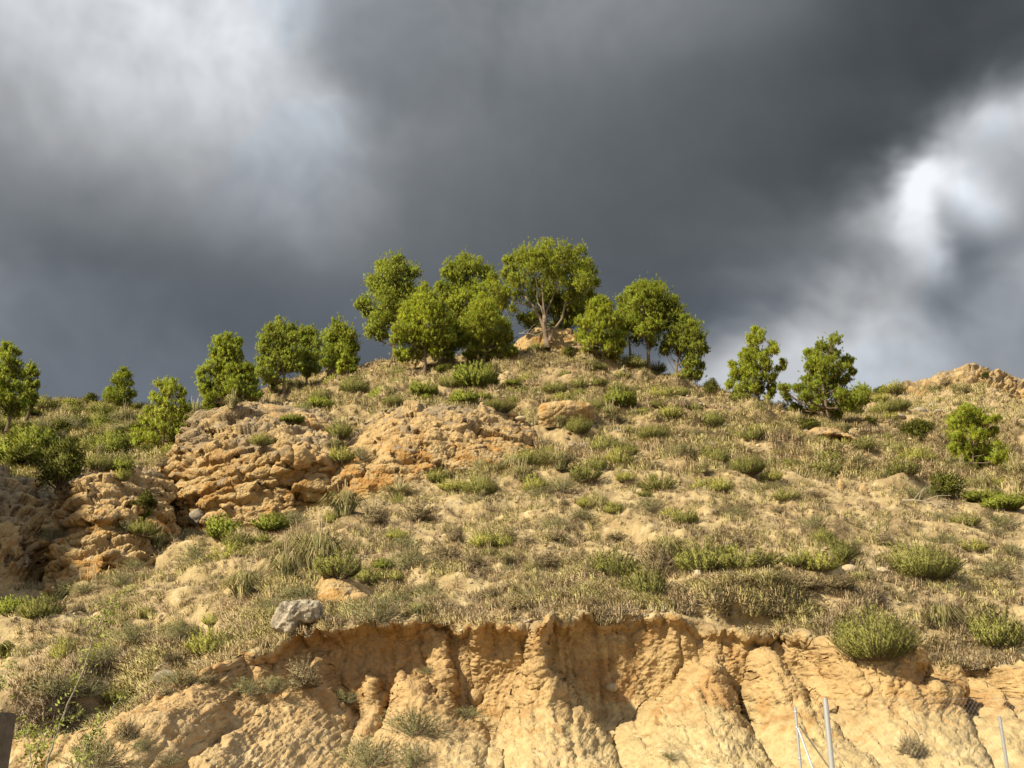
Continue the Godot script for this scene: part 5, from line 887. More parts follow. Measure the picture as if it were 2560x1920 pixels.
func build_main() -> void:
	var cs := []
	for k in MAIN_NET[0].size() - 1: cs.append([14, 20, 30, 34, 36, 38, 38, 38, 38, 40, 38, 40, 40, 40, 38, 38, 40, 38, 24, 14][k])
	var d := densify(MAIN_NET, cs, MAIN_ROWS)
	var pos: PackedVector3Array = d[0]
	var w: int = d[1]
	var h: int = d[2]
	var t: PackedFloat32Array = d[3]
	# the big forms
	for j in h:
		var tj := t[j]
		if tj > 0.9 and tj < 5.4:
			var ramp := smoothstep(0.9, 1.6, tj) * smoothstep(5.4, 4.5, tj)
			var rim := smoothstep(3.3, 4.4, tj) * smoothstep(5.6, 5.0, tj)
			for i in w:
				var p := pos[j * w + i]
				var x := p.x + 0.12 * soft.get_noise_3d(p.x * 1.5, p.y * 1.5, 3.0) + 0.05 * soft.get_noise_3d(p.x * 6.0, p.y * 6.0, 9.0)
				var out := spur_at(x, p.y + 0.10 * soft.get_noise_2d(p.x * 3.0, 5.0)) * ramp
				out += rim * 0.22 * soft.get_noise_3d(p.x * 0.9, 1.0, 4.0) + rim * 0.05 * soft.get_noise_3d(p.x * 3.6, p.y * 2.0, 2.0)
				p.z += out
				p.y += rim * (0.16 * soft.get_noise_2d(p.x * 2.2, 31.0) + 0.07 * soft.get_noise_2d(p.x * 7.0, 12.0))
				p.z -= rim * 0.20 * smoothstep(-0.1, 0.35, soft.get_noise_2d(p.x * 0.8, 77.0))
				var rill := smoothstep(0.16, 0.0, absf(soft.get_noise_3d(p.x * 1.5 + 0.2 * p.y, p.y * 0.35, 21.0)))
				p.z -= ramp * 0.05 * rill
				pos[j * w + i] = p
	var nrm := normals_of(pos, w, h)
	# clods, runnels, tread banks
	for j in h:
		var tj := t[j]
		var bank := smoothstep(0.6, 1.2, tj) * smoothstep(5.6, 4.9, tj)
		var slope := smoothstep(5.2, 6.4, tj)
		var far := smoothstep(9.0, 12.0, tj)
		for i in w:
			var p := pos[j * w + i]
			var a := 0.0
			if bank > 0.01:
				var big := soft.get_noise_3dv(p * 1.1)
				var c := lump.get_noise_3dv(p * Vector3(3.4, 2.6, 3.4))
				var fine := lump.get_noise_3dv(p * 9.0)
				a += bank * (0.10 * big + 0.024 * c + 0.020 * fine + 0.012 * soft.get_noise_3dv(p * 22.0) - 0.030 * cell.get_noise_3dv(p * 8.0) * smoothstep(-0.3, 0.3, soft.get_noise_3dv(p * 0.9 + Vector3(5, 5, 5))) - 0.018 * cell.get_noise_3dv(p * 17.0) + 0.014 * soft.get_noise_3d(p.x * 5.0, p.y * 1.6, p.z * 5.0))
			if slope > 0.01:
				var roll := soft.get_noise_3d(p.x * 0.35, p.y * 1.3, p.z * 0.35)
				a += slope * (0.22 * roll * (1.0 + far) + 0.13 * soft.get_noise_3dv(p * 1.4) + 0.022 * lump.get_noise_3dv(p * 4.5) * (1.0 + 1.2 * far))
				var step_y := p.y + 0.9 * soft.get_noise_3d(p.x * 0.16, 3.0, p.z * 0.16)
				var patch := smoothstep(-0.15, 0.25, soft.get_noise_3d(p.x * 0.22, 60.0, p.z * 0.22))
				var wave := sin(step_y * TAU / 1.25)
				a += slope * patch * 0.27 * (1.0 + 0.5 * far) * (wave + 0.35 * sin(step_y * TAU / 0.625 + 1.0))
			pos[j * w + i] = p + nrm[j * w + i] * a
	nrm = normals_of(pos, w, h)
	var col := PackedColorArray()
	col.resize(pos.size())
	var pale := lin(0.47, 0.37, 0.20)
	var rose := lin(0.465, 0.34, 0.185)
	var ochre := lin(0.42, 0.285, 0.14)
	var rust := lin(0.35, 0.215, 0.095)
	var litter := lin(0.42, 0.34, 0.19)
	var brown := lin(0.29, 0.215, 0.125)
	var marl := lin(0.50, 0.42, 0.27)
	for j in h:
		var tj := t[j]
		for i in w:
			var p := pos[j * w + i]
			var n1 := soft.get_noise_3dv(p * 0.8 + Vector3(50, 0, 0))
			var n2 := soft.get_noise_3dv(p * 3.5 + Vector3(0, 70, 0))
			var n3 := lump.get_noise_3dv(p * 7.0)
			var c := Color()
			if tj < 5.0:
				c = rose.lerp(pale, smoothstep(-2.0, 2.0, p.x + 2.5 * n1))
				var wall := smoothstep(2.7, 3.1, tj + 0.9 * n2)
				c = c.lerp(ochre, wall * 0.65)
				c = c.lerp(rust, 0.8 * wall * smoothstep(0.15, 0.45, n1 + 0.5 * n2))
				c = c.lerp(marl, (1.0 - wall) * 0.6 * smoothstep(0.1, 0.35, n2 - 0.3 * n1))
			else:
				c = (pale * 0.84).lerp(litter, smoothstep(-0.3, 0.2, n1 + 0.6 * n2))
				c = c.lerp(brown, 0.85 * smoothstep(0.08, 0.35, soft.get_noise_3dv(p * 1.3 + Vector3(9, 9, 9)) + 0.4 * n3))
				c = c.lerp(marl, 0.5 * smoothstep(0.25, 0.45, n2 - n1))
				if tj > 10.0: c = c.lerp(lin(0.36, 0.275, 0.15), 0.35)
			var f := 1.0 + 0.22 * n3 + 0.1 * n2
			col[j * w + i] = Color(c.r * f, c.g * f, c.b * f)
	main_pos = pos
	main_nrm = nrm
	main_t = t
	main_w = w
	main_h = h
	note_floor(pos)
	var o := part("hillside", array_mesh(pos, nrm, col, grid_index(w, h)), mats.earth, self)
	tag(o, "pale ochre earth hillside with a cut bank along its foot", "hillside", "", "structure")

func build_far(called: String, net: Array, steps: int, rsteps: int, label: String, green: float) -> Array:
	var cs := []
	for k in net[0].size() - 1: cs.append(steps)
	var rs := []
	for k in net.size() - 1: rs.append(rsteps)
	var d := densify(net, cs, rs)
	var pos: PackedVector3Array = d[0]
	var w: int = d[1]
	var h: int = d[2]
	var nrm := normals_of(pos, w, h)
	for k in pos.size():
		var p := pos[k]
		var a := 0.45 * soft.get_noise_3d(p.x * 0.22, p.y * 0.5, p.z * 0.22) + 0.22 * lump.get_noise_3dv(p * 0.8) + 0.1 * lump.get_noise_3dv(p * 2.4)
		pos[k] = p + nrm[k] * a
	nrm = normals_of(pos, w, h)
	var col := PackedColorArray()
	col.resize(pos.size())
	for k in pos.size():
		var p := pos[k]
		var n1 := soft.get_noise_3dv(p * 0.35)
		var n2 := soft.get_noise_3dv(p * 1.6)
		var c := lin(0.44, 0.34, 0.2).lerp(lin(0.22, 0.19, 0.09), clampf(green + smoothstep(-0.2, 0.3, n1 + 0.5 * n2) * 0.6, 0.0, 1.0))
		c = c.lerp(lin(0.5, 0.4, 0.25), 0.6 * smoothstep(0.1, 0.4, n2 - n1))
		var f := 1.0 + 0.2 * lump.get_noise_3dv(p * 3.0)
		col[k] = Color(c.r * f, c.g * f, c.b * f)
	note_floor(pos)
	tag(part(called, array_mesh(pos, nrm, col, grid_index(w, h)), mats.far, self), label, called, "", "structure")
	return [pos, nrm, w, h]

# a body of conglomerate rock over its own net; crust: share of grey weathered skin
func build_rock(called: String, net: Array, csteps: int, rsteps: int, amp: float, crust: float, rust_share: float, ledges: float, label: String) -> void:
	var cs := []
	for k in net[0].size() - 1: cs.append(csteps)
	var rs := []
	for k in net.size() - 1: rs.append(rsteps)
	var d := densify(net, cs, rs)
	var pos: PackedVector3Array = d[0]
	var w: int = d[1]
	var h: int = d[2]
	var nrm := normals_of(pos, w, h)
	for k in pos.size():
		var p := pos[k]
		var q := p + Vector3(0.3, 0.2, 0.3) * soft.get_noise_3dv(p * 0.9)
		var beds := soft.get_noise_3d(q.x * 0.25 + q.y * 0.5, q.y * 1.7 - q.x * 0.35, q.z * 0.4)
		var a := 0.40 * soft.get_noise_3dv(p * 0.5) + 0.06 * lump.get_noise_3dv(p * 1.1) + ledges * (smoothstep(-0.08, 0.12, beds) - 0.5) + 0.24 * block.get_noise_3dv(q * Vector3(0.42, 0.62, 0.42)) - 0.14 * smoothstep(0.06, 0.0, block_edge.get_noise_3dv(q * Vector3(0.38, 0.55, 0.38)) + 1.0)
		pos[k] = p + nrm[k] * a * amp
	nrm = normals_of(pos, w, h)
	for k in pos.size():
		var p := pos[k]
		var skin := smoothstep(-0.15, 0.2, soft.get_noise_3dv(p * 0.7 + Vector3(20, 0, 0)))
		var peb := -cell.get_noise_3dv(p * 7.5)
		var peb2 := -cell.get_noise_3dv(p * 14.0)
		var hole := smoothstep(0.25, 0.5, soft.get_noise_3dv(p * 1.6 + Vector3(0, 0, 33)))
		pos[k] = p + nrm[k] * ((0.022 + 0.045 * skin) * peb + 0.028 * peb2 + 0.03 * lump.get_noise_3dv(p * 2.6) - 0.20 * hole) * minf(amp + 0.3, 1.0)
	nrm = normals_of(pos, w, h)
	var col := PackedColorArray()
	col.resize(pos.size())
	for j in h:
		for i in w:
			var k := j * w + i
			var p := pos[k]
			var n1 := soft.get_noise_3dv(p * 0.6 + Vector3(0, 12, 0))
			var n2 := soft.get_noise_3dv(p * 2.4)
			var n3 := cell.get_noise_3dv(p * 7.5)
			var c := lin(0.475, 0.345, 0.175).lerp(lin(0.43, 0.27, 0.105), smoothstep(0.0, 0.3, n1 + 0.4 * n2))
			c = c.lerp(lin(0.40, 0.215, 0.07), rust_share * smoothstep(0.05, 0.35, n2 + n1 * 0.6))
			var grey := smoothstep(0.5, 0.62, crust + 0.5 * n1 + 0.25 * n2 + (float(j) / h - 0.5) * 0.7)
			c = c.lerp(lin(0.29, 0.24, 0.165), grey * 0.85)
			# single pebbles in their own tones
			var tone := soft.get_noise_3dv((p * 7.5).round() * 3.7)
			c = c.lerp(lin(0.42, 0.37, 0.29), 0.5 * smoothstep(0.15, 0.4, tone) * smoothstep(-0.35, -0.6, n3))
			var f := 1.0 + 0.2 * tone + 0.16 * n2
			col[k] = Color(c.r * f, c.g * f, c.b * f)
	note_floor(pos)
	var o := part(called, array_mesh(pos, nrm, col, grid_index(w, h)), mats.rock, self)
	tag(o, label, "rock outcrop")

func build_land() -> void:
	floor_y.resize(FX * FZ)
	floor_y.fill(-99.0)
	build_main()
	far_land.ridge = build_far("ridge", RIDGE_NET, 30, 40, "scrub covered ridge behind the gully beside the hill", 0.55)
	far_land.hill_flank = build_far("hill_flank", FLANK_NET, 16, 16, "scrubby flank of the hill across the gully, beyond the picture's west edge", 0.4)
	far_land.knoll = build_far("knoll", KNOLL_NET, 24, 44, "stony pale knoll with a pointed top beyond the saddle", -0.5)
	build_rock("rock_outcrop", BLUFF_NET, 38, 46, 0.9, 0.46, 0.5, 0.22, "largest ochre rock bluff of pebbly conglomerate, with ledges and hollows, below the leaning slab")
	build_rock("rock_outcrop", DOME_NET, 38, 44, 0.75, 0.42, 0.75, 0.12, "domed outcrop of rusty pebbly conglomerate between the big bluff and the scrubby terrace")
	build_rock("rock_outcrop", BUTTRESS_NET, 34, 40, 0.75, 0.42, 0.4, 0.3, "upright banded rock buttress at the gully mouth, smaller than the bluff above it")
	build_rock("rock_outcrop", DARKROCK_NET, 30, 34, 0.8, 0.62, 0.5, 0.3, "brown rounded rock hump standing in the gully beside the banded buttress")
	build_rock("rock_slab", CAPSLAB_NET, 22, 18, 0.5, 0.5, 0.6, 0.15, "long slanting slab of rusty rock lying on top of the big bluff")
	build_rock("rock_outcrop", MOUND_NET, 14, 14, 0.4, 0.35, 0.1, 0.3, "small pinkish stony mound on the hilltop behind the big forked pine")
	build_rock("rock_slab", SLAB_NET, 18, 14, 0.25, 0.2, 0.3, 0.1, "flat blocky slab of ochre rock with a sheer front above the scree")
	build_rock("rock_slab", OVERHANG_NET, 18, 14, 0.35, 0.45, 0.8, 0.2, "low rusty overhanging slab on the slope below the saddle pine")
	build_rock("rock_outcrop", KNOB_NET, 20, 22, 1.2, 0.5, 0.1, 0.6, "bare layered rock knob crowning the far stony knoll")
	build_rock("earth_stump", STUMP_NET, 20, 20, 0.16, -0.4, 0.1, 0.1, "upright stump of grooved yellow earth capped by a green bush")
	# the flat land all round, out to the horizon
	var g := PlaneMesh.new()
	g.size = Vector2(2400, 2400)
	var gm := StandardMaterial3D.new()
	gm.resource_name = "road verge"
	gm.albedo_color = Color(0.56, 0.49, 0.37)
	gm.roughness = 0.95
	var o := part("ground", g, gm, self)
	o.position.y = -0.03
	tag(o, "flat pale ground at the foot of the hill", "ground", "", "structure")

# ------------------------------------------------------------------ pines
func needle_tuft(seed_: int) -> ArrayMesh:
	var r := RandomNumberGenerator.new()
	r.seed = seed_
	var b := Bits.new()
	for k in 34:
		var a := r.randf() * TAU
		var tilt := deg_to_rad(r.randf_range(8.0, 78.0))
		var dir := Vector3(cos(a) * sin(tilt), cos(tilt), sin(a) * sin(tilt))
		var base := Vector3(0, r.randf_range(-0.09, 0.07), 0)
		var tip := base + dir * r.randf_range(0.10, 0.17)
		var side := dir.cross(Vector3(r.randf_range(-1, 1), r.randf_range(-1, 1), r.randf_range(-1, 1))).normalized() * r.randf_range(0.007, 0.012)
		var g := r.randf_range(0.82, 1.2)
		b.tri(base - side, base + side, tip, (dir * 0.55 + Vector3.UP * 0.75).normalized(), Color(g, g, g))
	# the woody twig that carries them
	b.tri(Vector3(-0.008, -0.22, 0), Vector3(0.008, -0.22, 0), Vector3(0, 0.02, 0), Vector3.BACK, Color(0.9, 0.55, 0.6))
	return bits_mesh(b)

func multi(called: String, mesh: Mesh, m: Material, xf: Array, cols: Array, parent: Node) -> MultiMeshInstance3D:
	var mm := MultiMesh.new()
	mm.transform_format = MultiMesh.TRANSFORM_3D
	mm.use_colors = cols.size() > 0
	mm.mesh = mesh
	mm.instance_count = xf.size()
	for k in xf.size():
		mm.set_instance_transform(k, xf[k])
		if cols.size(): mm.set_instance_color(k, cols[k])
	var o := MultiMeshInstance3D.new()
	o.name = numbered(called) if parent == self else called
	o.multimesh = mm
	o.material_override = m
	parent.add_child(o, true)
	return o

func toward(y_axis: Vector3, spin: float, size: float) -> Basis:
	var x := y_axis.cross(Vector3(0.37, 0.11, 0.92)).normalized()
	var z := x.cross(y_axis)
	var c := cos(spin)
	var s := sin(spin)
	return Basis((x * c + z * s) * size, y_axis * size, (z * c - x * s) * size)

func bark_line(pts: Array, r0: float, r1: float, wander: float, r: RandomNumberGenerator) -> Array:
	var path := run(pts, range(pts.size() - 1).map(func(_k): return 4))
	var out := []
	var radii := []
	for k in path.size():
		var f := float(k) / (path.size() - 1)
		var q := path[k]
		if k > 0 and k < path.size() - 1: q += Vector3(r.randf_range(-1, 1), 0, r.randf_range(-1, 1)) * wander
		out.append(q)
		radii.append(lerpf(r0, r1, pow(f, 0.8)) * (1.0 + (0.5 * pow(1.0 - f, 9.0) if r0 > 0.06 else 0.0)))
	return [out, radii]

func build_pine(number: int, row: Array, tufts: Array) -> void:
	var r := RandomNumberGenerator.new()
	r.seed = 100 + number
	var foot: Vector3 = row[1]
	var t := thing("pine_tree", foot - Vector3(0, 0.12, 0))
	tag(t, row[0], "pine tree", "pines growing along the hill crest")
	var blobs := []
	var flat: Array = row[5]
	var n := flat.size() / 3
	var top := 0.0
	var low := 99.0
	for k in n:
		top = maxf(top, flat[k * 3 + 1])
		low = minf(low, flat[k * 3 + 1])
	for k in n:
		var x: float = flat[k * 3]
		var y: float = flat[k * 3 + 1]
		var rad: float = flat[k * 3 + 2] * 1.03
		# how wide the crown is at this height, so that it is as deep as it is wide
		var lo := x
		var hi := x
		for q in n:
			if absf(flat[q * 3 + 1] - y) < 0.9:
				lo = minf(lo, flat[q * 3])
				hi = maxf(hi, flat[q * 3])
		var half := maxf((hi - lo) * 0.5, 0.1)
		var off := (x - (lo + hi) * 0.5) / half
		var deep := sqrt(maxf(0.0, 1.0 - off * off)) * half
		var z1 := r.randf_range(-0.25, 0.95) * deep
		blobs.append([Vector3(x, y, z1), rad])
		blobs.append([Vector3(x + r.randf_range(-0.2, 0.2) * rad, y + r.randf_range(-0.25, 0.15) * rad, -deep * r.randf_range(0.3, 0.95)), rad * 0.95])
	# trunk and boughs
	var wood := Bits.new()
	var tr: float = row[2]
	var bark := lin(0.23, 0.17, 0.125) if number != FORKED_PINE else lin(0.31, 0.245, 0.19)  # forked pine: sunlight on its bark painted in as a paler tone
	if number == FORKED_PINE:
		for k in FORK_LIMBS.size():
			var one := Bits.new()
			var pts: Array = FORK_LIMBS[k].duplicate()
			for q in range(1, pts.size()): pts[q] += Vector3(0, 0, r.randf_range(-0.25, 0.35) * q * 0.5)
			var base_r: float = tr if k == 0 else [0.0, 0.095, 0.07, 0.09, 0.07, 0.10, 0.05][k]
			var l := bark_line(pts, base_r, base_r * (0.72 if k == 0 else 0.35), 0.03, r)
			one.tube(l[0], l[1], 9, bark)
			part("trunk" if k == 0 else "limb", bits_mesh(one), mats.bark, t)
	else:
		# the stem follows the middle of the crown
		var mid := Vector3.ZERO
		var tip := Vector3.ZERO
		for q in blobs:
			mid += q[0] / blobs.size()
			if q[0].y > tip.y: tip = q[0]
		var stem := [Vector3(0, -0.7, 0), Vector3(r.randf_range(-0.05, 0.05), low * 0.7 + 0.2, 0), Vector3(mid.x * 0.55, mid.y, mid.z * 0.4), Vector3(tip.x * 0.95, top, tip.z * 0.6)]
		var l := bark_line(stem, tr, 0.018, 0.025, r)
		wood.tube(l[0], l[1], 9, bark)
		part("trunk", bits_mesh(wood), mats.bark, t)
		var boughs := Bits.new()
		for q in blobs:
			var to: Vector3 = q[0]
			var out_by := Vector2(to.x, to.z).length()
			if out_by < 0.25 or to.y < low + 0.15: continue
			var at_y := clampf(to.y - out_by * 0.45, maxf(maxf(low * 0.6, 0.25), top * 0.2), top * 0.95)
			var f: float = (at_y - stem[0].y) / (top - stem[0].y)
			var idx := clampi(int(f * l[0].size()), 0, l[0].size() - 1)
			var from: Vector3 = l[0][idx]
			var bend := from.lerp(to, 0.55) + Vector3(0, -0.12 * out_by, 0)
			var bl := bark_line([from, bend, to], maxf(0.012, minf(tr * 0.4, 0.022 * out_by + 0.012)), 0.008, 0.02, r)
			boughs.tube(bl[0], bl[1], 5, bark)
		part("bough", bits_mesh(boughs), mats.bark, t).set_meta("kind", "stuff")
	# needles
	var xf := []
	var cols := []
	var dense: float = row[4]
	var tone: Color = [lin(0.355, 0.385, 0.11), lin(0.345, 0.385, 0.10), lin(0.40, 0.435, 0.10), lin(0.33, 0.37, 0.10)][row[3]]  # last tone slightly darker: shade on the rear pines put into the colour
	for q in blobs:
		var rad: float = q[1]
		var count := int((44.0 + 560.0 * rad * rad) * dense)
		# smaller sprays that break the outline of each mass
		var sprays := []
		for s in 22:
			var d0 := Vector3(r.randfn(), r.randfn() * 0.8 + 0.25, r.randfn()).normalized()
			sprays.append([q[0] + d0 * rad * r.randf_range(0.3, 0.95), rad * r.randf_range(0.14, 0.34), r.randf_range(0.88, 1.14)])
		var mass := r.randf_range(0.85, 1.15)
		for k in count:
			var s: Array = sprays[r.randi() % 22]
			var d := Vector3(r.randfn(), r.randfn(), r.randfn()).normalized()
			if d.y < -0.35 and r.randf() < 0.5: d.y = -d.y
			var p: Vector3
			var pick := r.randf()
			if pick < 0.5:
				p = s[0] + d * s[1] * pow(r.randf(), 0.4) * Vector3(1, 0.85, 1)
			elif pick < 0.84:
				p = q[0] + Vector3(r.randfn(), r.randfn() * 0.9, r.randfn()) * rad * 0.46
			else: # shoots that bridge to a neighbouring mass
				var other: Array = blobs[r.randi() % blobs.size()]
				for again in 5:
					if (other[0] as Vector3).distance_to(q[0]) < 1.9 * rad + other[1]: break
					other = blobs[r.randi() % blobs.size()]
				var reach: bool = (other[0] as Vector3).distance_to(q[0]) < 1.9 * rad + other[1]
				p = (q[0] as Vector3).lerp(other[0], r.randf_range(0.2, 0.6) if reach else 0.0) + Vector3(r.randfn(), r.randfn(), r.randfn()) * rad * 0.4
			var axis: Vector3 = (d * 0.45 + Vector3(0, 1.0, 0) + (p - q[0]) / rad * 0.4 + Vector3(r.randfn(), r.randfn(), r.randfn()) * 0.2).normalized()
			xf.append(Transform3D(toward(axis, r.randf() * TAU, r.randf_range(0.5, 0.9)), p))
			var g: float = mass * s[2] * r.randf_range(0.75, 1.25)
			var yellow := r.randf_range(0.9, 1.12)
			cols.append(Color(tone.r * g * yellow, tone.g * g, tone.b * g))
	var crown := multi("crown", tufts[number % tufts.size()], mats.needles, xf, cols, t)
	crown.set_meta("kind", "stuff")

func build_pines() -> void:
	var tufts := [needle_tuft(1), needle_tuft(2), needle_tuft(3)]
	for k in PINES.size(): build_pine(k, PINES[k], tufts)

# ------------------------------------------------------------------ shrubs
# one bush, one metre wide and one metre high: [foliage, stems]
func make_bush(kind: int, seed_: int, fine := false) -> Array:
	var r := RandomNumberGenerator.new()
	r.seed = 900 + seed_ + kind * 37
	var leaf := Bits.new()
	var wood := Bits.new()
	var shift := r.randf_range(0.85, 1.15)
	match kind:
		0, 5, 6: # rosemary, leafy bush, cushion: upright shoots closely set with leaves
			var shoots: int = [170, 0, 0, 0, 0, 170, 170][kind] * (3 if fine else 1)
			var low: Color = {0: lin(0.175, 0.17, 0.055), 5: lin(0.165, 0.18, 0.036), 6: lin(0.24, 0.23, 0.065)}[kind]
			var high: Color = {0: lin(0.265, 0.265, 0.075), 5: lin(0.245, 0.275, 0.05), 6: lin(0.36, 0.345, 0.09)}[kind]
			var lobes := []
			for k in 6: lobes.append(Vector3(r.randf_range(-0.3, 0.3), r.randf_range(0.7, 1.08), r.randf_range(-0.3, 0.3)))
			for k in shoots:
				var a := r.randf() * TAU
				var out := sqrt(r.randf())
				var root := Vector3(cos(a), 0, sin(a)) * out * 0.2
				var lean := out * deg_to_rad(60.0)
				var tall := 0.0
				for l in lobes: tall = maxf(tall, l.y * exp(-4.5 * Vector2(l.x - cos(a) * out * 0.42, l.z - sin(a) * out * 0.42).length_squared()))
				var length := (0.55 + 0.42 * tall) * r.randf_range(0.72, 1.08) * lerpf(1.0, 0.74, out)
				var dir := Vector3(cos(a) * sin(lean), cos(lean), sin(a) * sin(lean)).normalized()
				var tip := root + dir * length
				tip.x = clampf(tip.x, -0.52, 0.52)
				tip.z = clampf(tip.z, -0.52, 0.52)
				var mid := root.lerp(tip, 0.5) + Vector3(0, -0.05, 0)
				if k % 2 == 0: wood.tube([root, mid, tip], ([0.006, 0.004, 0.002] if fine else [0.011, 0.008, 0.003]), 3, lin(0.14, 0.11, 0.075))
				var tone := shift * r.randf_range(0.78, 1.25)
				var leaves := 30
				for q in leaves:
					var f := 0.25 + 0.78 * pow(float(q) / leaves, 0.85)
					var p := (root.lerp(mid, f * 2.0) if f < 0.5 else mid.lerp(tip, f * 2.0 - 1.0))
					var la := r.randf() * TAU
					var ld := (Vector3(cos(la), r.randf_range(0.3, 1.2), sin(la)) + dir * 0.5).normalized()
					var size := r.randf_range(0.032, 0.062) * (0.62 if fine else 1.0) * (1.3 if kind == 5 else 1.0)
					var w := ld.cross(Vector3(r.randfn(), r.randfn(), r.randfn())).normalized() * size * (0.30 if kind == 5 else 0.2)
					var c: Color = low.lerp(high, r.randf()) * tone
					var nrm := (ld * 0.5 + Vector3(p.x * 1.3, 0.45, p.z * 1.3)).normalized()
					leaf.tri(p - w, p + w, p + ld * size * 1.6, nrm, Color(c.r, c.g, c.b))
		1: # feathery grey-green: thin wands with fine leaves
			for k in 120:
				var d := Vector3(r.randfn() * 0.75, absf(r.randfn()) * 0.9 + 0.12, r.randfn() * 0.75).normalized()
				var length := r.randf_range(0.4, 0.62) / maxf(0.62, absf(d.y) * 0.6 + 0.4)
				var root := Vector3(d.x, 0, d.z) * 0.08
				var tip := root + Vector3(d.x * 0.95, d.y * 1.35, d.z * 0.95) * length + Vector3(r.randfn(), 0, r.randfn()) * 0.03
				var mid := root.lerp(tip, 0.5) + Vector3(0, 0.06, 0)
				if k % 2 == 0: wood.tube([root, mid, tip], [0.007, 0.005, 0.002], 3, lin(0.25, 0.21, 0.15))
				var tone := shift * r.randf_range(0.75, 1.25)
				var warm := r.randf()
				for q in 22:
					var f := 0.2 + 0.8 * r.randf()
					var p := (root.lerp(mid, f * 2.0) if f < 0.5 else mid.lerp(tip, f * 2.0 - 1.0)) + Vector3(r.randfn(), r.randfn(), r.randfn()) * 0.014
					var ld := (d + Vector3(r.randfn(), r.randfn() + 0.4, r.randfn()) * 0.6).normalized()
					var size := r.randf_range(0.05, 0.1)
					var w := ld.cross(Vector3(r.randfn(), r.randfn(), r.randfn())).normalized() * size * 0.09
					var c := lin(0.19, 0.20, 0.105).lerp(lin(0.27, 0.225, 0.12), warm * 0.7) * tone
					leaf.tri(p - w, p + w, p + ld * size, (ld * 0.5 + d + Vector3.UP * 0.4).normalized(), Color(c.r, c.g, c.b))
		2: # tussock of long arching blades
			for k in 420:
				var a := r.randf() * TAU
				var out := pow(r.randf(), 0.7)
				var root := Vector3(cos(a), 0, sin(a)) * r.randf() * 0.17
				var high := r.randf_range(0.55, 1.05) * lerpf(1.0, 0.72, out)
				var reach := out * r.randf_range(0.36, 0.62)
				var p0 := root
				var p1 := root + Vector3(cos(a) * reach * 0.35, high * 0.72, sin(a) * reach * 0.35)
				var p2 := root + Vector3(cos(a) * reach * 0.85, high * 0.9, sin(a) * reach * 0.85)
				var p3 := root + Vector3(cos(a) * reach * 1.3, high * (0.9 - 0.55 * out), sin(a) * reach * 1.3)
				var side := Vector3(-sin(a), 0, cos(a)).rotated(Vector3.UP, r.randf_range(-0.9, 0.9)) * r.randf_range(0.005, 0.009)
				var dry := r.randf()
				var c := lin(0.17, 0.165, 0.062) if dry < 0.55 else (lin(0.27, 0.23, 0.11) if dry < 0.85 else lin(0.40, 0.32, 0.18))
				c = c * (shift * r.randf_range(0.75, 1.2))
				c.a = 1.0
				var nrm := Vector3(cos(a) * 0.8, 0.7, sin(a) * 0.8).normalized()
				leaf.tri(p0 - side, p0 + side, p1 + side, nrm, c)
				leaf.tri(p0 - side, p1 + side, p1 - side, nrm, c)
				leaf.tri(p1 - side, p1 + side, p2 + side * 0.8, nrm, c)
				leaf.tri(p1 - side, p2 + side * 0.8, p2 - side * 0.8, nrm, c)
				leaf.tri(p2 - side * 0.8, p2 + side * 0.8, p3, nrm, c)
			for k in 12: # seed stalks
				var a := r.randf() * TAU
				var tip := Vector3(cos(a) * 0.25, r.randf_range(1.0, 1.35), sin(a) * 0.25) * Vector3(r.randf(), 1, r.randf())
				wood.tube([Vector3(tip.x * 0.2, 0, tip.z * 0.2), tip * Vector3(0.7, 0.6, 0.7), tip], [0.004, 0.004, 0.009], 3, lin(0.46, 0.37, 0.22))
		3: # dry twiggy bush
			for k in 150:
				var d := Vector3(r.randfn(), absf(r.randfn()) * 0.8 + 0.15, r.randfn()).normalized()
				var tip := Vector3(d.x * 0.5, d.y * 0.95, d.z * 0.5) * r.randf_range(0.65, 1.05)
				var mid := tip * 0.5 + Vector3(r.randfn(), r.randfn(), r.randfn()) * 0.05
				var c := lin(0.22, 0.165, 0.105) * r.randf_range(0.6, 1.2)
				c.a = 1.0
				wood.tube([Vector3.ZERO, mid, tip], [0.009, 0.006, 0.002], 3, c)
				var warm := r.randf()
				for q in 20:
					var f := 0.35 + 0.65 * r.randf()
					var p := (mid * f * 2.0 if f < 0.5 else mid.lerp(tip, f * 2.0 - 1.0))
					var ld := (d + Vector3(r.randfn(), r.randfn(), r.randfn()) * 0.9).normalized()
					var size := r.randf_range(0.05, 0.11)
					var w := ld.cross(Vector3(r.randfn(), r.randfn(), r.randfn())).normalized() * size * 0.075
					var lc := lin(0.235, 0.18, 0.115).lerp(lin(0.30, 0.26, 0.14), warm) * (shift * r.randf_range(0.7, 1.25))
					lc.a = 1.0
					leaf.tri(p - w, p + w, p + ld * size, (ld * 0.5 + d).normalized(), lc)
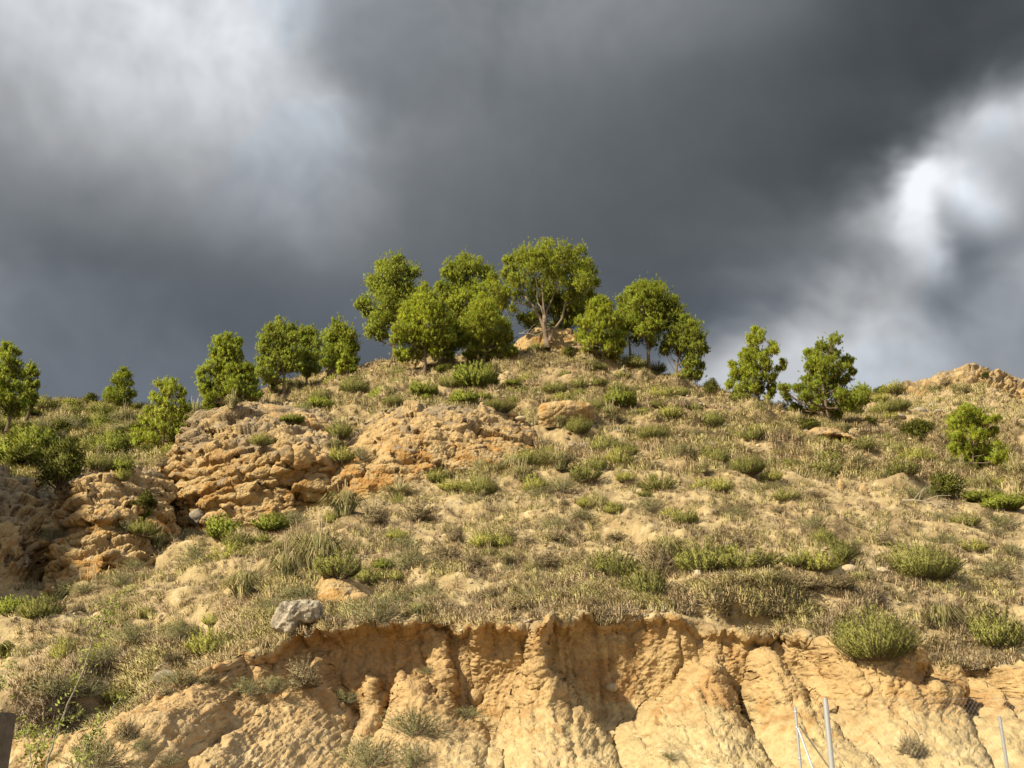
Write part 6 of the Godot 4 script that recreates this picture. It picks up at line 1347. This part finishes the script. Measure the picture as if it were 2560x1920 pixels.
		4: # dense dark bush of small leaf sprays
			var heads := []
			for k in 26:
				var d := Vector3(r.randfn(), absf(r.randfn()) + 0.1, r.randfn()).normalized()
				heads.append([Vector3(d.x * 0.34, 0.12 + d.y * 0.62, d.z * 0.34) * r.randf_range(0.7, 1.1), r.randf_range(0.13, 0.2), r.randf_range(0.7, 1.3)])
			for hd in heads:
				wood.tube([Vector3.ZERO, hd[0] * 0.55, hd[0]], [0.018, 0.012, 0.005], 4, lin(0.12, 0.09, 0.06))
				for q in 130:
					var d := Vector3(r.randfn(), r.randfn() + 0.2, r.randfn()).normalized()
					var p: Vector3 = hd[0] + d * hd[1] * pow(r.randf(), 0.45)
					if p.y < 0.0: continue
					var ld := (d + Vector3(r.randfn(), r.randfn() + 0.5, r.randfn()) * 0.5).normalized()
					var size := r.randf_range(0.035, 0.07)
					var w := ld.cross(Vector3(r.randfn(), r.randfn(), r.randfn())).normalized() * size * 0.24
					var c: Color = lin(0.088, 0.092, 0.022).lerp(lin(0.15, 0.155, 0.036), r.randf()) * (shift * hd[2])
					c.a = 1.0
					leaf.tri(p - w, p + w, p + ld * size * 1.5, (d * 0.8 + ld * 0.4 + Vector3.UP * 0.3).normalized(), c)
	return [bits_mesh(leaf), bits_mesh(wood)]

const KIND_NAMES := ["rosemary_bush", "feathery_shrub", "grass_tussock", "dry_bush", "juniper_bush", "leafy_bush", "cushion_plant"]
const KIND_CATEGORIES := ["shrub", "shrub", "grass tussock", "dry bush", "juniper", "shrub", "cushion plant"]
const FILL_WORDS := ["small olive rosemary bush", "small grey-green feathery shrub", "small tussock of arching grass", "small dry brown bush", "small dark green bush", "small leafy green bush", "small yellow-green cushion plant"]
var first_bush := []

func put_bush(kind: int, variant: int, at: Vector3, wide: float, high: float, turn: float, label: String, group: String) -> void:
	var o: Node3D = first_bush[kind][variant].duplicate()
	o.name = numbered(KIND_NAMES[kind])
	o.transform = Transform3D(Basis(Vector3.UP, turn).scaled(Vector3(wide, high, wide)), at)
	tag(o, label, KIND_CATEGORIES[kind], group)
	add_child(o, true)

func build_shrubs() -> void:
	for kind in 7:
		var row := []
		for variant in (5 if kind in [0, 5] else 3):
			var made := make_bush(kind, variant, variant > 2)
			var o := Node3D.new()
			part("blades" if kind == 2 else "foliage", made[0], mats.straw if kind in [2, 3] else mats.leaves, o).set_meta("kind", "stuff")
			part("stalk" if kind == 2 else "stem", made[1], mats.twig, o)
			row.append(o)
		first_bush.append(row)
	var r := RandomNumberGenerator.new()
	r.seed = 77
	var taken := []
	for k in SHRUBS.size():
		var s: Array = SHRUBS[k]
		var at: Vector3 = s[1]
		put_bush(s[0], 3 + k % 2 if s[0] in [0, 5] and s[2] > 0.85 else k % 3, at - Vector3(0, 0.05 * s[3] + 0.02, 0), s[2] * (1.0 if s[2] > 0.85 else 1.2), s[3] * ((1.12 if s[2] > 0.85 else 1.4) if s[0] in [0, 5, 6] else 1.15), r.randf() * TAU, s[4], ["rosemary bushes on the hill", "feathery shrubs on the hill", "grass tussocks on the hill", "dry bushes on the hill", "junipers on the hill", "leafy bushes on the hill", "cushion plants on the hill"][s[0]])
		taken.append(Vector3(at.x, at.z, s[2] * 0.5))
	# the lesser scrub that nothing tells apart: rows of the hillside it grows on, how many, kinds, size, words
	var belts := [
		[6.6, 8.2, 52, [3, 3, 1, 2], 0.30, 0.62, " among many on the terrace above the cut", "small shrubs of the lower terrace"],
		[8.2, 10.0, 64, [3, 1, 0, 2, 6], 0.4, 0.8, " among many on the slope beneath the rocks", "small shrubs of the mid slope"],
		[2.0, 7.4, 26, [1, 1, 2, 6, 3], 0.2, 0.42, " among many on the scrubby slope west of the cut", "small shrubs of the west slope"],
		[10.0, 12.0, 84, [0, 1, 2, 3, 6], 0.5, 1.0, " among many level with the rock outcrops", "small shrubs level with the rocks"],
		[12.0, 14.1, 120, [0, 0, 2, 3, 5, 6], 0.55, 1.25, " among many on the slope under the pines", "small shrubs of the upper slope"]]
	for b in belts:
		var made := 0
		var tries := 0
		while made < b[2] and tries < 4000:
			tries += 1
			var j := r.randi_range(0, main_h - 1)
			if main_t[j] < b[0] or main_t[j] > b[1]: continue
			var p := main_pos[j * main_w + r.randi_range(int(main_w * 0.07), int(main_w * 0.93))]
			var wide := r.randf_range(b[4], b[5]) * (1.25 if r.randf() < 0.25 else 0.9)
			if r.randf() < 0.6: # crowd up against another bush
				var by: Vector3 = taken[r.randi() % taken.size()]
				var a := r.randf() * TAU
				var near := Vector3(by.x + cos(a) * (by.z + wide * 0.4), 0, by.y + sin(a) * (by.z + wide * 0.4))
				near.y = ground_at(near.x, near.z)
				if near.distance_to(p) < 9.0: p = near
			if b[0] == 2.0 and p.x > -4.9 - 0.4 * (p.z + 13.0): continue
			var free := ground_at(p.x, p.z) < p.y + 0.35
			for q in taken:
				if Vector2(q.x - p.x, q.y - p.z).length() < q.z + wide * 0.35:
					free = false
					break
			if not free: continue
			taken.append(Vector3(p.x, p.z, wide * 0.5))
			var kind: int = b[3][r.randi() % b[3].size()]
			put_bush(kind, r.randi() % 3, p - Vector3(0, 0.04, 0), wide, wide * r.randf_range(0.55, 0.9), r.randf() * TAU, FILL_WORDS[kind] + b[6], b[7])
			made += 1
	scrub_on("ridge", 1.1, 230, 41, " among many covering the far ridge", "bushes of the far ridge")
	scrub_on("knoll", 0.8, 60, 43, " among many dotted over the stony knoll", "bushes of the stony knoll")
	for row in first_bush:
		for o in row: o.free()

func scrub_on(called: String, size: float, count: int, seed_: int, label: String, group: String) -> void:
	var r := RandomNumberGenerator.new()
	r.seed = seed_
	var land: Array = far_land[called]
	var made := 0
	var tries := 0
	while made < count and tries < 6000:
		tries += 1
		var j := r.randi_range(int(land[3] * 0.02), int(land[3] * 0.7))
		var i := r.randi_range(0, land[2] - 1)
		var p: Vector3 = land[0][j * land[2] + i]
		if absf(p.x / p.z) > 0.66 or p.y < ground_at(p.x, p.z) - 0.3: continue
		var wide := size * r.randf_range(0.7, 2.0)
		var kinds := [4, 4, 0, 5, 0, 2, 1] if called == "ridge" else [0, 2, 1, 2, 3, 6]
		var kind: int = kinds[r.randi() % kinds.size()]
		put_bush(kind, r.randi() % 3, p - Vector3(0, 0.08, 0), wide, wide * r.randf_range(0.5, 0.85), r.randf() * TAU, FILL_WORDS[kind] + label, group)
		made += 1

# ------------------------------------------------------------------ stones, ground cover
func stone_mesh(seed_: int, rough: float, cells: int) -> ArrayMesh:
	# a sphere worn and broken by noise; one metre across
	var n := FastNoiseLite.new()
	n.seed = seed_
	n.noise_type = FastNoiseLite.TYPE_CELLULAR
	n.cellular_return_type = FastNoiseLite.RETURN_DISTANCE2_SUB
	n.frequency = 0.8
	var w := cells * 2 + 1
	var h := cells + 1
	var pos := PackedVector3Array()
	for j in h:
		var v := PI * j / cells
		for i in w:
			var u := TAU * (i % (w - 1)) / (w - 1)
			var d := Vector3(cos(u) * sin(v), -cos(v), sin(u) * sin(v))
			# flattened towards a few broken faces
			var rad := 0.5
			for k in 5:
				var f := Vector3(soft.get_noise_2d(k * 7.1, seed_ * 3.3), soft.get_noise_2d(k * 5.3 + 40.0, seed_ * 3.3), soft.get_noise_2d(k * 9.7 + 80.0, seed_ * 3.3)).normalized()
				var along := d.dot(f)
				if along > 0.3: rad = minf(rad, lerpf(0.5, 0.36 / along, rough))
			rad += rough * 0.07 * soft.get_noise_3dv(d * 1.6 + Vector3(seed_, 0, 0)) + rough * 0.05 * n.get_noise_3dv(d * 2.0) + 0.012 * soft.get_noise_3dv(d * 7.0)
			pos.append(d * rad)
	var nrm := normals_of(pos, w, h)
	for i in w:
		nrm[i] = Vector3.DOWN
		nrm[(h - 1) * w + i] = Vector3.UP
	for j in h: # the seam
		var a := (nrm[j * w] + nrm[j * w + w - 1]).normalized()
		if a.length() > 0.1:
			nrm[j * w] = a
			nrm[j * w + w - 1] = a
	var col := PackedColorArray()
	for p in pos:
		var f := 1.0 + 0.25 * soft.get_noise_3dv(p * 3.0) + 0.12 * lump.get_noise_3dv(p * 9.0)
		col.append(Color(f, f, f))
	return array_mesh(pos, nrm, col, grid_index(w, h))

func tinted(m: StandardMaterial3D, c: Color) -> StandardMaterial3D:
	var t: StandardMaterial3D = m.duplicate()
	t.albedo_color = c.linear_to_srgb()
	return t

func build_stones() -> void:
	var tones := [tinted(mats.stone, lin(0.36, 0.315, 0.25)), tinted(mats.stone, lin(0.50, 0.36, 0.19)), tinted(mats.stone, lin(0.54, 0.45, 0.31))]
	var shapes := []
	for k in 6: shapes.append(stone_mesh(k + 2, 0.3 if k == 1 else 0.7 + 0.06 * k, 26))
	for k in STONES.size():
		var s: Array = STONES[k]
		var shape: Mesh = shapes[1] if "round" in s[4] else shapes[(k * 5 + 2) % 6]
		var o := part("stone", shape, tones[s[3]], self)
		o.transform = Transform3D(Basis(Vector3.UP, k * 2.1).scaled(Vector3(s[1], s[2] * 1.15, s[1] * 0.85)), s[0] + Vector3(0, s[2] * 0.22, 0))
		tag(o, s[4], "stone", "loose stones on the hill")
	build_boulder()

# the big grey block at the lip of the cut: two broken lumps grown together
func build_boulder() -> void:
	var b := [Vector3(-3.15, 2.58, -13.50), Vector3(-2.98, 2.68, -13.56)]
	var size := [Vector3(0.34, 0.42, 0.44), Vector3(0.50, 0.30, 0.44)]
	var cells := 90
	var w := cells * 2 + 1
	var h := cells + 1
	var mid: Vector3 = (b[0] + b[1]) * 0.5
	var n := FastNoiseLite.new()
	n.seed = 4
	n.noise_type = FastNoiseLite.TYPE_CELLULAR
	n.cellular_return_type = FastNoiseLite.RETURN_DISTANCE2_SUB
	n.frequency = 1.0
	var pos := PackedVector3Array()
	for j in h:
		var v := PI * j / cells
		for i in w:
			var u := TAU * (i % (w - 1)) / (w - 1)
			var d := Vector3(cos(u) * sin(v), -cos(v), sin(u) * sin(v))
			# march out to the surface of the joined lumps
			var rad := 1.0
			for step in 18:
				var p := mid + d * rad
				var f := 9.0
				for k in 2:
					var q: Vector3 = (p - b[k]) / (size[k] * 0.5)
					q = q.rotated(Vector3(0.3, 0.2, 1).normalized(), 0.35 if k == 0 else -0.15)
					var e := pow(pow(absf(q.x), 5.0) + pow(absf(q.y), 5.0) + pow(absf(q.z), 5.0), 0.2) - 1.0
					f = minf(f, e * 0.25)
				rad -= f * 0.8
			var p := mid + d * rad
			var crack := smoothstep(0.10, 0.0, n.get_noise_3dv(p * 2.2 + Vector3(0, 2, 0)) + 1.0)
			rad += 0.03 * soft.get_noise_3dv(p * 4.0) + 0.03 * lump.get_noise_3dv(p * 5.0) + 0.012 * soft.get_noise_3dv(p * 18.0) - 0.03 * crack
			pos.append(d * rad)
	var nrm := normals_of(pos, w, h)
	for i in w:
		nrm[i] = Vector3.DOWN
		nrm[(h - 1) * w + i] = Vector3.UP
	var col := PackedColorArray()
	for p in pos:
		var k := smoothstep(-0.1, 0.3, soft.get_noise_3dv(p * 3.2) + 0.4 * lump.get_noise_3dv(p * 9.0))
		var c := lin(0.29, 0.26, 0.21).lerp(lin(0.46, 0.41, 0.33), k)
		col.append(c)
	var o := part("boulder", array_mesh(pos, nrm, col, grid_index(w, h)), mats.stone, self)
	o.position = mid
	tag(o, "big cracked grey limestone boulder with a notch, perched at the lip of the cut", "boulder")

func grass_tuft(seed_: int, blades: int, spread: float, tints: Array) -> ArrayMesh:
	var r := RandomNumberGenerator.new()
	r.seed = seed_
	var b := Bits.new()
	for k in blades:
		var a := r.randf() * TAU
		var root := Vector3(cos(a), 0, sin(a)) * r.randf() * 0.10
		var lean := spread * r.randf()
		var d := Vector3(cos(a) * sin(lean), cos(lean), sin(a) * sin(lean))
		var high := r.randf_range(0.12, 0.30)
		var mid := root + d * high * 0.6
		var tip := mid + (d * 0.6 + Vector3(cos(a) * 0.4, -0.1, sin(a) * 0.4)) * high * 0.5
		var s := Vector3(-sin(a), 0, cos(a)).rotated(Vector3.UP, r.randf_range(-1, 1)) * r.randf_range(0.004, 0.008)
		var c: Color = tints[r.randi() % tints.size()] * r.randf_range(0.75, 1.2)
		c.a = 1.0
		var n := Vector3(cos(a) * 0.5, 0.85, sin(a) * 0.5).normalized()
		b.tri(root - s, root + s, mid + s * 0.8, n, c)
		b.tri(root - s, mid + s * 0.8, mid - s * 0.8, n, c)
		b.tri(mid - s * 0.8, mid + s * 0.8, tip, n, c)
	return bits_mesh(b)

func scatter(r: RandomNumberGenerator, count: int, t0: float, t1: float, patch: float, freq: float, offset: Vector3, size0: float, size1: float, flatten: float, sink: float) -> Array:
	var xf := []
	var tries := 0
	var j0 := 0
	while main_t[j0] < t0: j0 += 1
	var j1 := main_h - 1
	while main_t[j1] > t1: j1 -= 1
	while xf.size() < count and tries < count * 12:
		tries += 1
		var j := r.randi_range(j0, j1)
		var i := r.randi_range(int(main_w * 0.06), int(main_w * 0.94))
		var p := main_pos[j * main_w + i]
		if soft.get_noise_3dv(p * freq + offset) < patch + r.randf_range(-0.1, 0.1): continue
		if ground_at(p.x, p.z) > p.y + 0.6: continue
		var k := r.randf_range(size0, size1)
		var up := main_nrm[j * main_w + i].lerp(Vector3.UP, 0.6).normalized()
		xf.append(Transform3D(toward(up, r.randf() * TAU, k) * Basis.from_scale(Vector3(1, flatten, 1)), p - Vector3(0, sink * k, 0)))
	return xf

func build_cover() -> void:
	var r := RandomNumberGenerator.new()
	r.seed = 31
	var straw := grass_tuft(1, 26, 0.9, [lin(0.49, 0.39, 0.22), lin(0.42, 0.335, 0.185), lin(0.35, 0.29, 0.15)])
	var olive := grass_tuft(2, 26, 0.75, [lin(0.31, 0.29, 0.12), lin(0.38, 0.33, 0.15), lin(0.48, 0.40, 0.21)])
	var dead := grass_tuft(3, 30, 1.15, [lin(0.38, 0.29, 0.19), lin(0.30, 0.23, 0.15), lin(0.46, 0.37, 0.24)])
	var near := [
		["dry_grass", straw, 7500, 5.0, 10.0, 0.06, 0.6, Vector3(3, 0, 0), 0.3, 0.75, "short straw coloured grass over the terrace and lower slope"],
		["olive_grass", olive, 4200, 6.0, 10.0, 0.14, 0.6, Vector3(0, 8, 0), 0.5, 1.0, "olive grass in patches over the lower slope"],
		["dead_scrub", dead, 8500, 5.2, 10.0, 0.02, 0.8, Vector3(0, 0, 17), 0.4, 0.85, "low brown dead scrub matting the lower slope"],
		["upland_straw_grass", straw, 9000, 10.0, 14.2, 0.06, 0.35, Vector3(9, 0, 0), 0.8, 1.7, "straw coloured grass over the upper slope"],
		["upland_olive_grass", olive, 9000, 10.0, 14.3, 0.06, 0.3, Vector3(0, 19, 0), 0.8, 1.8, "olive grass over the upper slope below the pines"],
		["upland_dead_scrub", dead, 6000, 10.0, 14.2, 0.1, 0.4, Vector3(0, 0, 29), 0.9, 1.8, "brown dead scrub in patches on the upper slope"]]
	for g in near:
		var xf := scatter(r, g[2], g[3], g[4], g[5], g[6], g[7], g[8], g[9], 1.0, 0.02)
		tag(multi(g[0], g[1], mats.straw, xf, [], self), g[10], "grass", "", "stuff")
	# ridge and knoll
	for called in ["ridge", "knoll"]:
		var land: Array = far_land[called]
		var xf := []
		var want := 16000 if called == "ridge" else 2500
		for k in want * 3:
			if xf.size() >= want: break
			var j := r.randi_range(2, int(land[3] * 0.8))
			var i := r.randi_range(0, land[2] - 1)
			var p: Vector3 = land[0][j * land[2] + i]
			if absf(p.x / p.z) > 0.7 or soft.get_noise_3dv(p * 0.25) < -0.1 + r.randf_range(-0.3, 0.3): continue
			xf.append(Transform3D(toward(Vector3.UP, r.randf() * TAU, r.randf_range(1.3, 3.0)), p - Vector3(0, 0.05, 0)))
		tag(multi(called + "_grass", olive, mats.straw, xf, [], self), "olive and straw grass over the %s" % ("far ridge" if called == "ridge" else "stony knoll"), "grass", "", "stuff")
	# gravel and cobbles
	var pebble := stone_mesh(12, 0.5, 6)
	var cols := [lin(0.5, 0.38, 0.21), lin(0.42, 0.36, 0.27), lin(0.58, 0.49, 0.33), lin(0.36, 0.31, 0.25), lin(0.45, 0.31, 0.15)]
	for g in [["gravel", 5000, 5.0, 10.0, -0.1, 0.9, 0.02, 0.075, "loose gravel and clods over the cut and the lower slope"], ["upland_gravel", 3500, 10.0, 14.4, -0.05, 0.5, 0.06, 0.24, "loose stones over the upper slope"]]:
		var xf := scatter(r, g[1], g[2], g[3], g[4], g[5], Vector3(40, 3, 0), g[6], g[7], 0.7, -0.2)
		var cc := []
		for k in xf.size():
			var c: Color = cols[r.randi() % cols.size()] * r.randf_range(0.75, 1.15)
			c.a = 1.0
			cc.append(c)
		tag(multi(g[0], pebble, mats.stone, xf, cc, self), g[8], "gravel", "", "stuff")

# ------------------------------------------------------------------ fence, post block, sapling, dead branch
func pipe(a: Vector3, b: Vector3, r0: float, cap: bool) -> ArrayMesh:
	var p := Bits.new()
	var d := (b - a).normalized()
	var pts := [a, b]
	var radii := [r0, r0]
	if cap:
		pts = [a, b - d * r0 * 0.9, b - d * r0 * 0.35, b, b]
		radii = [r0, r0, r0 * 0.8, r0 * 0.35, 0.001]
	p.tube(pts, radii, 14, Color.WHITE)
	return bits_mesh(p)

func build_fence() -> void:
	var f := thing("wire_fence", Vector3(0, 0, 0))
	tag(f, "galvanised wire fence with round posts at the foot of the cut bank", "fence")
	var wire := Bits.new()
	var a: Vector3 = FENCE_POSTS[1][0]
	var b: Vector3 = FENCE_POSTS[2][0]
	var stop := b + (b - a) * 0.8
	var high := 1.52
	var step := 0.06
	var along := (stop - a).normalized()
	var length := a.distance_to(stop)
	var k := -high
	while k < length:
		for way in [-1.0, 1.0]:
			var s0 := k if way > 0.0 else k + high
			var s1 := k + high if way > 0.0 else k
			var f0 := clampf((0.0 - s0) / (s1 - s0), 0.0, 1.0)
			var f1 := clampf((length - s0) / (s1 - s0), 0.0, 1.0)
			if way < 0.0:
				f0 = clampf((length - s0) / (s1 - s0), 0.0, 1.0)
				f1 = clampf((0.0 - s0) / (s1 - s0), 0.0, 1.0)
			if f1 - f0 < 0.01: continue
			var p0 := a + along * lerpf(s0, s1, f0) + Vector3(0, 0.05 + high * f0, 0.03)
			var p1 := a + along * lerpf(s0, s1, f1) + Vector3(0, 0.05 + high * f1, 0.03)
			wire.tube([p0, p1], [0.0008, 0.0008], 3, Color.WHITE)
		k += step
	wire.tube([a + Vector3(0, 1.57, 0.03), stop + Vector3(0, 1.57, 0.03)], [0.0014, 0.0014], 3, Color.WHITE)
	part("wire_mesh", bits_mesh(wire), mats.steel, f).set_meta("kind", "stuff")
	for q in FENCE_POSTS:
		var p: Vector3 = q[0]
		part("post", pipe(p, p + Vector3(q[3], q[1], 0), q[2], true), mats.steel, f)
	for q in FENCE_BRACES: part("brace", pipe(q[0], q[1], q[2], false), mats.steel, f)
	for q in FENCE_CLAMPS:
		var c := TorusMesh.new()
		c.inner_radius = q[1] * 0.95
		c.outer_radius = q[1] * 1.35
		c.rings = 20
		c.ring_segments = 8
		var o := part("clamp", c, mats.steel, f)
		o.position = q[0]
		o.scale = Vector3(1, 2.2, 1)

func build_small() -> void:
	build_fence()
	# squat pillar close to the road, cut by the picture's corner
	var bx := Bits.new()
	var w := 0.34
	var ch := 0.018
	var prof := [Vector2(w, 0.0), Vector2(w, 1.44), Vector2(w - ch, 1.44 + ch), Vector2(0.0, 1.44 + ch * 1.4)]
	var corners := [Vector2(1, 1), Vector2(-1, 1), Vector2(-1, -1), Vector2(1, -1)]
	for k in 4:
		var c0: Vector2 = corners[k]
		var c1: Vector2 = corners[(k + 1) % 4]
		for s in prof.size() - 1:
			var p00 := Vector3(c0.x * prof[s].x, prof[s].y, c0.y * prof[s].x)
			var p10 := Vector3(c1.x * prof[s].x, prof[s].y, c1.y * prof[s].x)
			var p01 := Vector3(c0.x * prof[s + 1].x, prof[s + 1].y, c0.y * prof[s + 1].x)
			var p11 := Vector3(c1.x * prof[s + 1].x, prof[s + 1].y, c1.y * prof[s + 1].x)
			var nn := Vector3(c0.x + c1.x, 0.3 if s > 0 else 0.0, c0.y + c1.y).normalized()
			bx.tri(p00, p10, p11, nn, lin(0.16, 0.14, 0.115))
			bx.tri(p00, p11, p01, nn, lin(0.16, 0.14, 0.115))
	var pl := part("pillar", bits_mesh(bx), mats.concrete, self)
	pl.position = PILLAR_AT
	pl.rotation.y = -0.15
	tag(pl, "dark brown concrete pillar cut by the lower picture corner", "pillar")
	build_sapling()
	build_dead_branch()

func build_sapling() -> void:
	var r := RandomNumberGenerator.new()
	r.seed = 12
	var t := thing("sapling", SAPLING_AT)
	tag(t, "thin bare-stemmed sapling with few bright leaves before the west slope", "sapling")
	var leaf := Bits.new()
	for q in SAPLING_STEMS:
		var one := Bits.new()
		var l := bark_line(q[0], q[1], 0.003, 0.008, r)
		one.tube(l[0], l[1], 6, lin(0.22, 0.20, 0.16))
		part("stem", bits_mesh(one), mats.twig, t)
		var path: Array = l[0]
		for k in path.size() * 3:
			var f := r.randf_range(0.25, 1.0) * (path.size() - 1)
			var at: Vector3 = path[int(f)].lerp(path[mini(int(f) + 1, path.size() - 1)], f - int(f)) + Vector3(r.randfn(), r.randfn(), r.randfn()) * 0.045
			for s in 5:
				var d := Vector3(r.randfn(), r.randfn() + 0.5, r.randfn()).normalized()
				var size := r.randf_range(0.014, 0.030)
				var w := d.cross(Vector3(r.randfn(), r.randfn(), r.randfn())).normalized() * size * 0.3
				var c := lin(0.23, 0.25, 0.07) * r.randf_range(0.7, 1.25)
				c.a = 1.0
				var p := at + Vector3(r.randfn(), r.randfn(), r.randfn()) * 0.018
				leaf.tri(p - w, p + w, p + d * size, (d + Vector3(-0.3, 0.5, 0.6)).normalized(), c)
				leaf.tri(p - w, p + w, p - d * size * 0.6, (d + Vector3(-0.3, 0.5, 0.6)).normalized(), c)
	part("leaves", bits_mesh(leaf), mats.leaves, t).set_meta("kind", "stuff")

func build_dead_branch() -> void:
	var r := RandomNumberGenerator.new()
	r.seed = 21
	for q in DEAD_BRANCHES:
		var b := Bits.new()
		var size: float = q[1]
		var main := bark_line([Vector3(-size * 0.5, 0.15 * size, 0), Vector3(0, 0.12 * size, 0.05), Vector3(size * 0.5, -0.1 * size, 0.1)], 0.018 * size, 0.006 * size, 0.02, r)
		b.tube(main[0], main[1], 7, lin(0.42, 0.37, 0.30))
		for k in 7:
			var from: Vector3 = main[0][1 + k % (main[0].size() - 2)]
			var to := from + Vector3(r.randf_range(-0.2, 0.6), r.randf_range(-0.15, 0.4), r.randf_range(-0.2, 0.4)) * size
			var l := bark_line([from, from.lerp(to, 0.5) + Vector3(0, 0.06, 0) * size, to], 0.009 * size, 0.003 * size, 0.015, r)
			b.tube(l[0], l[1], 5, lin(0.40, 0.35, 0.28))
		var o := part("dead_branch", bits_mesh(b), mats.twig, self)
		o.position = q[0]
		tag(o, q[2], "dead branch")


func _ready() -> void:
	rng.seed = 5
	setup_view()
	soft.seed = 3
	soft.noise_type = FastNoiseLite.TYPE_SIMPLEX_SMOOTH
	soft.frequency = 1.0
	soft.fractal_octaves = 3
	lump.seed = 8
	lump.noise_type = FastNoiseLite.TYPE_SIMPLEX_SMOOTH
	lump.frequency = 1.0
	lump.fractal_type = FastNoiseLite.FRACTAL_RIDGED
	lump.fractal_octaves = 2
	cell.seed = 14
	cell.noise_type = FastNoiseLite.TYPE_CELLULAR
	cell.cellular_return_type = FastNoiseLite.RETURN_DISTANCE
	cell.frequency = 1.0
	cell.fractal_octaves = 1
	for b in [block, block_edge]:
		b.seed = 19
		b.noise_type = FastNoiseLite.TYPE_CELLULAR
		b.frequency = 1.0
		b.fractal_octaves = 1
	block.cellular_return_type = FastNoiseLite.RETURN_CELL_VALUE
	block_edge.cellular_return_type = FastNoiseLite.RETURN_DISTANCE2_SUB
	make_materials()
	build_land()
	build_pines()
	build_shrubs()
	build_stones()
	build_cover()
	build_small()
